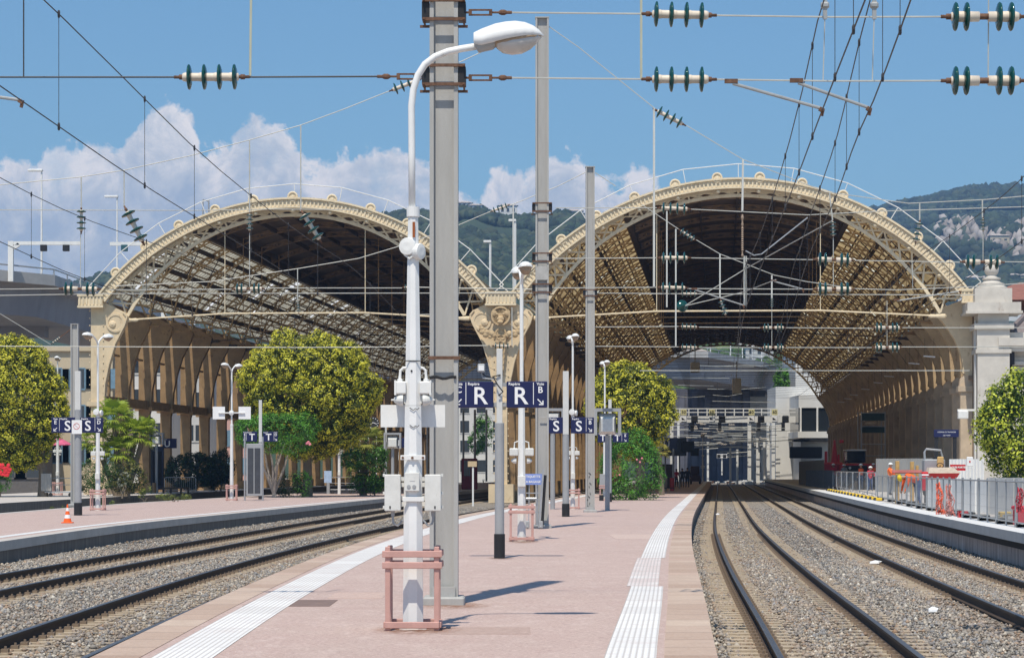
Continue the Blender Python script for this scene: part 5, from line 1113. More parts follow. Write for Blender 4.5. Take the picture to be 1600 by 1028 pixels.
c = P(732,735,205); t = thing('vending_machine', 'dark red vending machine on the platform behind the middle columns', 'vending machine', (c.x,205,0)); mb = MB(); mb.bevbox((XA(721,205),204.6,0),(XA(746,205),205.4,ZA(716,205)),.04); mb.build('cabinet', M('kiosk_red', (.22,.02,.03), .5), t); mb = MB(); mb.box((XA(725,205),204.57,1.1),(XA(735,205),204.6,ZA(719,205))); mb.build('glass_front', GLASSD, t)
def barrier(x0, x1, Y, z, label, dy=0.0, h=1.1):
    t = thing('crowd_barrier', label, 'barrier', ((x0+x1)/2,Y,z), 'grey crowd barriers'); mb = MB(); n = int((x1-x0)/.14)
    p = [(x0,Y,z+.1),(x0,Y,z+h-.1),(x0+.1,Y+dy*.1,z+h),(x1-.1,Y+dy*.9,z+h),(x1,Y+dy,z+h-.1),(x1,Y+dy,z+.1)]; mb.tube(p,.024,6); mb.tube([(x0,Y,z+.2),(x1,Y+dy,z+.2)],.02,6); mb.build('frame', STEEL, t)
    mb = MB()
    for i in range(1,n): k = i/n; mb.tube([(x0+(x1-x0)*k,Y+dy*k,z+.2),(x0+(x1-x0)*k,Y+dy*k,z+h)],.009,4)
    mb.build('bar', STEEL, t)
    for q,yy in ((x0+.25,Y),(x1-.25,Y+dy)): mb = MB(); mb.bar((q,yy-.3,z+.03),(q,yy+.3,z+.03),.04); mb.bar((q,yy,z+.03),(q,yy,z+.2),.04); mb.build('foot', STEEL, t)
    return t
barrier(XA(257,172), XA(306,172), 172, 0, 'grey crowd barrier in front of the low dark bush at left')
c = P(275,760,171); mb = MB(); mb.box((c.x-1.0,170.7,.32),(c.x+.9,171.2,.42)); 
for q in (-.9,-.4,.3,.8): mb.box((c.x+q,170.75,0),(c.x+q+.1,171.1,.32))
tag(mb.build('bench', DARKI), 'low dark bench behind the crowd barrier', 'bench')
mb = MB(); cc = P(60,797,110)
# far platform items under the right arch
c = P(1075,740,230); t = thing('kiosk', 'dark platform kiosk with screens in the shade under the right arch', 'kiosk', (c.x,230,0)); mb = MB(); mb.box((XA(1020,215),214.5,ZA(712,215)),(XA(1072,215),216.5,ZA(684,215))); mb.build('fascia', M('kiosk_dark', (.03,.035,.05), .4), t)
mb = MB(); mb.bevbox((XA(1064,215),214.2,ZA(706,215)),(XA(1084,215),215.2,ZA(690,215)),.05); mb.bevbox((XA(1080,215),215,ZA(712,215)),(XA(1092,215),216,ZA(700,215)),.05); mb.build('screen', BLACKP, t)
for px in (1024,1040,1062): mb = MB(); mb.box((XA(px,215)-.06,215.2,0),(XA(px,215)+.06,215.4,ZA(700,215))); mb.build('post', GREYP, t)
mb = MB(); mb.bevbox((XA(1022,217),216,0),(XA(1052,217),218.5,2.1),.05); mb.build('counter', M('kiosk_body', (.10,.07,.06), .6), t)
for px, w, col, nm in ((1037,.6,(.30,.27,.22),'grey litter bin in the shade beside the kiosk'),(1050,.35,(.45,.04,.03),'red litter bin in the shade beside the kiosk')):
    c = P(px,757,190); mb = MB(); mb.lathe((c.x,190,0),(0,0,1),[(0,w*.42),(.9,w*.5),(.95,w*.52),(1.0,w*.4)],14); mb.mi = 1; mb.lathe((c.x,190,.2),(0,0,1),[(0,w*.51),(.06,w*.51)],14); tag(mb.build('litter_bin', [M('bin_'+str(px), col, .6), BLACKP]), nm, 'litter bin')
c = P(1086,730,280); t = thing('luggage_tug', 'small dark platform tug parked by the platform edge under the arch', 'tug', (c.x,280,0)); mb = MB(); mb.bevbox((c.x-.55,279,.3),(c.x+.55,281.5,1.0),.08); mb.bevbox((c.x-.5,280,1.0),(c.x+.5,281.2,2.0),.1); mb.build('body', M('tug_body', (.07,.045,.05), .5), t)
for s in (-1,1): mb = MB(); mb.lathe((c.x+s*.5,279.4,.3),(s,0,0),[(-.1,.3),(.1,.3)],14); mb.build('wheel', TYRE, t)
lamp(1098, 760, 680, 'far white lamp post at the end of the pink platform', Y=330, plates=False)
# ------------------------------------------------------------------ trees, shrubs, people, site works
def leaves(C, N_, size, asp, col, r, droop=0.0):
    """quads at C with normals N_ -> V, F, colours"""
    n = len(C); N_ = N_/np.linalg.norm(N_,axis=1,keepdims=True); rv = r.normal(0,1,(n,3)); a = np.cross(N_,rv); a /= np.linalg.norm(a,axis=1,keepdims=True)+1e-9; b = np.cross(N_,a)
    s = (size*r.uniform(.65,1.3,n))[:,None]; a = a*s*asp; b = b*s
    V = np.stack([C-b*.5, C+a*.5-b*.05, C+b*.5, C-a*.5-b*.05],1).reshape(-1,3); Fq = np.arange(4*n).reshape(n,4); return V, Fq, np.repeat(col,4,0)
def crown(name, lobes, mat, parent, seed, leaf=.135, asp=.6, clumps=7.5, per=30, young=((.80,.72,.06),(.57,.57,.05)), old=((.07,.10,.02),(.17,.20,.035)), clump_r=.27, fill=.25, yfrac=.95, origin=None):
    """dense clipped crown: leaf rosettes over the surface of overlapping lobes; the leaf tips are young yellow growth, the rest older dark leaves"""
    r = np.random.default_rng(seed); CC, NN = [], []
    for (cx,cy,cz,rx,ry,rz) in lobes:
        area = 4*math.pi*((rx*ry)**1.6/3+(rx*rz)**1.6/3+(ry*rz)**1.6/3)**(1/1.6); n = int(area*clumps)
        d = r.normal(0,1,(n,3)); d /= np.linalg.norm(d,axis=1,keepdims=True); k = r.uniform(.88,1.10,n)[:,None]
        p = np.array([cx,cy,cz])+d*np.array([rx,ry,rz])*k; nn = d/np.array([rx,ry,rz]); CC.append(p); NN.append(nn/np.linalg.norm(nn,axis=1,keepdims=True))
        m = int(n*fill); d = r.normal(0,1,(m,3)); d /= np.linalg.norm(d,axis=1,keepdims=True); k = r.uniform(.55,.9,m)[:,None]; CC.append(np.array([cx,cy,cz])+d*np.array([rx,ry,rz])*k); NN.append(d)
    C = np.concatenate(CC); Nn = np.concatenate(NN); keep = np.ones(len(C),bool)
    for (cx,cy,cz,rx,ry,rz) in lobes: keep &= (((C-np.array([cx,cy,cz]))/np.array([rx,ry,rz]))**2).sum(1) > .55
    C, Nn = C[keep], Nn[keep]; n = len(C); tone = r.uniform(0,1,n); m0 = lobes[0]; big = len(lobes) > 20
    prot = np.sqrt((((C-np.array(m0[:3]))/(np.array(m0[3:])/.80))**2).sum(1)) if big else np.ones(n)
    P_ = np.repeat(C,per,0); Q = np.repeat(Nn,per,0); off_ = r.normal(0,1,(n*per,3)); off_ /= np.linalg.norm(off_,axis=1,keepdims=True)
    rad = r.uniform(.15,1,(n*per,1))**.6*clump_r; P2 = P_+off_*rad; out = (off_*Q).sum(1); nrm = off_*.9+Q*.5+r.normal(0,.35,(n*per,3))
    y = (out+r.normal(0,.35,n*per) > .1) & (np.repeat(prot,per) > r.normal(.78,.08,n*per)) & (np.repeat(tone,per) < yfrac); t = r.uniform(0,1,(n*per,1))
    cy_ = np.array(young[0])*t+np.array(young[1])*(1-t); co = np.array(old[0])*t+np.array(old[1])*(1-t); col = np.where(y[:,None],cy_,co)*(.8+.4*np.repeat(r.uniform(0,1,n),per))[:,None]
    V, Fq, c4 = leaves(P2, nrm, leaf, asp, col, r)
    return arrmesh(name, V, Fq, mat, c4, parent, ORG[parent.name] if parent is not None else origin)
BARK = M('bark', (.20,.16,.12), .95, var=.25, scale=6, bump=.5, bscale=12, stretch=(1,1,.25)); BARKP = M('pale_bark', (.34,.29,.24), .95, var=.25, scale=5, bump=.4, stretch=(1,1,.3))
def trunk(t, base, tips, r0, mat=BARK, fork=.5):
    mb = MB(); b = Vector(base); zf = fork
    top = b+Vector((0,0,zf)); mb.tube([b-Vector((0,0,.1)), b+Vector((.02,0,zf*.5)), top], [r0*1.25,r0,r0*.9], 9)
    for q in tips:
        q = Vector(q); mid = top.lerp(q,.5)+Vector((random.uniform(-.15,.15),random.uniform(-.15,.15),.1)); mb.tube([top-Vector((0,0,.1)), mid, q], [r0*.75,r0*.5,r0*.22], 7)
    return mb.build('trunk', mat, t)
def ellipsoid_lobes(c, R_, n, seed, lr=(.42,.55)):
    """a crown clipped to an uneven egg whose surface is made of many small bumps"""
    r = np.random.default_rng(seed); L = [(*c, R_[0]*.80, R_[1]*.80, R_[2]*.80)]
    for i in range(n):
        ph = math.acos(1-2*(i+.5)/n); th = i*2.39996+r.uniform(-.25,.25); d = np.array([math.sin(ph)*math.cos(th), math.sin(ph)*math.sin(th), math.cos(ph)]); k = r.uniform(*lr); o = r.uniform(.80,.96)-k/max(R_[0],.1)*.55
        L.append((c[0]+d[0]*R_[0]*o, c[1]+d[1]*R_[1]*o, c[2]+d[2]*R_[2]*o, k, k, k*.9))
    return L
YB = 150.0
def tree(label, px0, px1, py0, py1, base, Y, seed, n=90, tr=.28, lr=(.45,.95), skew=0, **kw):
    a, b = XA(px0,Y), XA(px1,Y); zt, zb = ZA(py0,Y), ZA(py1,Y); cx = (a+b)/2; R_ = ((b-a)/2, (b-a)/2*.9, (zt-zb)/2); cz = (zt+zb)/2
    t = thing('clipped_tree', label, 'tree', (base[0],Y,base[1]), 'clipped round trees'); trunk(t, (base[0],Y,base[1]), [(cx+R_[0]*.5*math.cos(k*1.6),Y+R_[1]*.45*math.sin(k*1.6),cz+R_[2]*.2) for k in range(5)], tr, fork=max(.8,(zb-base[1])+.5))
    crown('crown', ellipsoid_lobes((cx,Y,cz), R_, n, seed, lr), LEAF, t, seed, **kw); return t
tree('big round yellow-green tree on the left platform behind the T sign', 370, 598, 514, 725, (XA(480,YB),0), YB, 5, n=110)
tree('round yellow-green tree on the pink platform behind the train monitor', 914, 1058, 561, 722, (XA(1000,145),0), 145, 6, n=70, lr=(.35,.75))
tree('tall rounded yellow-green tree cut by the left edge of the picture', -70, 106, 520, 745, (XA(67,YB),0), YB, 7, n=100)
tree('loose light green tree behind the hoarding at the right edge', 1526, 1700, 575, 760, (XA(1610,98),.28), 98, 8, n=80, leaf=.13, young=((.66,.68,.07),(.46,.55,.06)), old=((.05,.10,.02),(.08,.14,.03)), clump_r=.32, clumps=7, per=26, lr=(.3,.75))
def bush(name, label, cat, lobes, seed, base, group=None, trunk_tips=None, bark=BARK, tr=.08, **kw):
    t = thing(name, label, cat, base, group)
    if trunk_tips: trunk(t, base, trunk_tips, tr, bark, .3)
    else: trunk(t, base, [(base[0]+random.uniform(-.3,.3),base[1]+random.uniform(-.3,.3),base[2]+.7) for _ in range(4)], .05, bark, .2)
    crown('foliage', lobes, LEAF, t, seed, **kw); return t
GREEN = dict(young=((.16,.42,.04),(.10,.30,.03)), old=((.025,.08,.015),(.05,.13,.02)), leaf=.17, asp=.24, clump_r=.24, clumps=12, per=15)
DKG = dict(young=((.05,.11,.03),(.035,.08,.025)), old=((.012,.03,.012),(.02,.05,.015)), leaf=.16, asp=.3, clump_r=.22, clumps=12, per=13, yfrac=.4)
def lob(px, py, rpx, rpy, Y, dy=0.8): s = Y/F; return (XA(px,Y), Y, ZA(py,Y), rpx*s, rpx*s*dy, rpy*s)
Y = 134.0
bush('oleander_bush', 'dense bright green oleander bush with a few pink flowers on the pink platform', 'bush', [lob(985,730,46,48,Y),lob(1008,745,27,36,Y-.4),lob(965,740,28,38,Y-.3),lob(985,695,30,26,Y),lob(975,765,32,18,Y-.5),lob(1000,700,20,18,Y-.5)], 21, (XA(985,Y),Y,0), **GREEN)
Y = 146.0
ol = bush('oleander_bush', 'spreading green oleander on pale stems behind the timetable case', 'bush', [lob(430,668,58,20,Y),lob(392,675,24,22,Y-.5),lob(450,682,40,26,Y-.6),lob(470,668,30,22,Y),lob(420,688,38,20,Y-.8),lob(440,672,40,24,Y-1.2),lob(405,680,30,20,Y-1)], 22, (XA(428,Y),Y,0), trunk_tips=[P(400,690,Y),P(420,690,Y-.4),P(440,692,Y),P(455,690,Y+.3),P(412,688,Y+.3),P(446,690,Y-.5)], bark=BARKP, tr=.13, **GREEN)
def flowers(t, pts, Y, col, r=.09):
    mb = MB()
    for px, py in pts: c = P(px,py,Y); mb.lathe((c.x,c.y,c.z),(0,-1,.3),[(0,.01),(.03,r),(.05,r*.8),(.06,.0)],7)
    mb.build('flower', col, t)
PNKF = M('pink_petal', (.70,.22,.26), .7); REDF = M('red_petal', (.60,.02,.03), .7)
flowers(ol, [(482,691),(484,694),(479,693)], 144.6, PNKF)
o2 = [o for o in SC.objects if o.name == 'oleander_bush'][0]; flowers(o2, [(995,718),(1000,722),(1003,716),(968,742)], 132.3, PNKF, .055)
Y = 148; bush('round_hedge', 'small clipped dark round hedge at the kerb of the left platform', 'hedge', [lob(452,758,22,17,Y-1),lob(444,760,14,16,Y-1)], 23, (XA(452,Y-1),Y-1,0), **{**DKG, 'leaf':.1,'asp':.5}); bush('round_hedge', 'small clipped bright green hedge next to the dark round one', 'hedge', [lob(474,757,13,19,Y-1.2),lob(468,745,14,8,Y-1)], 24, (XA(474,Y-1),Y-1,0), **{**GREEN,'leaf':.1,'asp':.5})
Y = 178; bush('dark_shrub', 'broad dark green shrub behind the crowd barrier', 'shrub', [lob(300,735,40,26,Y),lob(285,740,26,22,Y-1),lob(330,735,28,22,Y+1)], 25, (XA(300,Y),Y,0), **{**DKG,'leaf':.24})
Y = 180; bush('dark_shrub', 'dark feathery shrub right of the crowd barrier', 'shrub', [lob(345,730,20,26,Y),lob(335,745,20,18,Y)], 26, (XA(345,Y),Y,0), **{**DKG,'leaf':.24})
Y = 152; bush('dark_shrub', 'dark green shrub below the fan palm with dry yellow tips', 'shrub', [lob(200,742,22,24,Y),lob(212,750,18,18,Y-.6),lob(190,755,18,14,Y)], 27, (XA(202,Y),Y,0), young=((.22,.20,.05),(.12,.14,.03)), old=((.02,.04,.015),(.03,.06,.02)), leaf=.12, clumps=12, per=14)
bush('dark_shrub', 'mid green shrub left of the fan palm behind the lamp', 'shrub', [lob(172,745,14,20,Y),lob(140,745,20,24,Y+1),lob(155,755,20,14,Y)], 28, (XA(160,Y),Y,0), **{**GREEN, 'young':((.08,.17,.03),(.05,.12,.03))})
bush('pale_shrub', 'silvery shrub on the planted platform under the palm', 'shrub', [lob(191,750,7,12,Y-2),lob(195,745,6,8,Y-2)], 29, (XA(191,Y-2),Y-2,0), young=((.5,.5,.42),(.4,.42,.34)), old=((.15,.18,.1),(.2,.22,.14)), leaf=.09, clump_r=.1)
rb = bush('flowering_shrub', 'shrub with red flowers at the left edge under the tree', 'shrub', [lob(0,748,16,20,148),lob(-14,752,18,20,148)], 30, (XA(0,148),148,0), **GREEN); flowers(rb, [(2+random.uniform(-8,14),735+random.uniform(-9,8)) for _ in range(34)], 147.0, REDF, .12)
bush('kerb_weed', 'tuft of yellow-green weeds at the kerb below the dark shrub', 'weed', [lob(228,772,9,8,128)], 31, (XA(228,128),128,-.5), young=((.35,.36,.06),(.25,.28,.05)), old=((.08,.12,.03),(.12,.15,.04)), leaf=.2, asp=.15, clump_r=.2)
bush('kerb_weed', 'low weeds growing between rail and kerb at the far left', 'weed', [lob(270,776,26,3,127),lob(165,786,14,3,118),lob(95,795,14,3,113)], 32, (XA(270,127),127,-.52), young=((.25,.28,.06),(.2,.24,.05)), old=((.08,.12,.03),(.12,.15,.04)), leaf=.15, asp=.15, clump_r=.12)
bush('dark_shrub', 'leafy green shrub under the yucca beside the luggage trolley', 'shrub', [lob(590,735,14,34,156),lob(550,718,17,16,155),lob(590,712,16,14,155),lob(572,755,26,14,157)], 33, (XA(585,156),156,0), **{**GREEN,'asp':.45,'young':((.13,.30,.03),(.08,.2,.03))})
# --- palms
def fan_palm(label, px, pys, Y, crowns, seed, base_z=0.0, frond=1.0, col=((.36,.44,.05),(.16,.26,.035))):
    r = np.random.default_rng(seed); x = XA(px,Y); t = thing('fan_palm', label, 'palm', (x,Y,base_z))
    for (cx,cy,ra,n) in crowns:
        top = P(cx,cy,Y); mb = MB(); mb.tube([(x+(top.x-x)*.2,Y,base_z),(x+(top.x-x)*.6,Y,base_z+(top.z-base_z)*.5),top],[.2,.17,.15],8); mb.build('trunk', BARK, t)
    V, Fq, Cc = [], [], []; k = 0
    for (cx,cy,ra,n) in crowns:
        c = np.array(P(cx,cy,Y)); R_ = ra*Y/F
        for i in range(n):
            ph = math.acos(1-1.55*(i+.5)/n); th = i*2.39996+r.uniform(-.2,.2); d = np.array([math.sin(ph)*math.cos(th),math.sin(ph)*math.sin(th),math.cos(ph)]); L = R_*r.uniform(.5,.68); o = c+d*L; side = np.cross(d,[0,0,1.0]); side /= np.linalg.norm(side)+1e-6; up = np.cross(side,d)
            w = .03; V += [c-side*w,c+side*w,o+side*w*.6,o-side*w*.6]; Fq.append([k,k+1,k+2,k+3]); Cc += [np.array(col[1])*.9]*4; k += 4
            tone = np.array(col[0])*(q := r.uniform(.4,1.2))+np.array(col[1])*(1.2-q)*.8
            for j in range(17):
                a = (j/16-.5)*4.0; e = (d*math.cos(a)+side*math.sin(a)); l = R_*.52*r.uniform(.85,1.1)*(1-.25*abs(j/16-.5)); tip = o+e*l-np.array([0,0,l*.28*r.uniform(.5,1.4)]); m = o+e*l*.5; s = np.cross(e,up); s /= np.linalg.norm(s)+1e-6; ww = R_*.035
                V += [o,m+s*ww+up*.02,tip,m-s*ww+up*.02]; Fq.append([k,k+1,k+2,k+3]); Cc += [tone]*4; k += 4
    arrmesh('fronds', np.array(V), np.array(Fq), LEAF, np.array(Cc), t, ORG[t.name]); return t
fan_palm('clump of bright green fan palms behind the left S sign', 190, 770, 154, [(178,655,38,34),(212,680,34,30),(150,690,32,28),(185,705,34,28),(228,668,22,18)], 41)
fan_palm('spiky yucca with green and yellow blades beside the monitor', 568, 770, 157, [(572,690,34,30),(565,720,28,22),(560,740,24,16)], 42, col=((.30,.30,.06),(.08,.16,.03)))
fan_palm('small palm with yellow fronds at the U panel under the right tree', 1035, 750, 160, [(1030,705,20,14)], 43, col=((.36,.32,.07),(.15,.2,.04)))
# --- people
SKIN = M('skin', (.45,.27,.18), .6, var=.05); JEAN = M('denim_blue', (.07,.10,.20), .8); DARKC = M('dark_cloth', (.025,.025,.03), .85); GREYC = M('grey_cloth', (.25,.25,.26), .85); REDC = M('red_cloth', (.45,.03,.05), .8)
HELM = M('white_helmet', (.78,.78,.76), .35, var=.03); HELMY = M('yellow_helmet', (.75,.55,.03), .35, var=.03)
def person(label, base, face, cloth, legs, pose='stand', helmet=None, h=1.75, group=None, vest=None):
    """one skinned body from a joint skeleton; face = heading in radians (0 looks to the camera, -Y)"""
    k = h/1.75; J = {'pel':(0,0,.93),'wai':(0,0,1.08),'che':(0,0,1.30),'nec':(0,0,1.47),'hea':(0,-.02,1.60),'top':(0,-.01,1.70),'sl':(.18,0,1.40),'sr':(-.18,0,1.40),'el':(.25,.02,1.13),'er':(-.25,.02,1.13),'wl':(.26,-.08,.90),'wr':(-.26,-.08,.90),'hl':(.26,-.11,.80),'hr':(-.26,-.11,.80),
         'tl':(.10,0,.88),'tr':(-.10,0,.88),'kl':(.11,-.02,.49),'kr':(-.11,-.01,.49),'al':(.12,.03,.09),'ar':(-.12,.03,.09),'fl':(.13,-.12,.04),'fr':(-.13,-.12,.04)}
    if pose == 'work': J.update(er=(-.30,-.18,1.16),wr=(-.12,-.36,1.12),hr=(-.06,-.43,1.12),el=(.28,-.14,1.15),wl=(.16,-.36,1.05),hl=(.10,-.44,1.04))
    if pose == 'walk': J.update(kl=(.10,-.16,.50),al=(.10,-.18,.12),fl=(.10,-.34,.07),kr=(-.10,.08,.50),ar=(-.10,.34,.14),fr=(-.10,.24,.05))
    if pose == 'bend':
        J.update(wai=(0,-.14,1.0),che=(0,-.38,1.06),nec=(0,-.55,1.08),hea=(0,-.67,1.06),top=(0,-.77,1.04),sl=(.18,-.46,1.06),sr=(-.18,-.46,1.06),el=(.22,-.50,.80),er=(-.22,-.50,.80),wl=(.16,-.58,.56),wr=(-.16,-.58,.56),hl=(.14,-.62,.47),hr=(-.14,-.62,.47))
    names = list(J); idx = {n: i for i, n in enumerate(names)}; ca, sa = math.cos(face), math.sin(face)
    bones = [('pel','wai',1),('wai','che',1),('che','nec',1),('nec','hea',0),('hea','top',0),('che','sl',1),('che','sr',1),('sl','el',1),('sr','er',1),('el','wl',1),('er','wr',1),('wl','hl',0),('wr','hr',0),('pel','tl',2),('pel','tr',2),('tl','kl',2),('tr','kr',2),('kl','al',2),('kr','ar',2),('al','fl',3),('ar','fr',3)]
    rad = dict(pel=.13,wai=.125,che=.15,nec=.06,hea=.095,top=.07,sl=.075,sr=.075,el=.05,er=.05,wl=.036,wr=.036,hl=.042,hr=.042,tl=.10,tr=.10,kl=.068,kr=.068,al=.045,ar=.045,fl=.045,fr=.045)
    vs = [Vector((J[n][0]*ca-J[n][1]*sa, J[n][0]*sa+J[n][1]*ca, J[n][2]))*k for n in names]
    me = bpy.data.meshes.new('tmp'); me.from_pydata([tuple(v) for v in vs], [(idx[a],idx[b]) for a,b,_ in bones], []); o = bpy.data.objects.new('tmp', me); COL.objects.link(o)
    md = o.modifiers.new('skin','SKIN'); md.use_smooth_shade = True; sub = o.modifiers.new('sub','SUBSURF'); sub.levels = 1; sub.render_levels = 1
    for i, n in enumerate(names): me.skin_vertices[0].data[i].radius = (rad[n]*k,)*2; me.skin_vertices[0].data[i].use_root = (n == 'pel')
    dg = bpy.context.evaluated_depsgraph_get(); nm = bpy.data.meshes.new_from_object(o.evaluated_get(dg)); bpy.data.objects.remove(o)
    nm.materials.clear(); [nm.materials.append(q) for q in (SKIN, cloth, legs, DARKC)]
    for p in nm.polygons:
        c = p.center; best = None
        for a, b, g in bones:
            A, B = vs[idx[a]], vs[idx[b]]; t = max(0,min(1,(c-A).dot(B-A)/(B-A).length_squared)); d = (c-A.lerp(B,t)).length-min(rad[a],rad[b])*.6
            if best is None or d < best[0]: best = (d, g)
        p.material_index = best[1]; p.use_smooth = True
    bo = bpy.data.objects.new('person', nm); COL.objects.link(bo); place(bo, None, Vector(base)); tag(bo, label, 'person', group)
    hd = Vector(base)+vs[idx['hea']]; tp = Vector(base)+vs[idx['top']]; ax = (tp-hd).normalized(); fw = Vector((sa,-ca,0)); fw = (fw-ax*fw.dot(ax)).normalized()
    mb = MB()
    for s in (-1,1): e = hd+ax*.03+fw*.085*k+ax.cross(fw)*s*.032; mb.lathe(e, fw, [(0,.012),(.008,.008)], 6)
    mb.add([hd+fw*.09+ax*.02,hd+fw*.125-ax*.015,hd+fw*.09-ax*.02+ax.cross(fw)*.018,hd+fw*.09-ax*.02-ax.cross(fw)*.018],[(0,1,2),(0,3,1),(1,3,2)]); mb.build('face_detail', DARKC, bo)
    if helmet:
        mb = MB(); mb.lathe(hd+ax*.045, ax, [(0,.15),(.012,.15),(.015,.118),(.05,.115),(.085,.09),(.105,.05),(.112,0)], 14); mb.build('helmet', helmet, bo)
    else:
        mb = MB(); mb.lathe(hd+ax*.03-fw*.02, ax, [(0,.10),(.04,.108),(.08,.09),(.11,.05),(.12,0)], 12); mb.build('hair', M('hair_dark', (.03,.02,.015), .8) if not bpy.data.materials.get('hair_dark') else bpy.data.materials['hair_dark'], bo)
    if vest:
        mb = MB(); a, b, c = [Vector(base)+vs[idx[q]] for q in ('wai','che','nec')]; d1 = (b-a).normalized(); side = ax.cross(fw); ds = (Vector(base)+vs[idx['sl']]-(Vector(base)+vs[idx['sr']])).normalized(); f2 = d1.cross(ds)
        ring_ = []
        for o_, w, dp in ((a-d1*.10,.175,.135),(a+d1*.06,.165,.135),(b,.20,.165),(b+d1*.09,.205,.15),(c-d1*.035,.10,.09)):
            ring_ += [o_*1+ds*(w*k*math.cos(t))+f2*(dp*k*math.sin(t)) for t in np.linspace(0,2*math.pi,13)[:-1]]
        mb.add(ring_, [(i*12+j,i*12+(j+1)%12,(i+1)*12+(j+1)%12,(i+1)*12+j) for i in range(4) for j in range(12)]); mb.build('vest', vest, bo, smooth=True)
    return bo
def W_(px, Y, z=.28): return (XA(px,Y),Y,z)
gw = 'workers in orange vests and helmets'
person('worker in dark clothes with white helmet beside the red boom', W_(1302,182), .3, REDC, DARKC, 'stand', HELM, 1.8, gw)
person('worker in grey shirt with white helmet between boom and red machine', W_(1319,184), -.4, GREYC, JEAN, 'stand', HELM, 1.75, gw)
person('worker in bright orange vest seen in front of the cab machine', W_(1345,168), .1, DARKC, JEAN, 'stand', HELM, 1.75, gw, ORANGE)
person('shorter worker in red shirt with white helmet right of the orange vest', W_(1360,158), .2, REDC, JEAN, 'work', HELM, 1.55, gw)
person('worker in red and orange vest with white helmet farthest right of the group', W_(1365,172), -.3, REDC, DARKC, 'stand', HELM, 1.8, gw, ORANGE)
person('worker standing alone in pale orange vest left of the timber posts', W_(1391,132), 1.1, ORANGE, GREYC, 'work', HELM, 1.72, gw, M('vest_pale_orange', (.85,.24,.09), .7, var=.04))
person('worker bending forward in orange vest with yellow helmet', W_(1434,93), -1.3, ORANGE, JEAN, 'bend', HELMY, 1.75, gw, ORANGE)
person('worker crouched in dark overalls beside the white hoarding', W_(1449,95), .6, DARKC, DARKC, 'bend', None, 1.45, gw)
person('person in dark clothes walking in the shade on the pink platform', W_(1066,225,0), math.pi, DARKC, DARKC, 'walk', None, 1.75, 'people in the shade under the arch')
person('person in black standing next to the walking one in the shade', W_(1074,226,0), math.pi, DARKC, DARKC, 'stand', None, 1.8, 'people in the shade under the arch')
person('person in red top half hidden behind the kiosk post', W_(1057,228,0), .5, REDC, DARKC, 'stand', None, 1.7, 'people in the shade under the arch')
# --- site works on the right platform
FENCE = M('fence_grey', (.33,.34,.35), .5, metal=.3, var=.1); HOARD = M('white_hoarding', (.82,.82,.80), .55, var=.06, scale=1, stretch=(3,3,.5)); HOARDG = M('grey_hoarding', (.34,.34,.33), .6, var=.1, scale=1, stretch=(4,4,.3)); BROWNH = M('brown_hoarding', (.25,.21,.16), .8, var=.12, scale=1, stretch=(4,4,.4))
fx = lambda Y: E(Y)+7.58+max(0,(Y-70))*.014
ys = [47.5,51,54.5,58.1,61.8,65.6,69.5,73.6,77.9,82.4,87.2,92.5,98.5,105,114]
descr = ['nearest the right edge','with the red net at its right','before the grey panel','before the ribbed white hoarding','in the middle of the white hoarding','before the small red crate','just right of the orange net','left of the orange net','before the crouched worker','before the bending worker','beyond the bending worker','second before the lone worker','in front of the lone worker','next to the crowd barriers']
for i, (a, b) in enumerate(zip(ys, ys[1:])):
    p, q = Vector((fx(a),a,.30)), Vector((fx(b),b,.30)); t = thing('site_fence', 'wire mesh site fence panel '+descr[i], 'fence panel', p.lerp(q,.5), 'mesh fence panels along the right platform'); h = 1.12
    mb = MB()
    for s in (.01,.5,.99): c = p.lerp(q,s); mb.tube([c, c+Vector((0,0,h))], .032 if s != .5 else .024, 6)
    mb.tube([p+Vector((0,0,h-.06)), q+Vector((0,0,h-.06))],.022,5); mb.tube([p+Vector((0,0,.12)), q+Vector((0,0,.12))],.018,5); mb.build('frame', FENCE, t)
    mb = MB()
    for k in range(1,20): c = p.lerp(q,k/20); mb.bar(c+Vector((0,0,.12)), c+Vector((0,0,h-.06)), .004)
    for z in (.4,.7): mb.bar(p+Vector((0,0,z)), q+Vector((0,0,z)), .004)
    mb.build('mesh', FENCE, t)
    for c in (p,q): mb = MB(); mb.bevbox((c.x-.02,c.y-.12,.28),(c.x+.75,c.y+.12,.40),.03); mb.build('foot', HOARDG, t)
for i in range(7):
    Ya = 116+i*8.4; xa = E(Ya)+8.25+i*.09; xb = E(Ya+7.9)+8.34+i*.09
    barrier(xa, xb, Ya, .30, ['grey crowd barrier nearest the fence panels, before the lone worker','second grey crowd barrier counted from the fence panels','third grey crowd barrier counted from the fence panels','middle grey crowd barrier in front of the red shirted workers','grey crowd barrier in front of the orange vest worker','grey crowd barrier before the red boom','farthest grey crowd barrier next to the brown hoarding'][i], 7.9, 1.2)
def wallpanel(name, label, p0, p1, z0, z1, mat, ribs, cat='hoarding', d=.05):
    p0, p1 = Vector(p0), Vector(p1); t = thing(name, label, cat, (p0.x,p0.y,z0)); u = (p1-p0).normalized(); nrm = Vector((u.y,-u.x,0))
    mb = MB(); mb.prism([p0+Vector((0,0,z0-p0.z)),p1+Vector((0,0,z0-p1.z)),p1+Vector((0,0,z1-p1.z)),p0+Vector((0,0,z1-p0.z))], nrm*-d); L = (p1-p0).length; n = int(L/ribs)
    for k in range(n+1): c = p0+u*(L*k/n); mb.bar((c.x+nrm.x*.02,c.y+nrm.y*.02,z0),(c.x+nrm.x*.02,c.y+nrm.y*.02,z1),.07,.04,up=nrm)
    mb.build('panel', mat, t); return t
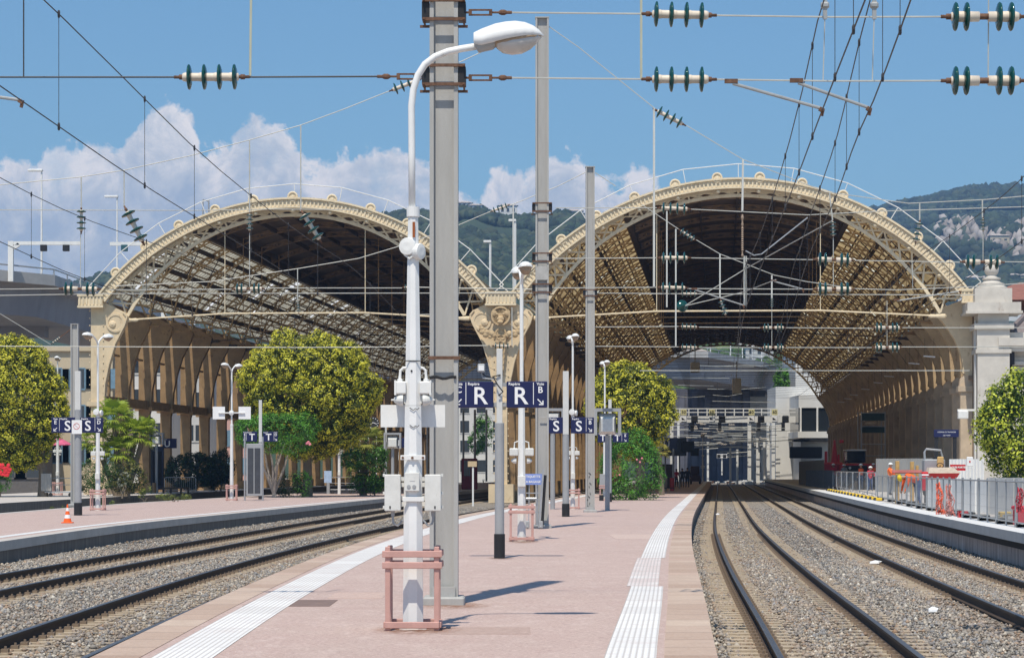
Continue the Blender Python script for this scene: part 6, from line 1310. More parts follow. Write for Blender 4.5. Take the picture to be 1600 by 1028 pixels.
wallpanel('brown_hoarding', 'tall brown board hoarding at the far end of the crowd barriers', (XA(1249,224),224,.28), (XA(1287,186),186,.28), .28, 2.35, BROWNH, .9); wallpanel('grey_hoarding', 'grey board hoarding behind the workers and the timber', (XA(1370,152),152,.28), (XA(1456,148),148,.28), .28, 2.3, HOARDG, .35); wallpanel('grey_hoarding', 'dark grey low hoarding at the end of the crowd barriers', (XA(1260,207),207,.28), (XA(1302,176),176,.28), .28, 1.58, M('hoarding_dark', (.16,.165,.18), .7), .4)
wallpanel('white_hoarding', 'ribbed white hoarding with the red sign left of the right tree', (XA(1485,108),108,.28), (XA(1536,106),106,.28), .28, ZA(717,107), HOARD, .22); wallpanel('metal_hoarding', 'grey metal panel at the right edge below the tree', (XA(1545,76),76,.28), (XA(1640,72),72,.28), .28, ZA(746,75), HOARDG if False else M('pale_panel', (.50,.50,.49), .5, var=.06), .55)
wallpanel('white_hoarding', 'low smooth white hoarding behind the mesh fence', (XA(1449,84),84,.28), (XA(1545,78),78,.28), .28, ZA(749,81), HOARD, 1.1)
c = P(1496,730,105.5); t = thing('site_sign', 'red sign with white lettering on the ribbed hoarding', 'sign', (c.x,105.5,c.z-.2)); mb = MB(); mb.box((XA(1484,105.5),105.4,ZA(735,105.5)),(XA(1508,105.5),105.45,ZA(725.5,105.5))); pn = mb.build('panel', M('sign_board_red', (.55,.02,.025), .5), t); text('ACCES PORTES', (c.x,105.38,c.z), .10, SIGNW, pn, bold=.004)
mb = MB(); c = P(1514,721,105.5); mb.bevbox((c.x-.12,105.3,c.z-.2),(c.x+.14,105.42,c.z+.2),.02); mb.mi = 1; mb.box((c.x-.03,105.29,c.z-.04),(c.x+.03,105.3,c.z+.04)); tag(mb.build('notice_sheet', [SIGNW, RED]), 'white notice sheet hung on the ribbed hoarding', 'notice')
Y = 125; c = P(1479,677,Y); t = thing('information_board', 'dark blue information board on two posts in front of the stone wall', 'board', (c.x,Y,.28)); mb = MB(); mb.bevbox((XA(1459,Y),Y-.05,ZA(683,Y)),(XA(1498,Y),Y+.05,ZA(671,Y)),.02); pn = mb.build('board', NAVY, t)
text('DEFENSE DE TRAVERSER', (c.x,Y-.055,ZA(675,Y)), .085, SIGNW, pn); text('LES VOIES', (c.x,Y-.055,ZA(680,Y)), .085, SIGNW, pn)
for px in (1463,1492): mb = MB(); mb.box((XA(px,Y)-.09,Y,.28),(XA(px,Y)+.09,Y+.1,ZA(680,Y))); mb.build('post', BLACKP, t)
Y = 200; t = thing('scaffold_tower', 'scaffold tower with green netting against the stone wall', 'scaffold', W_(1362,Y)); mb = MB()
for px in (1346,1383):
    for dy in (0,2): mb.tube([(XA(px,Y),Y+dy,.28),(XA(px,Y),Y+dy,ZA(643,Y))],.05,6)
for py in (645,666,694,712): mb.tube([(XA(1345,Y),Y,ZA(py,Y)),(XA(1384,Y),Y,ZA(py,Y))],.045,6)
mb.build('frame', STEEL, t); NET = M('green_net', (.05,.08,.06), .9, var=.2)
for a, b in ((645,657),(666,676)): mb = MB(); mb.box((XA(1346,Y),Y+.06,ZA(b,Y)),(XA(1383,Y),Y+.09,ZA(a,Y))); mb.build('netting', NET, t)
mb = MB(); mb.lathe((XA(1361,Y),Y-.1,ZA(663,Y)),(0,0,1),[(0,.55),(.12,.5),(.22,.3),(.26,0)],12); mb.build('sand_bag', M('sand_bag', (.45,.36,.25), .9), t)
Y = 190; t = thing('site_machine', 'red telescopic machine with glazed cab behind the workers', 'construction machine', W_(1330,Y))
mb = MB(); mb.bevbox((XA(1309,Y),Y-1,1.0),(XA(1372,Y),Y+1,ZA(724,Y)),.08); mb.build('body', RED, t); mb = MB(); mb.bevbox((XA(1315,Y),Y-1.05,.8),(XA(1352,Y),Y-.98,ZA(727,Y)),.02); mb.build('engine_cover', BLACKP, t)
mb = MB(); mb.bevbox((XA(1321,Y),Y-.9,ZA(723,Y)),(XA(1350,Y),Y+.9,ZA(703,Y)),.1); cb_ = mb.build('cab', GLASSD, t); mb = MB(); mb.bevbox((XA(1320,Y),Y-1,ZA(704.5,Y)),(XA(1351,Y),Y+1,ZA(702,Y)),.03); mb.build('cab_roof', HELM, cb_)
mb = MB()
for px in (1322,1349): mb.box((XA(px,Y)-.04,Y-.97,ZA(722,Y)),(XA(px,Y)+.04,Y-.9,ZA(704,Y)))
mb.build('cab_post', BLACKP, cb_)
mb = MB(); mb.lathe((XA(1325,Y),Y-1.06,ZA(731,Y)),(0,-1,0),[(0,.1),(.02,.1)],14); mb.build('badge', SIGNW, t)
for px in (1318,1362): mb = MB(); mb.lathe((XA(px,Y),Y-1.1,.85),(0,1,0),[(0,.52),(.06,.57),(.4,.57),(.46,.5)],18); mb.build('wheel', TYRE, t)
Y = 194; t = thing('lifting_boom', 'red pointed lifting boom standing at the left of the site machine', 'boom', W_(1302,Y)); mb = MB(); mb.prism([P(1299,724,Y),P(1309,724,Y),P(1305.5,687,Y),P(1303.5,688,Y)],(0,.5,0)); mb.build('boom', RED, t); mb = MB(); mb.box((XA(1289,Y),Y,ZA(728,Y)),(XA(1293,Y),Y+.3,ZA(705,Y))); mb.box((XA(1309,Y),Y,ZA(728,Y)),(XA(1312,Y),Y+.3,ZA(710,Y))); mb.build('mast', RED, t); mb = MB(); mb.bevbox((XA(1281,Y),Y-.6,.28),(XA(1316,Y),Y+.8,ZA(722,Y)),.1); mb.build('base', RED, t); mb = MB(); mb.bevbox((XA(1312,Y),Y-.1,ZA(692,Y)),(XA(1318,Y),Y+.3,ZA(687,Y)),.03); mb.build('lamp', RED, t)
Y = 96; t = thing('dumper', 'small red dumper with steering wheel and roll bar behind the white hoarding', 'dumper', W_(1473,Y))
mb = MB(); a, b = XA(1447,Y), XA(1494,Y); z0, z1 = ZA(750,Y), ZA(739,Y); mb.add([(a+.12,Y-.5,z0),(b-.12,Y-.5,z0),(b,Y-.8,z1),(a,Y-.8,z1),(a+.12,Y+.8,z0),(b-.12,Y+.8,z0),(b,Y+1,z1),(a,Y+1,z1)],[(3,2,1,0),(4,5,6,7),(0,1,5,4),(1,2,6,5),(2,3,7,6),(3,0,4,7)]); mb.build('skip', RED, t)
mb = MB(); mb.prism([(a-.05,Y-.86,z1),(b+.05,Y-.86,z1),(b-.15,Y-.2,z1+.22),(a+.1,Y-.2,z1+.22)],(0,.6,0)); mb.build('load', M('gravel_load', (.48,.40,.32), .95, var=.2, scale=8), t)
mb = MB(); mb.bevbox((XA(1451,Y),Y+1,ZA(740,Y)),(XA(1484,Y),Y+1.6,ZA(717,Y)),.05); mb.build('bonnet', GREYP, t); mb = MB(); mb.bevbox((XA(1471,Y),Y+.9,ZA(733,Y)),(XA(1481,Y),Y+1.0,ZA(713,Y)),.03); mb.build('seat', WOODY, t)
mb = MB(); mb.tube([(XA(1455,Y),Y+1.3,ZA(735,Y)),(XA(1453,Y),Y+1.3,ZA(706,Y)),(XA(1456,Y),Y+1.3,ZA(701,Y)),(XA(1479,Y),Y+1.3,ZA(703,Y)),(XA(1483,Y),Y+1.3,ZA(718,Y)),(XA(1483,Y),Y+1.3,ZA(735,Y))],.045,7); mb.build('roll_bar', STEEL, t)
mb = MB(); c = P(1469,727,Y+.6); mb.tube([c+Vector((.13*math.cos(q),.03*math.sin(q),.09*math.sin(q))) for q in np.linspace(0,2*math.pi,15)],.016,5); mb.tube([c,c+Vector((0,.3,-.3))],.02,5); mb.build('steering_wheel', BLACKP, t)
for s in (a+.2,b-.2): mb = MB(); mb.lathe((s,Y-.1,.68),(1,0,0),[(-.15,.36),(-.1,.4),(.1,.4),(.15,.36)],16); mb.build('wheel', TYRE, t)
mb = MB(); mb.bevbox((a+.1,Y-.3,.62),(b-.1,Y+1.4,z0),.05); mb.build('chassis', BLACKP, t)
Y = 100
for px, py, w, lab in ((1402,720,.075,'upright yellow timber nearest the lone worker'),(1425,721,.075,'tall thick yellow timber right of the red plank end'),(1433,727,.05,'short yellow timber beside the thick one')):
    mb = MB(); x = XA(px,Y); mb.bevbox((x-w,Y-.08,.28),(x+w,Y+.08,ZA(py,Y)),.01); mb.mi = 0; mb.bevbox((x-w*.4,Y-.13,.28),(x+w*.3,Y-.08,ZA(py+8,Y)),.01); tag(mb.build('timber_post', WOODY), lab, 'timber', 'upright timbers')
mb = MB(); mb.bar(P(1394,736,Y-.3),P(1448,736,Y-.3),.1,.1); mb.bar(P(1394,738.5,Y-.25),P(1448,738.5,Y-.25),.05,.05); tag(mb.build('painted_plank', M('pink_red_paint', (.60,.20,.18), .6)), 'long pink painted plank fixed across the upright timbers', 'plank')
Y = 88; c = P(1445,742,Y); mb = MB(); mb.bevbox((c.x-.11,Y-.1,.9),(c.x+.11,Y+.1,c.z+.12),.03); mb.mi = 1; mb.bevbox((c.x-.12,Y-.11,c.z-.02),(c.x+.12,Y+.11,c.z+.03),.005); tag(mb.build('fuel_can', [RED, SIGNW]), 'red and white can standing left of the red dumper', 'can')
# yellow and black kerb protectors, orange net, crates
for i in range(16):
    Yk = 108+i*3.2; xk = E(Yk)+7.75; mb = MB(); mb.mi = 0; mb.bevbox((xk-.05,Yk-.5,.30),(xk+.28,Yk+.45,.42),.03); mb.mi = 1; mb.bevbox((xk-.06,Yk-.52,.30),(xk+.20,Yk-.40,.425),.02)
    tag(mb.build('kerb_block', [BLACKP, YELL], origin=(xk,Yk,.3)), 'yellow and black rubber kerb block in the row before the crowd barriers', 'kerb block', 'yellow and black kerb blocks')
NETO = M('orange_net', (.80,.13,.05), .8, var=.1)
def net(label, px0, px1, py0, py1, Y, mat, seed, holes=.16):
    r = random.Random(seed); a, b = XA(px0,Y), XA(px1,Y); z0, z1 = ZA(py1,Y), ZA(py0,Y); mb = MB(); n = max(4,int((b-a)/.06)); m_ = int((z1-z0)/.07)
    def q(i,j): w = .55+.45*(1-j/m_)**1.3+.12*math.sin(j*.9+seed); return (a+(b-a)*(.05+i/n*w)+.02*r.random(), Y+.06*math.sin(i*1.9+j*.6)+.05*r.random(), z0+(z1-z0)*(j/m_)*(1-.08*abs(math.sin(i*1.3+seed))))
    g_ = [[q(i,j) for j in range(m_+1)] for i in range(n+1)]
    for i in range(n+1):
        for j in range(m_):
            mb.bar(g_[i][j], g_[i][j+1], .014)
            if i < n and r.random() > .12: mb.bar(g_[i][j], g_[i+1][j], .014); mb.bar(g_[i][j], g_[i+1][j+1], .014)
    return tag(mb.build('safety_net', mat), label, 'safety net')
net('bright orange safety net bunched on the mesh fence', 1462, 1475, 752, 803, 68.8, NETO, 1); net('thin torn pink-orange net hanging right of the bright one', 1477, 1492, 755, 806, 66.5, M('faded_net', (.62,.22,.18), .8), 2); net('red net hanging at the far right edge of the fence', 1588, 1600, 760, 800, 52.5, M('red_net', (.5,.05,.07), .8), 3)
c = G(1596,823,.30); mb = MB(); mb.bevbox((c.x-.17,c.y-.15,.32),(c.x+.4,c.y+.2,.78),.05); mb.mi = 0; mb.bevbox((c.x-.2,c.y-.18,.70),(c.x+.43,c.y+.23,.80),.03); tag(mb.build('barrier_foot', M('barrier_red', (.55,.03,.05), .5)), 'red plastic barrier block at the right edge of the picture', 'barrier block')
c = P(1505,785,70); mb = MB(); mb.box((c.x-.13,69.9,.3),(c.x+.13,70.2,.33)); 
for s in (-1,1): mb.box((c.x+s*.12-.01,69.9,.33),(c.x+s*.12+.01,70.2,.48))
mb.box((c.x-.13,69.9,.44),(c.x+.13,69.92,.48)); mb.box((c.x-.13,70.18,.33),(c.x+.13,70.2,.48)); tag(mb.build('tool_crate', RED), 'small red open crate on the ground before the white hoarding', 'crate')
for i,(px,Yp,s) in enumerate(((1562,66,.1),(1570,66,.15),(1578,65.5,.12))):
    x = XA(px,Yp); mb = MB(); mb.bevbox((x-s,Yp-s,.28),(x+s,Yp+s,.28+s*1.7),.02); mb.mi = 1; mb.bevbox((x-s*.6,Yp-s*1.02,.34),(x+s*.6,Yp-s,.28+s*1.2),.002); tag(mb.build('rubble_block', [M('rubble_%d' % i, ((.25,.25,.24),(.5,.36,.14),(.2,.2,.2))[i], .9), GREYP]), ['small grey rubble block before the metal panel','yellowish rubble block in the middle before the metal panel','dark rubble block before the metal panel'][i], 'block')
wl = thing('wall_floodlight', 'white floodlight on a bracket at the right end of the stone wall', 'floodlight', P(1505,646,157)); mb = MB(); mb.tube([P(1524,641,157),P(1496,641,157)],.07,6); mb.build('bracket', WHITEP, wl); mb = MB(); c = P(1504,648,157); mb.bevbox((c.x-.32,156.7,c.z-.25),(c.x+.32,157.1,c.z+.25),.04); mb.build('lamp_box', WHITEP, wl)
tag(MB().box((XA(1522,157),156.8,0),(XA(1524,157),156.95,11)).build('wall_cable', WHITEP), 'white vertical conduit on the stone pylon', 'conduit')
# ------------------------------------------------------------------ viaducts, buildings, far yard, hills
VDK = M('viaduct_concrete', (.29,.285,.31), .9, var=.12, scale=.5, stretch=(1,1,.4)); VDL = M('viaduct_parapet', (.46,.45,.44), .9, var=.12, scale=.5); 
def viaduct(label, path, zt, w, depth, piers, lamps, fade=0):
    pts = [Vector((x,y,0)) for x,y in path]; t = thing('road_viaduct', label, 'viaduct', (pts[0].x,pts[0].y,-.6)); n = len(pts); off_ = []
    for i,p in enumerate(pts): d = (pts[min(i+1,n-1)]-pts[max(i-1,0)]).normalized(); off_.append(Vector((d.y,-d.x,0)))
    def sweep(prof, name, mat):
        mb = MB(); m = len(prof)
        for p, o in zip(pts, off_): mb.v += [tuple(p+o*a+Vector((0,0,zt+z))) for a, z in prof]
        for i in range(n-1):
            for k in range(m): mb.f.append([i*m+k,i*m+(k+1)%m,(i+1)*m+(k+1)%m,(i+1)*m+k]); mb.m.append(0)
        mb.f.append(list(range(m))); mb.m.append(0); mb.f.append([(n-1)*m+k for k in range(m-1,-1,-1)]); mb.m.append(0)
        return mb.build(name, mat, t)
    h = w/2; sweep([(h,-.35),(h,-.05),(-h,-.05),(-h,-.35),(-h+1.4,-.75),(-h+1.8,-depth),(h-1.8,-depth),(h-1.4,-.75)], 'deck', VDK)
    for s in (-1,1):
        sweep([(s*h,-.5),(s*(h+.12),-.5),(s*(h+.12),.45),(s*h,.45)], 'parapet', VDL)
        mb = MB(); mb.tube([p+o*s*h+Vector((0,0,zt+.95)) for p,o in zip(pts,off_)],.07,6)
        for i in range(n-1):
            for k in range(5): q = pts[i].lerp(pts[i+1],k/5)+off_[i]*s*h; mb.bar((q.x,q.y,zt+.4),(q.x,q.y,zt+.95),.12)
        mb.build('guard_rail', STEEL, t)
    for x, y in piers: mb = MB(); mb.bevbox((x-1.2,y-.8,-.6),(x+1.2,y+.8,zt-depth+.1),.1); mb.box((x-3,y-1,zt-depth-1.0),(x+3,y+1,zt-depth+.1)); mb.build('pier', VDK, t)
    for x, y, hh in lamps:
        mb = MB(); mb.tube([(x,y,zt-.1),(x,y,zt+hh)],[.11,.07],7); mb.build('lamp_pole', WHITEP, t); mb = MB(); mb.bevbox((x-1.2,y-.2,zt+hh-.05),(x+.1,y+.2,zt+hh+.15),.04); mb.build('lamp_head', WHITEP, t)
    return t
def lp(px, Y, hz): return (XA(px,Y),Y,hz)
viaduct('grey elevated road with pale parapet passing behind the left shed column', [(-110,140),(-75,175),(-45.5,222),(-45,252),(-43,300),(-41,356)], 18.3, 11, 3.2, [(-84,172),(-47,236),(-44,285)], [lp(65,219,9.5),lp(183,240,9.5),lp(304,300,10)])
viaduct('dark elevated road crossing the tracks beyond the far end of the shed', [(-64,396),(-21,386),(8,385),(24.4,388),(36,424),(46.6,477),(54,521),(61,590)], 19.3, 14, 3.8, [(0,390),(21,396),(42,445),(60,500)], [(28,394,8),(33,415,8),(38,434,9),(42,455,9),(46,478,9),(50,500,9)])
rw = thing('retaining_wall', 'concrete wall in painted shade below the elevated road beyond the tracks', 'wall', P(1110,750,432)); mb = MB(); mb.box((XA(1000,432),432,-.6),(XA(1172,432),434,15.6))
for k in range(9): mb.box((XA(1005+k*20,432)-.5,431.6,-.6),(XA(1005+k*20,432)+.5,432,15.2))
mb.build('wall', M('shaded_concrete', (.12,.125,.16), .9, var=.35, scale=.3), rw)  # dark blue-grey colour paints the shade under the elevated road
c = P(40,400,215); t = thing('sign_gantry', 'white cantilever traffic signal gantry on the viaduct at the far left', 'gantry', P(17,435,215)); mb = MB(); mb.box((XA(13,215),214.8,ZA(440,215)),(XA(21,215),215.2,ZA(377,215))); mb.build('post', WHITEP, t); mb = MB(); mb.box((XA(13,215),214.85,ZA(383,215)),(XA(126,215),215.15,ZA(377.5,215))); mb.bar(P(21,388,215),P(30,382,215),.3); mb.build('beam', WHITEP, t)
for px in (69,104): mb = MB(); mb.bevbox((XA(px-5,215),214.6,ZA(393,215)),(XA(px+5,215),215,ZA(383,215)),.03); mb.build('signal_head', BLACKP, t)
t = thing('sign_gantry', 'white cantilever gantry with one signal behind the left arch', 'gantry', P(240,430,225)); mb = MB(); mb.box((XA(172,225),224.85,ZA(384,225)),(XA(260,225),225.15,ZA(378.5,225))); mb.box((XA(252,225),224.8,14),(XA(260,225),225.2,ZA(384,225))); mb.build('beam', WHITEP, t); mb = MB(); mb.bevbox((XA(190,225),224.6,ZA(393,225)),(XA(200,225),225,ZA(383,225)),.03); mb.build('signal_head', M('signal_teal', (.03,.10,.12), .4), t)
cr = thing('tower_lamp', 'twin small lamps on the ridge behind the left arch', 'lamp', P(316,325,300))
mb = MB()
for px in (317,326): mb.tube([P(px,340,300),P(px,312,300)],.09,5)
mb.tube([P(317,312,300),P(327,315,300)],.09,5); mb.build('frame', GREYP, cr)
for px, y0, y1 in ((805,470,345),(766,450,378)):
    t = thing('road_lamp', 'tall white road lamp seen above the valley between the arches' if px == 766 else 'thin white mast standing in the valley between the arches', 'lamp post', P(px,470,260)); mb = MB(); mb.tube([P(px,475,260),P(px,y1,260)],.13,6); mb.build('pole', WHITEP, t); mb = MB(); c = P(px,y1,260); mb.bevbox((c.x-.7,259.8,c.z-.1),(c.x+.1,260.2,c.z+.15),.04); mb.build('lamp_head', WHITEP, t)
# --- buildings
SHUT = M('blue_shutter', (.16,.27,.36), .7); WINB = glassy('window_glass', (.05,.06,.07), .1)
def block(name, label, x0, x1, y0, y1, z1, wall, cols, rows, win, z0=1.2, zs=3.1, ww=1.1, wh=1.6, roofmat=None, faces='f', shutters=False, zb=-.6, flat=True):
    t = thing(name, label, 'building', ((x0+x1)/2,y0,zb), 'buildings round the station'); mb = MB(); mb.box((x0,y0,zb),(x1,y1,z1)); mb.box((x0-.25,y0-.25,z1-.35),(x1+.25,y1+.25,z1-.05)); mb.build('wall', wall, t)
    for r_ in range(rows):
        z = z0+r_*zs
        if z+wh > z1: break
        for c_ in range(cols):
            x = x0+(x1-x0)*(c_+.5)/cols; mb = MB(); mb.box((x-ww/2-.1,y0-.08,z-.12),(x+ww/2+.1,y0-.005,z)); mb.box((x-ww/2-.08,y0-.05,z),(x-ww/2,y0-.005,z+wh)); mb.box((x+ww/2,y0-.05,z),(x+ww/2+.08,y0-.005,z+wh)); mb.box((x-ww/2-.08,y0-.05,z+wh),(x+ww/2+.08,y0-.005,z+wh+.1)); f_ = mb.build('window', wall if not shutters else SHUT, t)
            mb = MB(); mb.box((x-ww/2,y0-.02,z),(x+ww/2,y0-.004,z+wh)); mb.build('pane', win, f_)
            if shutters:
                for s in (-1,1): mb = MB(); a = x+s*(ww/2+.1); b = a+s*.55; mb.box((min(a,b),y0-.10,z),(max(a,b),y0-.05,z+wh)); mb.build('shutter', SHUT, f_)
    if roofmat:
        mb = MB(); o = .5; cx, h = (x0+x1)/2, min(3.0,(x1-x0)*.22); mb.add([(x0-o,y0-o,z1),(x1+o,y0-o,z1),(x1+o,y1+o,z1),(x0-o,y1+o,z1),(x0+(x1-x0)*.25,(y0+y1)/2,z1+h),(x1-(x1-x0)*.25,(y0+y1)/2,z1+h)],[(0,1,5,4),(1,2,5),(2,3,4,5),(3,0,4),(3,2,1,0)]); mb.build('roof', roofmat, t)
    return t
WALLC = M('cream_render', (.56,.47,.33), .85, var=.08, scale=.4); WALLW = M('white_render', (.70,.69,.66), .85, var=.06, scale=.4); WALLG = M('grey_render', (.58,.58,.57), .85, var=.1, scale=.4); WALLP = M('pink_render', (.62,.38,.33), .85, var=.08, scale=.4); TILE = M('roof_tile', (.36,.17,.10), .85, var=.2, scale=2)
block('apartment_house', 'cream apartment house with blue shutters under the elevated road at left', XA(30,203), XA(176,203), 203, 214, 11.6, WALLC, 4, 4, WINB, z0=2.2, zs=3.0, shutters=True)
block('apartment_house', 'dark ground floor shop building behind the left tree', XA(-80,196), XA(60,196), 196, 202, 6.0, M('shop_dark', (.14,.13,.125), .8), 5, 1, WINB, z0=1, ww=2.2, wh=2.4)
t = thing('market_parasol', 'pink parasol behind the lamp post at the left', 'parasol', P(90,700,180)); mb = MB(); c = P(92,690,180); mb.lathe((c.x,180,c.z-.25),(0,0,1),[(0,1.0),(.05,1.0),(.35,.45),(.55,.05)],10); mb.build('canopy', M('parasol_pink', (.60,.12,.22), .8), t); mb = MB(); mb.tube([(c.x,180,0),(c.x,180,c.z)],.04,6); mb.build('pole', STEEL, t)
block('apartment_house', 'white block glimpsed between the first left columns', XA(183,230), XA(262,230), 230, 240, 13.5, WALLW, 4, 4, WINB); block('apartment_house', 'pale grey block glimpsed between the middle left columns', XA(264,252), XA(324,252), 252, 264, 15, WALLG, 3, 4, WINB, zs=3.3); block('apartment_house', 'pink block glimpsed at the round tree behind the left columns', XA(326,278), XA(400,278), 278, 290, 13, WALLP, 4, 4, WINB, shutters=True)
block('apartment_house', 'white block framed by the left shed opening behind the red machine', XA(560,420), XA(790,420), 420, 440, 14.5, WALLW, 9, 4, WINB, zs=3.3, ww=1.5, wh=2.0); block('apartment_house', 'cream block seen far behind the middle columns', XA(792,440), XA(960,440), 440, 460, 12, WALLC, 7, 3, WINB, zs=3.3, ww=1.5)
bush('dark_shrub', 'green tree seen through the left shed opening behind the sign pole', 'tree', [lob(755,675,14,26,400),lob(745,690,12,18,400)], 61, (XA(755,400),400,-.6), **{**GREEN,'leaf':.5,'clump_r':.5,'clumps':2.5})
for px in (652,668,688,706,724,742,760): tag(MB().tube([P(px,752,300+px%7*8),P(px,640,300+px%7*8)],.16,6).build('yard_mast', STEELG), 'thin pale mast in the yard seen through the left shed opening', 'mast', 'pale masts behind the left shed')
# signal cabin and neighbours at the far right
Y = 356; sc_ = thing('signal_cabin', 'white signal cabin with wide dark windows at the far end of the right wall', 'signal cabin', P(1275,690,Y)); mb = MB(); mb.box((XA(1212,Y+12),Y+12,-.5),(XA(1300,Y),Y+24,ZA(600,Y))); mb.box((XA(1248,Y),Y,ZA(637,Y)),(XA(1312,Y),Y+12,ZA(617,Y))); mb.box((XA(1246,Y),Y-.5,ZA(684,Y)),(XA(1312,Y),Y+12,ZA(674,Y))); mb.box((XA(1252,Y),Y+.5,-.5),(XA(1312,Y),Y+10,ZA(684,Y))); mb.build('wall', WALLW, sc_)
mb = MB(); mb.box((XA(1248,Y),Y+.2,ZA(675,Y)),(XA(1312,Y),Y+11,ZA(637,Y))); mb.build('glazing', GLASSD, sc_)
mb = MB()
for px in (1251,1277,1300): mb.box((XA(px,Y)-.12,Y-.1,ZA(675,Y)),(XA(px,Y)+.12,Y+.25,ZA(637,Y)))
mb.build('mullion', WALLW, sc_); mb = MB(); mb.box((XA(1238,Y),Y-1.5,ZA(690,Y)),(XA(1312,Y),Y+.5,ZA(686,Y))); mb.build('balcony', BLACKP, sc_)
mb = MB(); mb.bevbox((XA(1232,Y),Y-2,ZA(716,Y)),(XA(1282,Y),Y-1,ZA(698,Y)),.1); mb.build('equipment', BLACKP, sc_)
block('apartment_house', 'tall white block beside the far end of the right arch', XA(1243,420), XA(1330,420), 420, 440, 23.5, WALLW, 2, 5, WINB, zs=4.2, ww=2.4); block('retaining_wall', 'pale grey concrete building below the far elevated road', XA(1172,440), XA(1245,440), 440, 460, 14.5, WALLG, 3, 2, WINB)
# signal gantry with speed boards
Y = 360; t = thing('signal_gantry', 'white signal gantry with speed boards across the tracks beyond the shed', 'signal gantry', P(1150,750,Y)); mb = MB(); mb.box((XA(1046,Y),Y,ZA(660,Y)),(XA(1252,Y),Y+1,ZA(650,Y))); mb.build('beam', WHITEP, t)
mb = MB()
for k in range(15): px = 1048+k*14.2; mb.box((XA(px,Y)-.07,Y-.05,ZA(650,Y)),(XA(px,Y)+.07,Y+.1,ZA(638,Y)))
for py in (638.5,644): mb.box((XA(1046,Y),Y-.02,ZA(py+.7,Y)),(XA(1252,Y),Y+.06,ZA(py-.7,Y)))
mb.build('railing', WHITEP, t); mb = MB(); mb.box((XA(1168,Y),Y-.2,-.6),(XA(1173.5,Y),Y+.3,ZA(652,Y))); mb.box((XA(1047,Y),Y-.2,-.6),(XA(1052,Y),Y+.3,ZA(652,Y))); mb.build('leg', WHITEP, t)
YB_ = M('speed_board', (.62,.57,.30), .6)
for px, s in ((1068,'50'),(1112,'60'),(1174,'50'),(1210,'60')):
    mb = MB(); c = P(px,644,Y); mb.box((c.x-.42,Y-.35,c.z-.42),(c.x+.42,Y-.3,c.z+.42)); q = mb.build('speed_board', YB_, t); text(s, (c.x,Y-.36,c.z), .62, BLACKP, q, bold=.01); mb = MB(); c = P(px,654,Y); mb.box((c.x-.4,Y-.35,c.z-.4),(c.x+.4,Y-.3,c.z+.4)); q = mb.build('track_board', SIGNW, t); mb = MB(); mb.prism([(c.x-.3,Y-.36,c.z-.2),(c.x+.3,Y-.36,c.z-.2),(c.x-.3,Y-.36,c.z+.2)],(0,.01,0)); mb.build('arrow', BLACKP, q)
for px in (1085,1128,1189,1227): mb = MB(); c = P(px,655,Y); mb.bevbox((c.x-.5,Y-.6,c.z-.5),(c.x+.45,Y-.2,c.z+.55),.15); mb.bevbox((c.x-.6,Y-.55,c.z-1.7),(c.x-.1,Y-.25,c.z-.4),.08); mb.build('signal_head', BLACKP, t)
# catenary clutter, poles, small signals of the far yard
def yard_pole(px, y0, y1, Y, w, label, arms=True):
    t = thing('yard_mast', label, 'mast', P(px,y0,Y), 'catenary masts of the far yard'); mb = MB(); mb.box((XA(px,Y)-w/2,Y-w/2,-.6),(XA(px,Y)+w/2,Y+w/2,ZA(y1,Y))); mb.build('shaft', WHITEP, t)
    if arms:
        mb = MB()
        for py in (y1+4,y1+10): mb.tube([P(px-16,py+2,Y),P(px+16,py,Y)],.06,5)
        mb.build('cross_arm', CABLEL, t)
for i,(px,y1,Y_,w) in enumerate(((1141,700,420,.3),(1152,702,440,.3),(1184,655,400,.5),(1194,690,430,.35),(1200,655,410,.45),(1208,640,395,.5),(1216,660,450,.4),(1224,640,405,.45),(1232,655,385,.4),(1060,660,400,.35),(1106,690,430,.3))): yard_pole(px, 755, y1, 357+i*2.1, w, ['pale mast left of the gantry leg','thin pale mast at the gantry leg','thick pale mast right of the gantry leg','thin mast in the middle of the yard','pale mast paired with the thin one','tall pale mast below the second speed board','short mast near the signal cabin','tall mast left of the signal cabin','mast touching the signal cabin','mast above the kiosk at the far platform','thin mast behind the far white lamp'][i])
t = thing('dwarf_signal', 'white double signal on a thin post in the middle of the far yard', 'signal', P(1127,740,368)); mb = MB(); mb.tube([P(1128,742,380),P(1128,716,380)],.12,6); mb.build('post', WHITEP, t); mb = MB(); mb.box((XA(1120,380),379.8,ZA(716,380)),(XA(1136,380),380,ZA(709,380))); mb.build('board', SIGNW, t)
for px in (1123,1132): mb = MB(); mb.box((XA(px,380)-.25,379.77,ZA(715,380)),(XA(px,380)+.25,379.8,ZA(710,380))); mb.build('lens', BLACKP, t)
r = random.Random(5); ow = thing('overhead_wiring', 'dense tangle of overhead wires across the far yard', 'overhead wiring', P(1150,690,380))
for k in range(70):
    Y = r.uniform(355,379); py = r.uniform(655,700) if k < 56 else r.uniform(560,640); a = r.uniform(1045,1150); b = a+r.uniform(40,110); mb = MB(); mb.tube([P(a,py,Y),P((a+b)/2,py+r.uniform(0,3),Y),P(b,py+r.uniform(-3,3),Y)],.05,4)
    if k % 3 == 0: mb.tube([P((a+b)/2,py+2,Y),P((a+b)/2,py-r.uniform(4,12),Y)],.05,4)
    mb.build('wire', CABLEL if k % 3 else CABLE, ow)
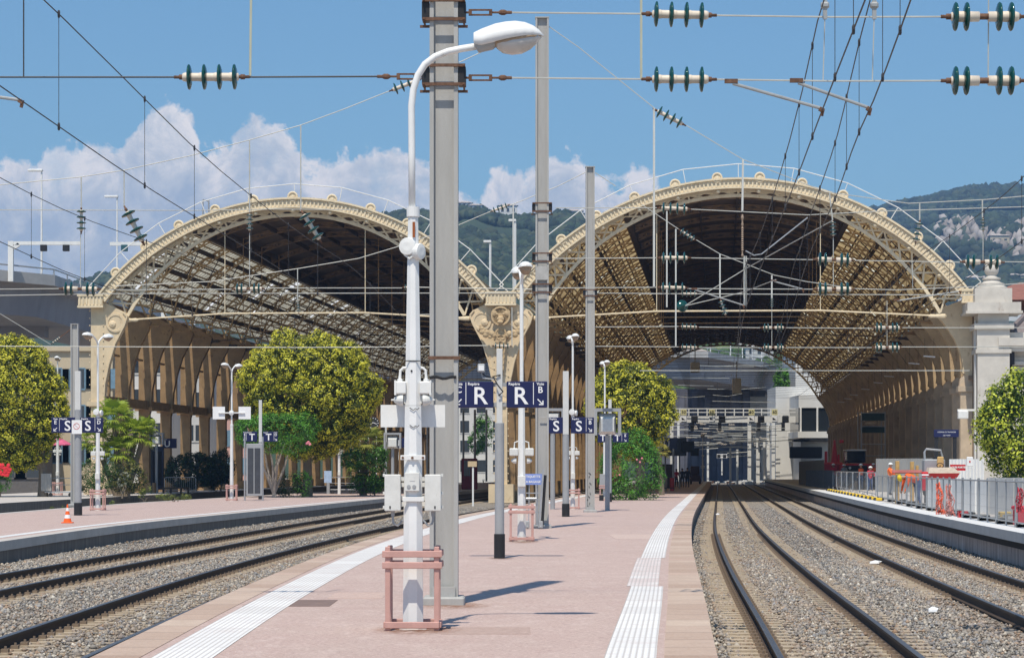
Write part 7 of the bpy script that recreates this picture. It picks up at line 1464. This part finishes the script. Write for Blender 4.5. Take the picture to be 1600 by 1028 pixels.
for i in range(26):
    px = r.uniform(1050,1240); py = r.uniform(660,695); Y = 364; c = P(px,py,Y); tag(insul_o := MB().lathe(c,(1,0,0),[(0,.05),(.1,.05),(.15,.2),(.2,.05),(.35,.05),(.4,.2),(.45,.05),(.6,.05),(.65,.2),(.7,.05),(.9,.04)],8).build('yard_insulator', INSP), 'small pale insulator hanging in the wires of the far yard', 'insulator', 'insulators of the far yard')
for px, y0, y1, Y in ((1086,562,582,250),(1151,585,615,262)):
    c = P(px,y1,Y); t = thing('counterweight', 'white hanging counterweight block under the shed roof, '+('left one' if px < 1100 else 'larger one to the right'), 'counterweight', c); mb = MB(); mb.bevbox((c.x-.45,Y-.3,c.z),(c.x+.45,Y+.3,c.z+(y1-y0)*Y/F*.8),.05); mb.build('block', WHITEP, t); mb = MB(); mb.tube([(c.x,Y,c.z+1),(c.x,Y,c.z+3.4)],.05,5); mb.build('rod', CABLEL, t)
# dark yard floor, scrap, green strip
for i in range(46):
    Y = r.uniform(352,410); x = XA(r.uniform(1085,1240),Y); s = r.uniform(.2,.6); mb = MB(); mb.cbox((x,Y,-.5+s*.3),(s*2,s,s*.6),r.uniform(0,3)); mb.cbox((x+s*.5,Y,-.5+s*.5),(s*.8,s*.7,s*.5),r.uniform(0,3)); tag(mb.build('track_part', [WALLG, RUST, WALLW][i%3]), 'small box or track part lying in the sunlit far yard', 'track part', 'track parts in the far yard')
# --- hills
def fbm(x, y, seed, octv=5, s=1.0):
    r = np.random.default_rng(seed); o = np.zeros_like(x); a = 1.0; f = s
    for _ in range(octv):
        th = r.uniform(0,6.28,4); ph = r.uniform(0,6.28,4); o += a*sum(np.sin((x*np.cos(t)+y*np.sin(t))*f*(1+.13*i)+p) for i,(t,p) in enumerate(zip(th,ph)))/4; a *= .5; f *= 2.05
    return o
def hillmat(name, c1, c2, rock, scale, thr):
    m = bpy.data.materials.new(name); m.use_nodes = True; nt = m.node_tree; n = nt.nodes; L = nt.links; b = n['Principled BSDF']; b.inputs['Roughness'].default_value = .95; o = objc(n, L)
    c = ramp(n, L, nz(n, L, o, scale, 9, .7), [(.35,c1),(.65,c2)]); c = mixc(n, L, ramp(n, L, nz(n, L, objc(n, L, (1,1,.45)), scale*.35, 9, .72), [(thr,(0,0,0)),(thr+.05,(1,1,1))]), c, rock); L.new(c, b.inputs['Base Color']); return m
def hill(name, ridge, pxs, y0, y1, mat, seed, rough, zb=-.6, pw=.8):
    rx = np.array([p[0] for p in ridge],float); ry = np.array([p[1] for p in ridge],float); nx, ny = 120, 60; px = np.linspace(pxs[0],pxs[1],nx); t = np.linspace(0,1,ny)
    PX, T = np.meshgrid(px,t,indexing='ij'); Y = y0+(y1-y0)*T; X = (PX-CX)/F*Y; zr = EYE+(HY-np.interp(PX,rx,ry))/F*y1; Z = zb+(zr-zb)*T**pw+fbm(X,Y,seed,5,.012)*rough*np.sin(T*math.pi*.9)
    V = np.stack([X,Y,Z],-1); back = V[:,-1:,:].copy(); back[:,:,1] += 600; back[:,:,2] = -5; V = np.concatenate([V,back],1); ny += 1
    Vf = V.reshape(-1,3); ii, jj = np.meshgrid(np.arange(nx-1),np.arange(ny-1),indexing='ij'); a = ii*ny+jj; Fq = np.stack([a,a+ny,a+ny+1,a+1],-1).reshape(-1,4); o = arrmesh(name, Vf, Fq, mat, smooth=True); struct(o)
    def surf(qx, qt): 
        i = np.clip(((qx-pxs[0])/(pxs[1]-pxs[0])*(nx-1)).astype(int),0,nx-2); j = np.clip((qt*(ny-2)).astype(int),0,ny-3); return V[i,j]
    return o, surf
hm1 = hillmat('hill_forest', (.020,.038,.018), (.045,.07,.028), (.34,.29,.23), .02, .66); hm2 = hillmat('hill_forest_far', (.018,.036,.022), (.038,.062,.036), (.30,.27,.25), .011, .60)
h1, s1 = hill('hill', [(-700,470),(0,452),(130,446),(170,433),(300,440),(450,380),(560,350),(600,342),(640,334),(700,342),(728,330),(748,331),(770,344),(800,346),(832,342),(850,350),(880,336),(920,352),(980,372),(1060,400),(1200,430),(1320,450)], (-700,1320), 640, 1500, hm1, 3, 4)
h2, s2 = hill('mountain', [(900,390),(1200,372),(1340,334),(1372,329),(1400,322),(1450,311),(1480,301),(1520,291),(1560,289),(1600,290),(1700,284),(1900,300),(2300,380)], (900,2300), 1000, 2700, hm2, 4, 14)
# tree cover and town
def ico():
    p = (1+5**.5)/2; v = np.array([(-1,p,0),(1,p,0),(-1,-p,0),(1,-p,0),(0,-1,p),(0,1,p),(0,-1,-p),(0,1,-p),(p,0,-1),(p,0,1),(-p,0,-1),(-p,0,1)],float); v /= np.linalg.norm(v[0])
    f = np.array([(0,11,5),(0,5,1),(0,1,7),(0,7,10),(0,10,11),(1,5,9),(5,11,4),(11,10,2),(10,7,6),(7,1,8),(3,9,4),(3,4,2),(3,2,6),(3,6,8),(3,8,9),(4,9,5),(2,4,11),(6,2,10),(8,6,7),(9,8,1)]); return v, f
IV, IF = ico()
def cliff(px, py): return (px > 1455) & (py > 343) & (py < 408) & (fbm(px,py*1.3,77,4,.05)-.004*np.abs(py-372)*1.6+.0016*(px-1540) > .05)
def wood(name, surf, n, pxr, tr, size, seed, pal_, skew=1.0, gap=None):
    r = np.random.default_rng(seed); q = r.uniform(pxr[0],pxr[1],n); t = tr[0]+(tr[1]-tr[0])*r.uniform(0,1,n)**skew; c = surf(q,t)+np.stack([r.uniform(-4,4,n),r.uniform(-4,4,n),np.zeros(n)],-1)
    if gap is not None: k = fbm(c[:,0],c[:,2]*1.6+c[:,1]*.2,gap,4,.035) < .52; c = c[k]; n = len(c)
    if name == 'woodland' and surf is s2: py_ = HY-(c[:,2]-EYE)/c[:,1]*F; px_ = CX+c[:,0]/c[:,1]*F; k = ~cliff(px_,py_); c = c[k]; n = len(c)
    s = size*r.uniform(.5,1.35,n); V = IV[None]*s[:,None,None]*r.uniform(.6,1.3,(n,12,1))*np.array([1,1,1.05]); V = V+c[:,None,:]+np.array([0,0,1.])*s[:,None,None]*.35; col = np.array(pal_)[r.integers(0,len(pal_),n)]*r.uniform(.7,1.3,(n,1)); Fq = (IF[None]+12*np.arange(n)[:,None,None]).reshape(-1,3); struct(arrmesh(name, V.reshape(-1,3), Fq, TONE, np.repeat(col,12,0)), 'stuff')
PALH = [(.018,.036,.022),(.026,.048,.026),(.038,.06,.032),(.014,.028,.018),(.05,.066,.035)]
wood('woodland', s1, 13000, (560,960), (.35,.985), 2.9, 9, PALH, .8, gap=3); wood('woodland', s1, 500, (120,200), (.8,.985), 3.0, 10, PALH); wood('woodland', s1, 5000, (1030,1270), (.0,.75), 2.6, 11, [(.04,.08,.02),(.06,.11,.03),(.03,.06,.02),(.09,.14,.03)], 1.0, gap=5); wood('woodland', s2, 17000, (1330,1680), (.2,.985), 4.2, 12, PALH, .8, gap=7)
r = np.random.default_rng(8); n = 30000; c = s2(r.uniform(1455,1660,n), r.uniform(.2,.9,n))+r.normal(0,2,(n,3)); k = cliff(CX+c[:,0]/c[:,1]*F, HY-(c[:,2]-EYE)/c[:,1]*F); c = c[k][:800]; n = len(c)
sz_ = r.uniform(1.6,4,n); V = IV[None]*sz_[:,None,None]*r.uniform(.6,1.3,(n,12,1))*np.array([1,1,1.7])+c[:,None,:]; col = np.array([(.30,.265,.235),(.38,.34,.31),(.24,.21,.18),(.06,.08,.05)])[r.integers(0,4,n)]*r.uniform(.8,1.2,(n,1))
struct(arrmesh('cliff_rocks', V.reshape(-1,3), (IF[None]+12*np.arange(n)[:,None,None]).reshape(-1,3), TONE, np.repeat(col,12,0)), 'stuff')
ROOFP = M('pale_roof', (.46,.40,.36), .9, var=.15, scale=.5)
def villa(surf, px, t_, w, h, label, wall=WALLW, rows=2):
    c = surf(np.array([px]),np.array([t_]))[0]; x, y, z = c; t = thing('hillside_house', label, 'house', (x,y,z), 'houses on the hills'); mb = MB(); mb.box((x-w/2,y-w*.6,z-3),(x+w/2,y,z+h)); mb.build('wall', wall, t); mb = MB(); o = .6; mb.add([(x-w/2-o,y-w*.6-o,z+h),(x+w/2+o,y-w*.6-o,z+h),(x+w/2+o,y+o,z+h),(x-w/2-o,y+o,z+h),(x-w*.2,y-w*.3,z+h+w*.12),(x+w*.2,y-w*.3,z+h+w*.12)],[(0,1,5,4),(1,2,5),(2,3,4,5),(3,0,4),(3,2,1,0)]); mb.build('roof', ROOFP, t)
    for k in range(rows):
        mb = MB()
        for q in (-.3,0,.3): mb.box((x+q*w-w*.07,y-w*.6-.06,z+.8+k*h*.48),(x+q*w+w*.07,y-w*.6+.02,z+.8+k*h*.48+h*.26))
        mb.build('window', WINB, t)
for px, t_, w, h, lb in ((806,.985,11,9,'large pale villa on the ridge between the masts'),(901,.97,11,5,'low pale villa on the ridge left of the right arch'),(737,.99,9,5,'small pale house on the ridge beside the thick mast'),(755,.94,8,5,'pale house in the trees below the ridge')): villa(s1, px, t_, w, h, lb)
rr = random.Random(3)
places = ['under the top of the far opening','at the left of the far opening','in the middle of the far opening','near the green slope of the far opening']
for i in range(26): villa(s1, rr.uniform(1040,1260), rr.uniform(.12,.62), rr.uniform(5,10), rr.uniform(4,8), 'pale town house on the slope framed by the far shed opening', rr.choice([WALLW,WALLC,WALLG,WALLW]), 2)
for i in range(14): villa(s2, rr.uniform(1470,1640), rr.uniform(.12,.42), rr.uniform(8,15), rr.uniform(4,7), 'tiny pale house on the lower slope of the right mountain', rr.choice([WALLW,WALLC]), 1)
bush('hedge', 'bright green slope shrub at the right of the far opening', 'hedge', [lob(1228,600,18,14,430),lob(1222,590,12,12,432),lob(1236,592,12,16,431)], 62, (XA(1228,430),430,12), **{**GREEN,'leaf':.5,'clump_r':.5,'clumps':3})
# ------------------------------------------------------------------ haze: even air between the camera and the hills
mb = MB(); mb.box((-4200,-60,-7),(5200,3560,380))
hm = bpy.data.materials.new('haze_air'); hm.use_nodes = True; nt = hm.node_tree; nt.nodes.clear()
o_ = nt.nodes.new('ShaderNodeOutputMaterial'); v_ = nt.nodes.new('ShaderNodeVolumePrincipled'); v_.inputs['Color'].default_value = (.36,.60,1,1); v_.inputs['Density'].default_value = 2.0e-4; v_.inputs['Anisotropy'].default_value = .2
nt.links.new(v_.outputs[0], o_.inputs['Volume']); hz = struct(mb.build('haze', hm, fixn=True), 'stuff')
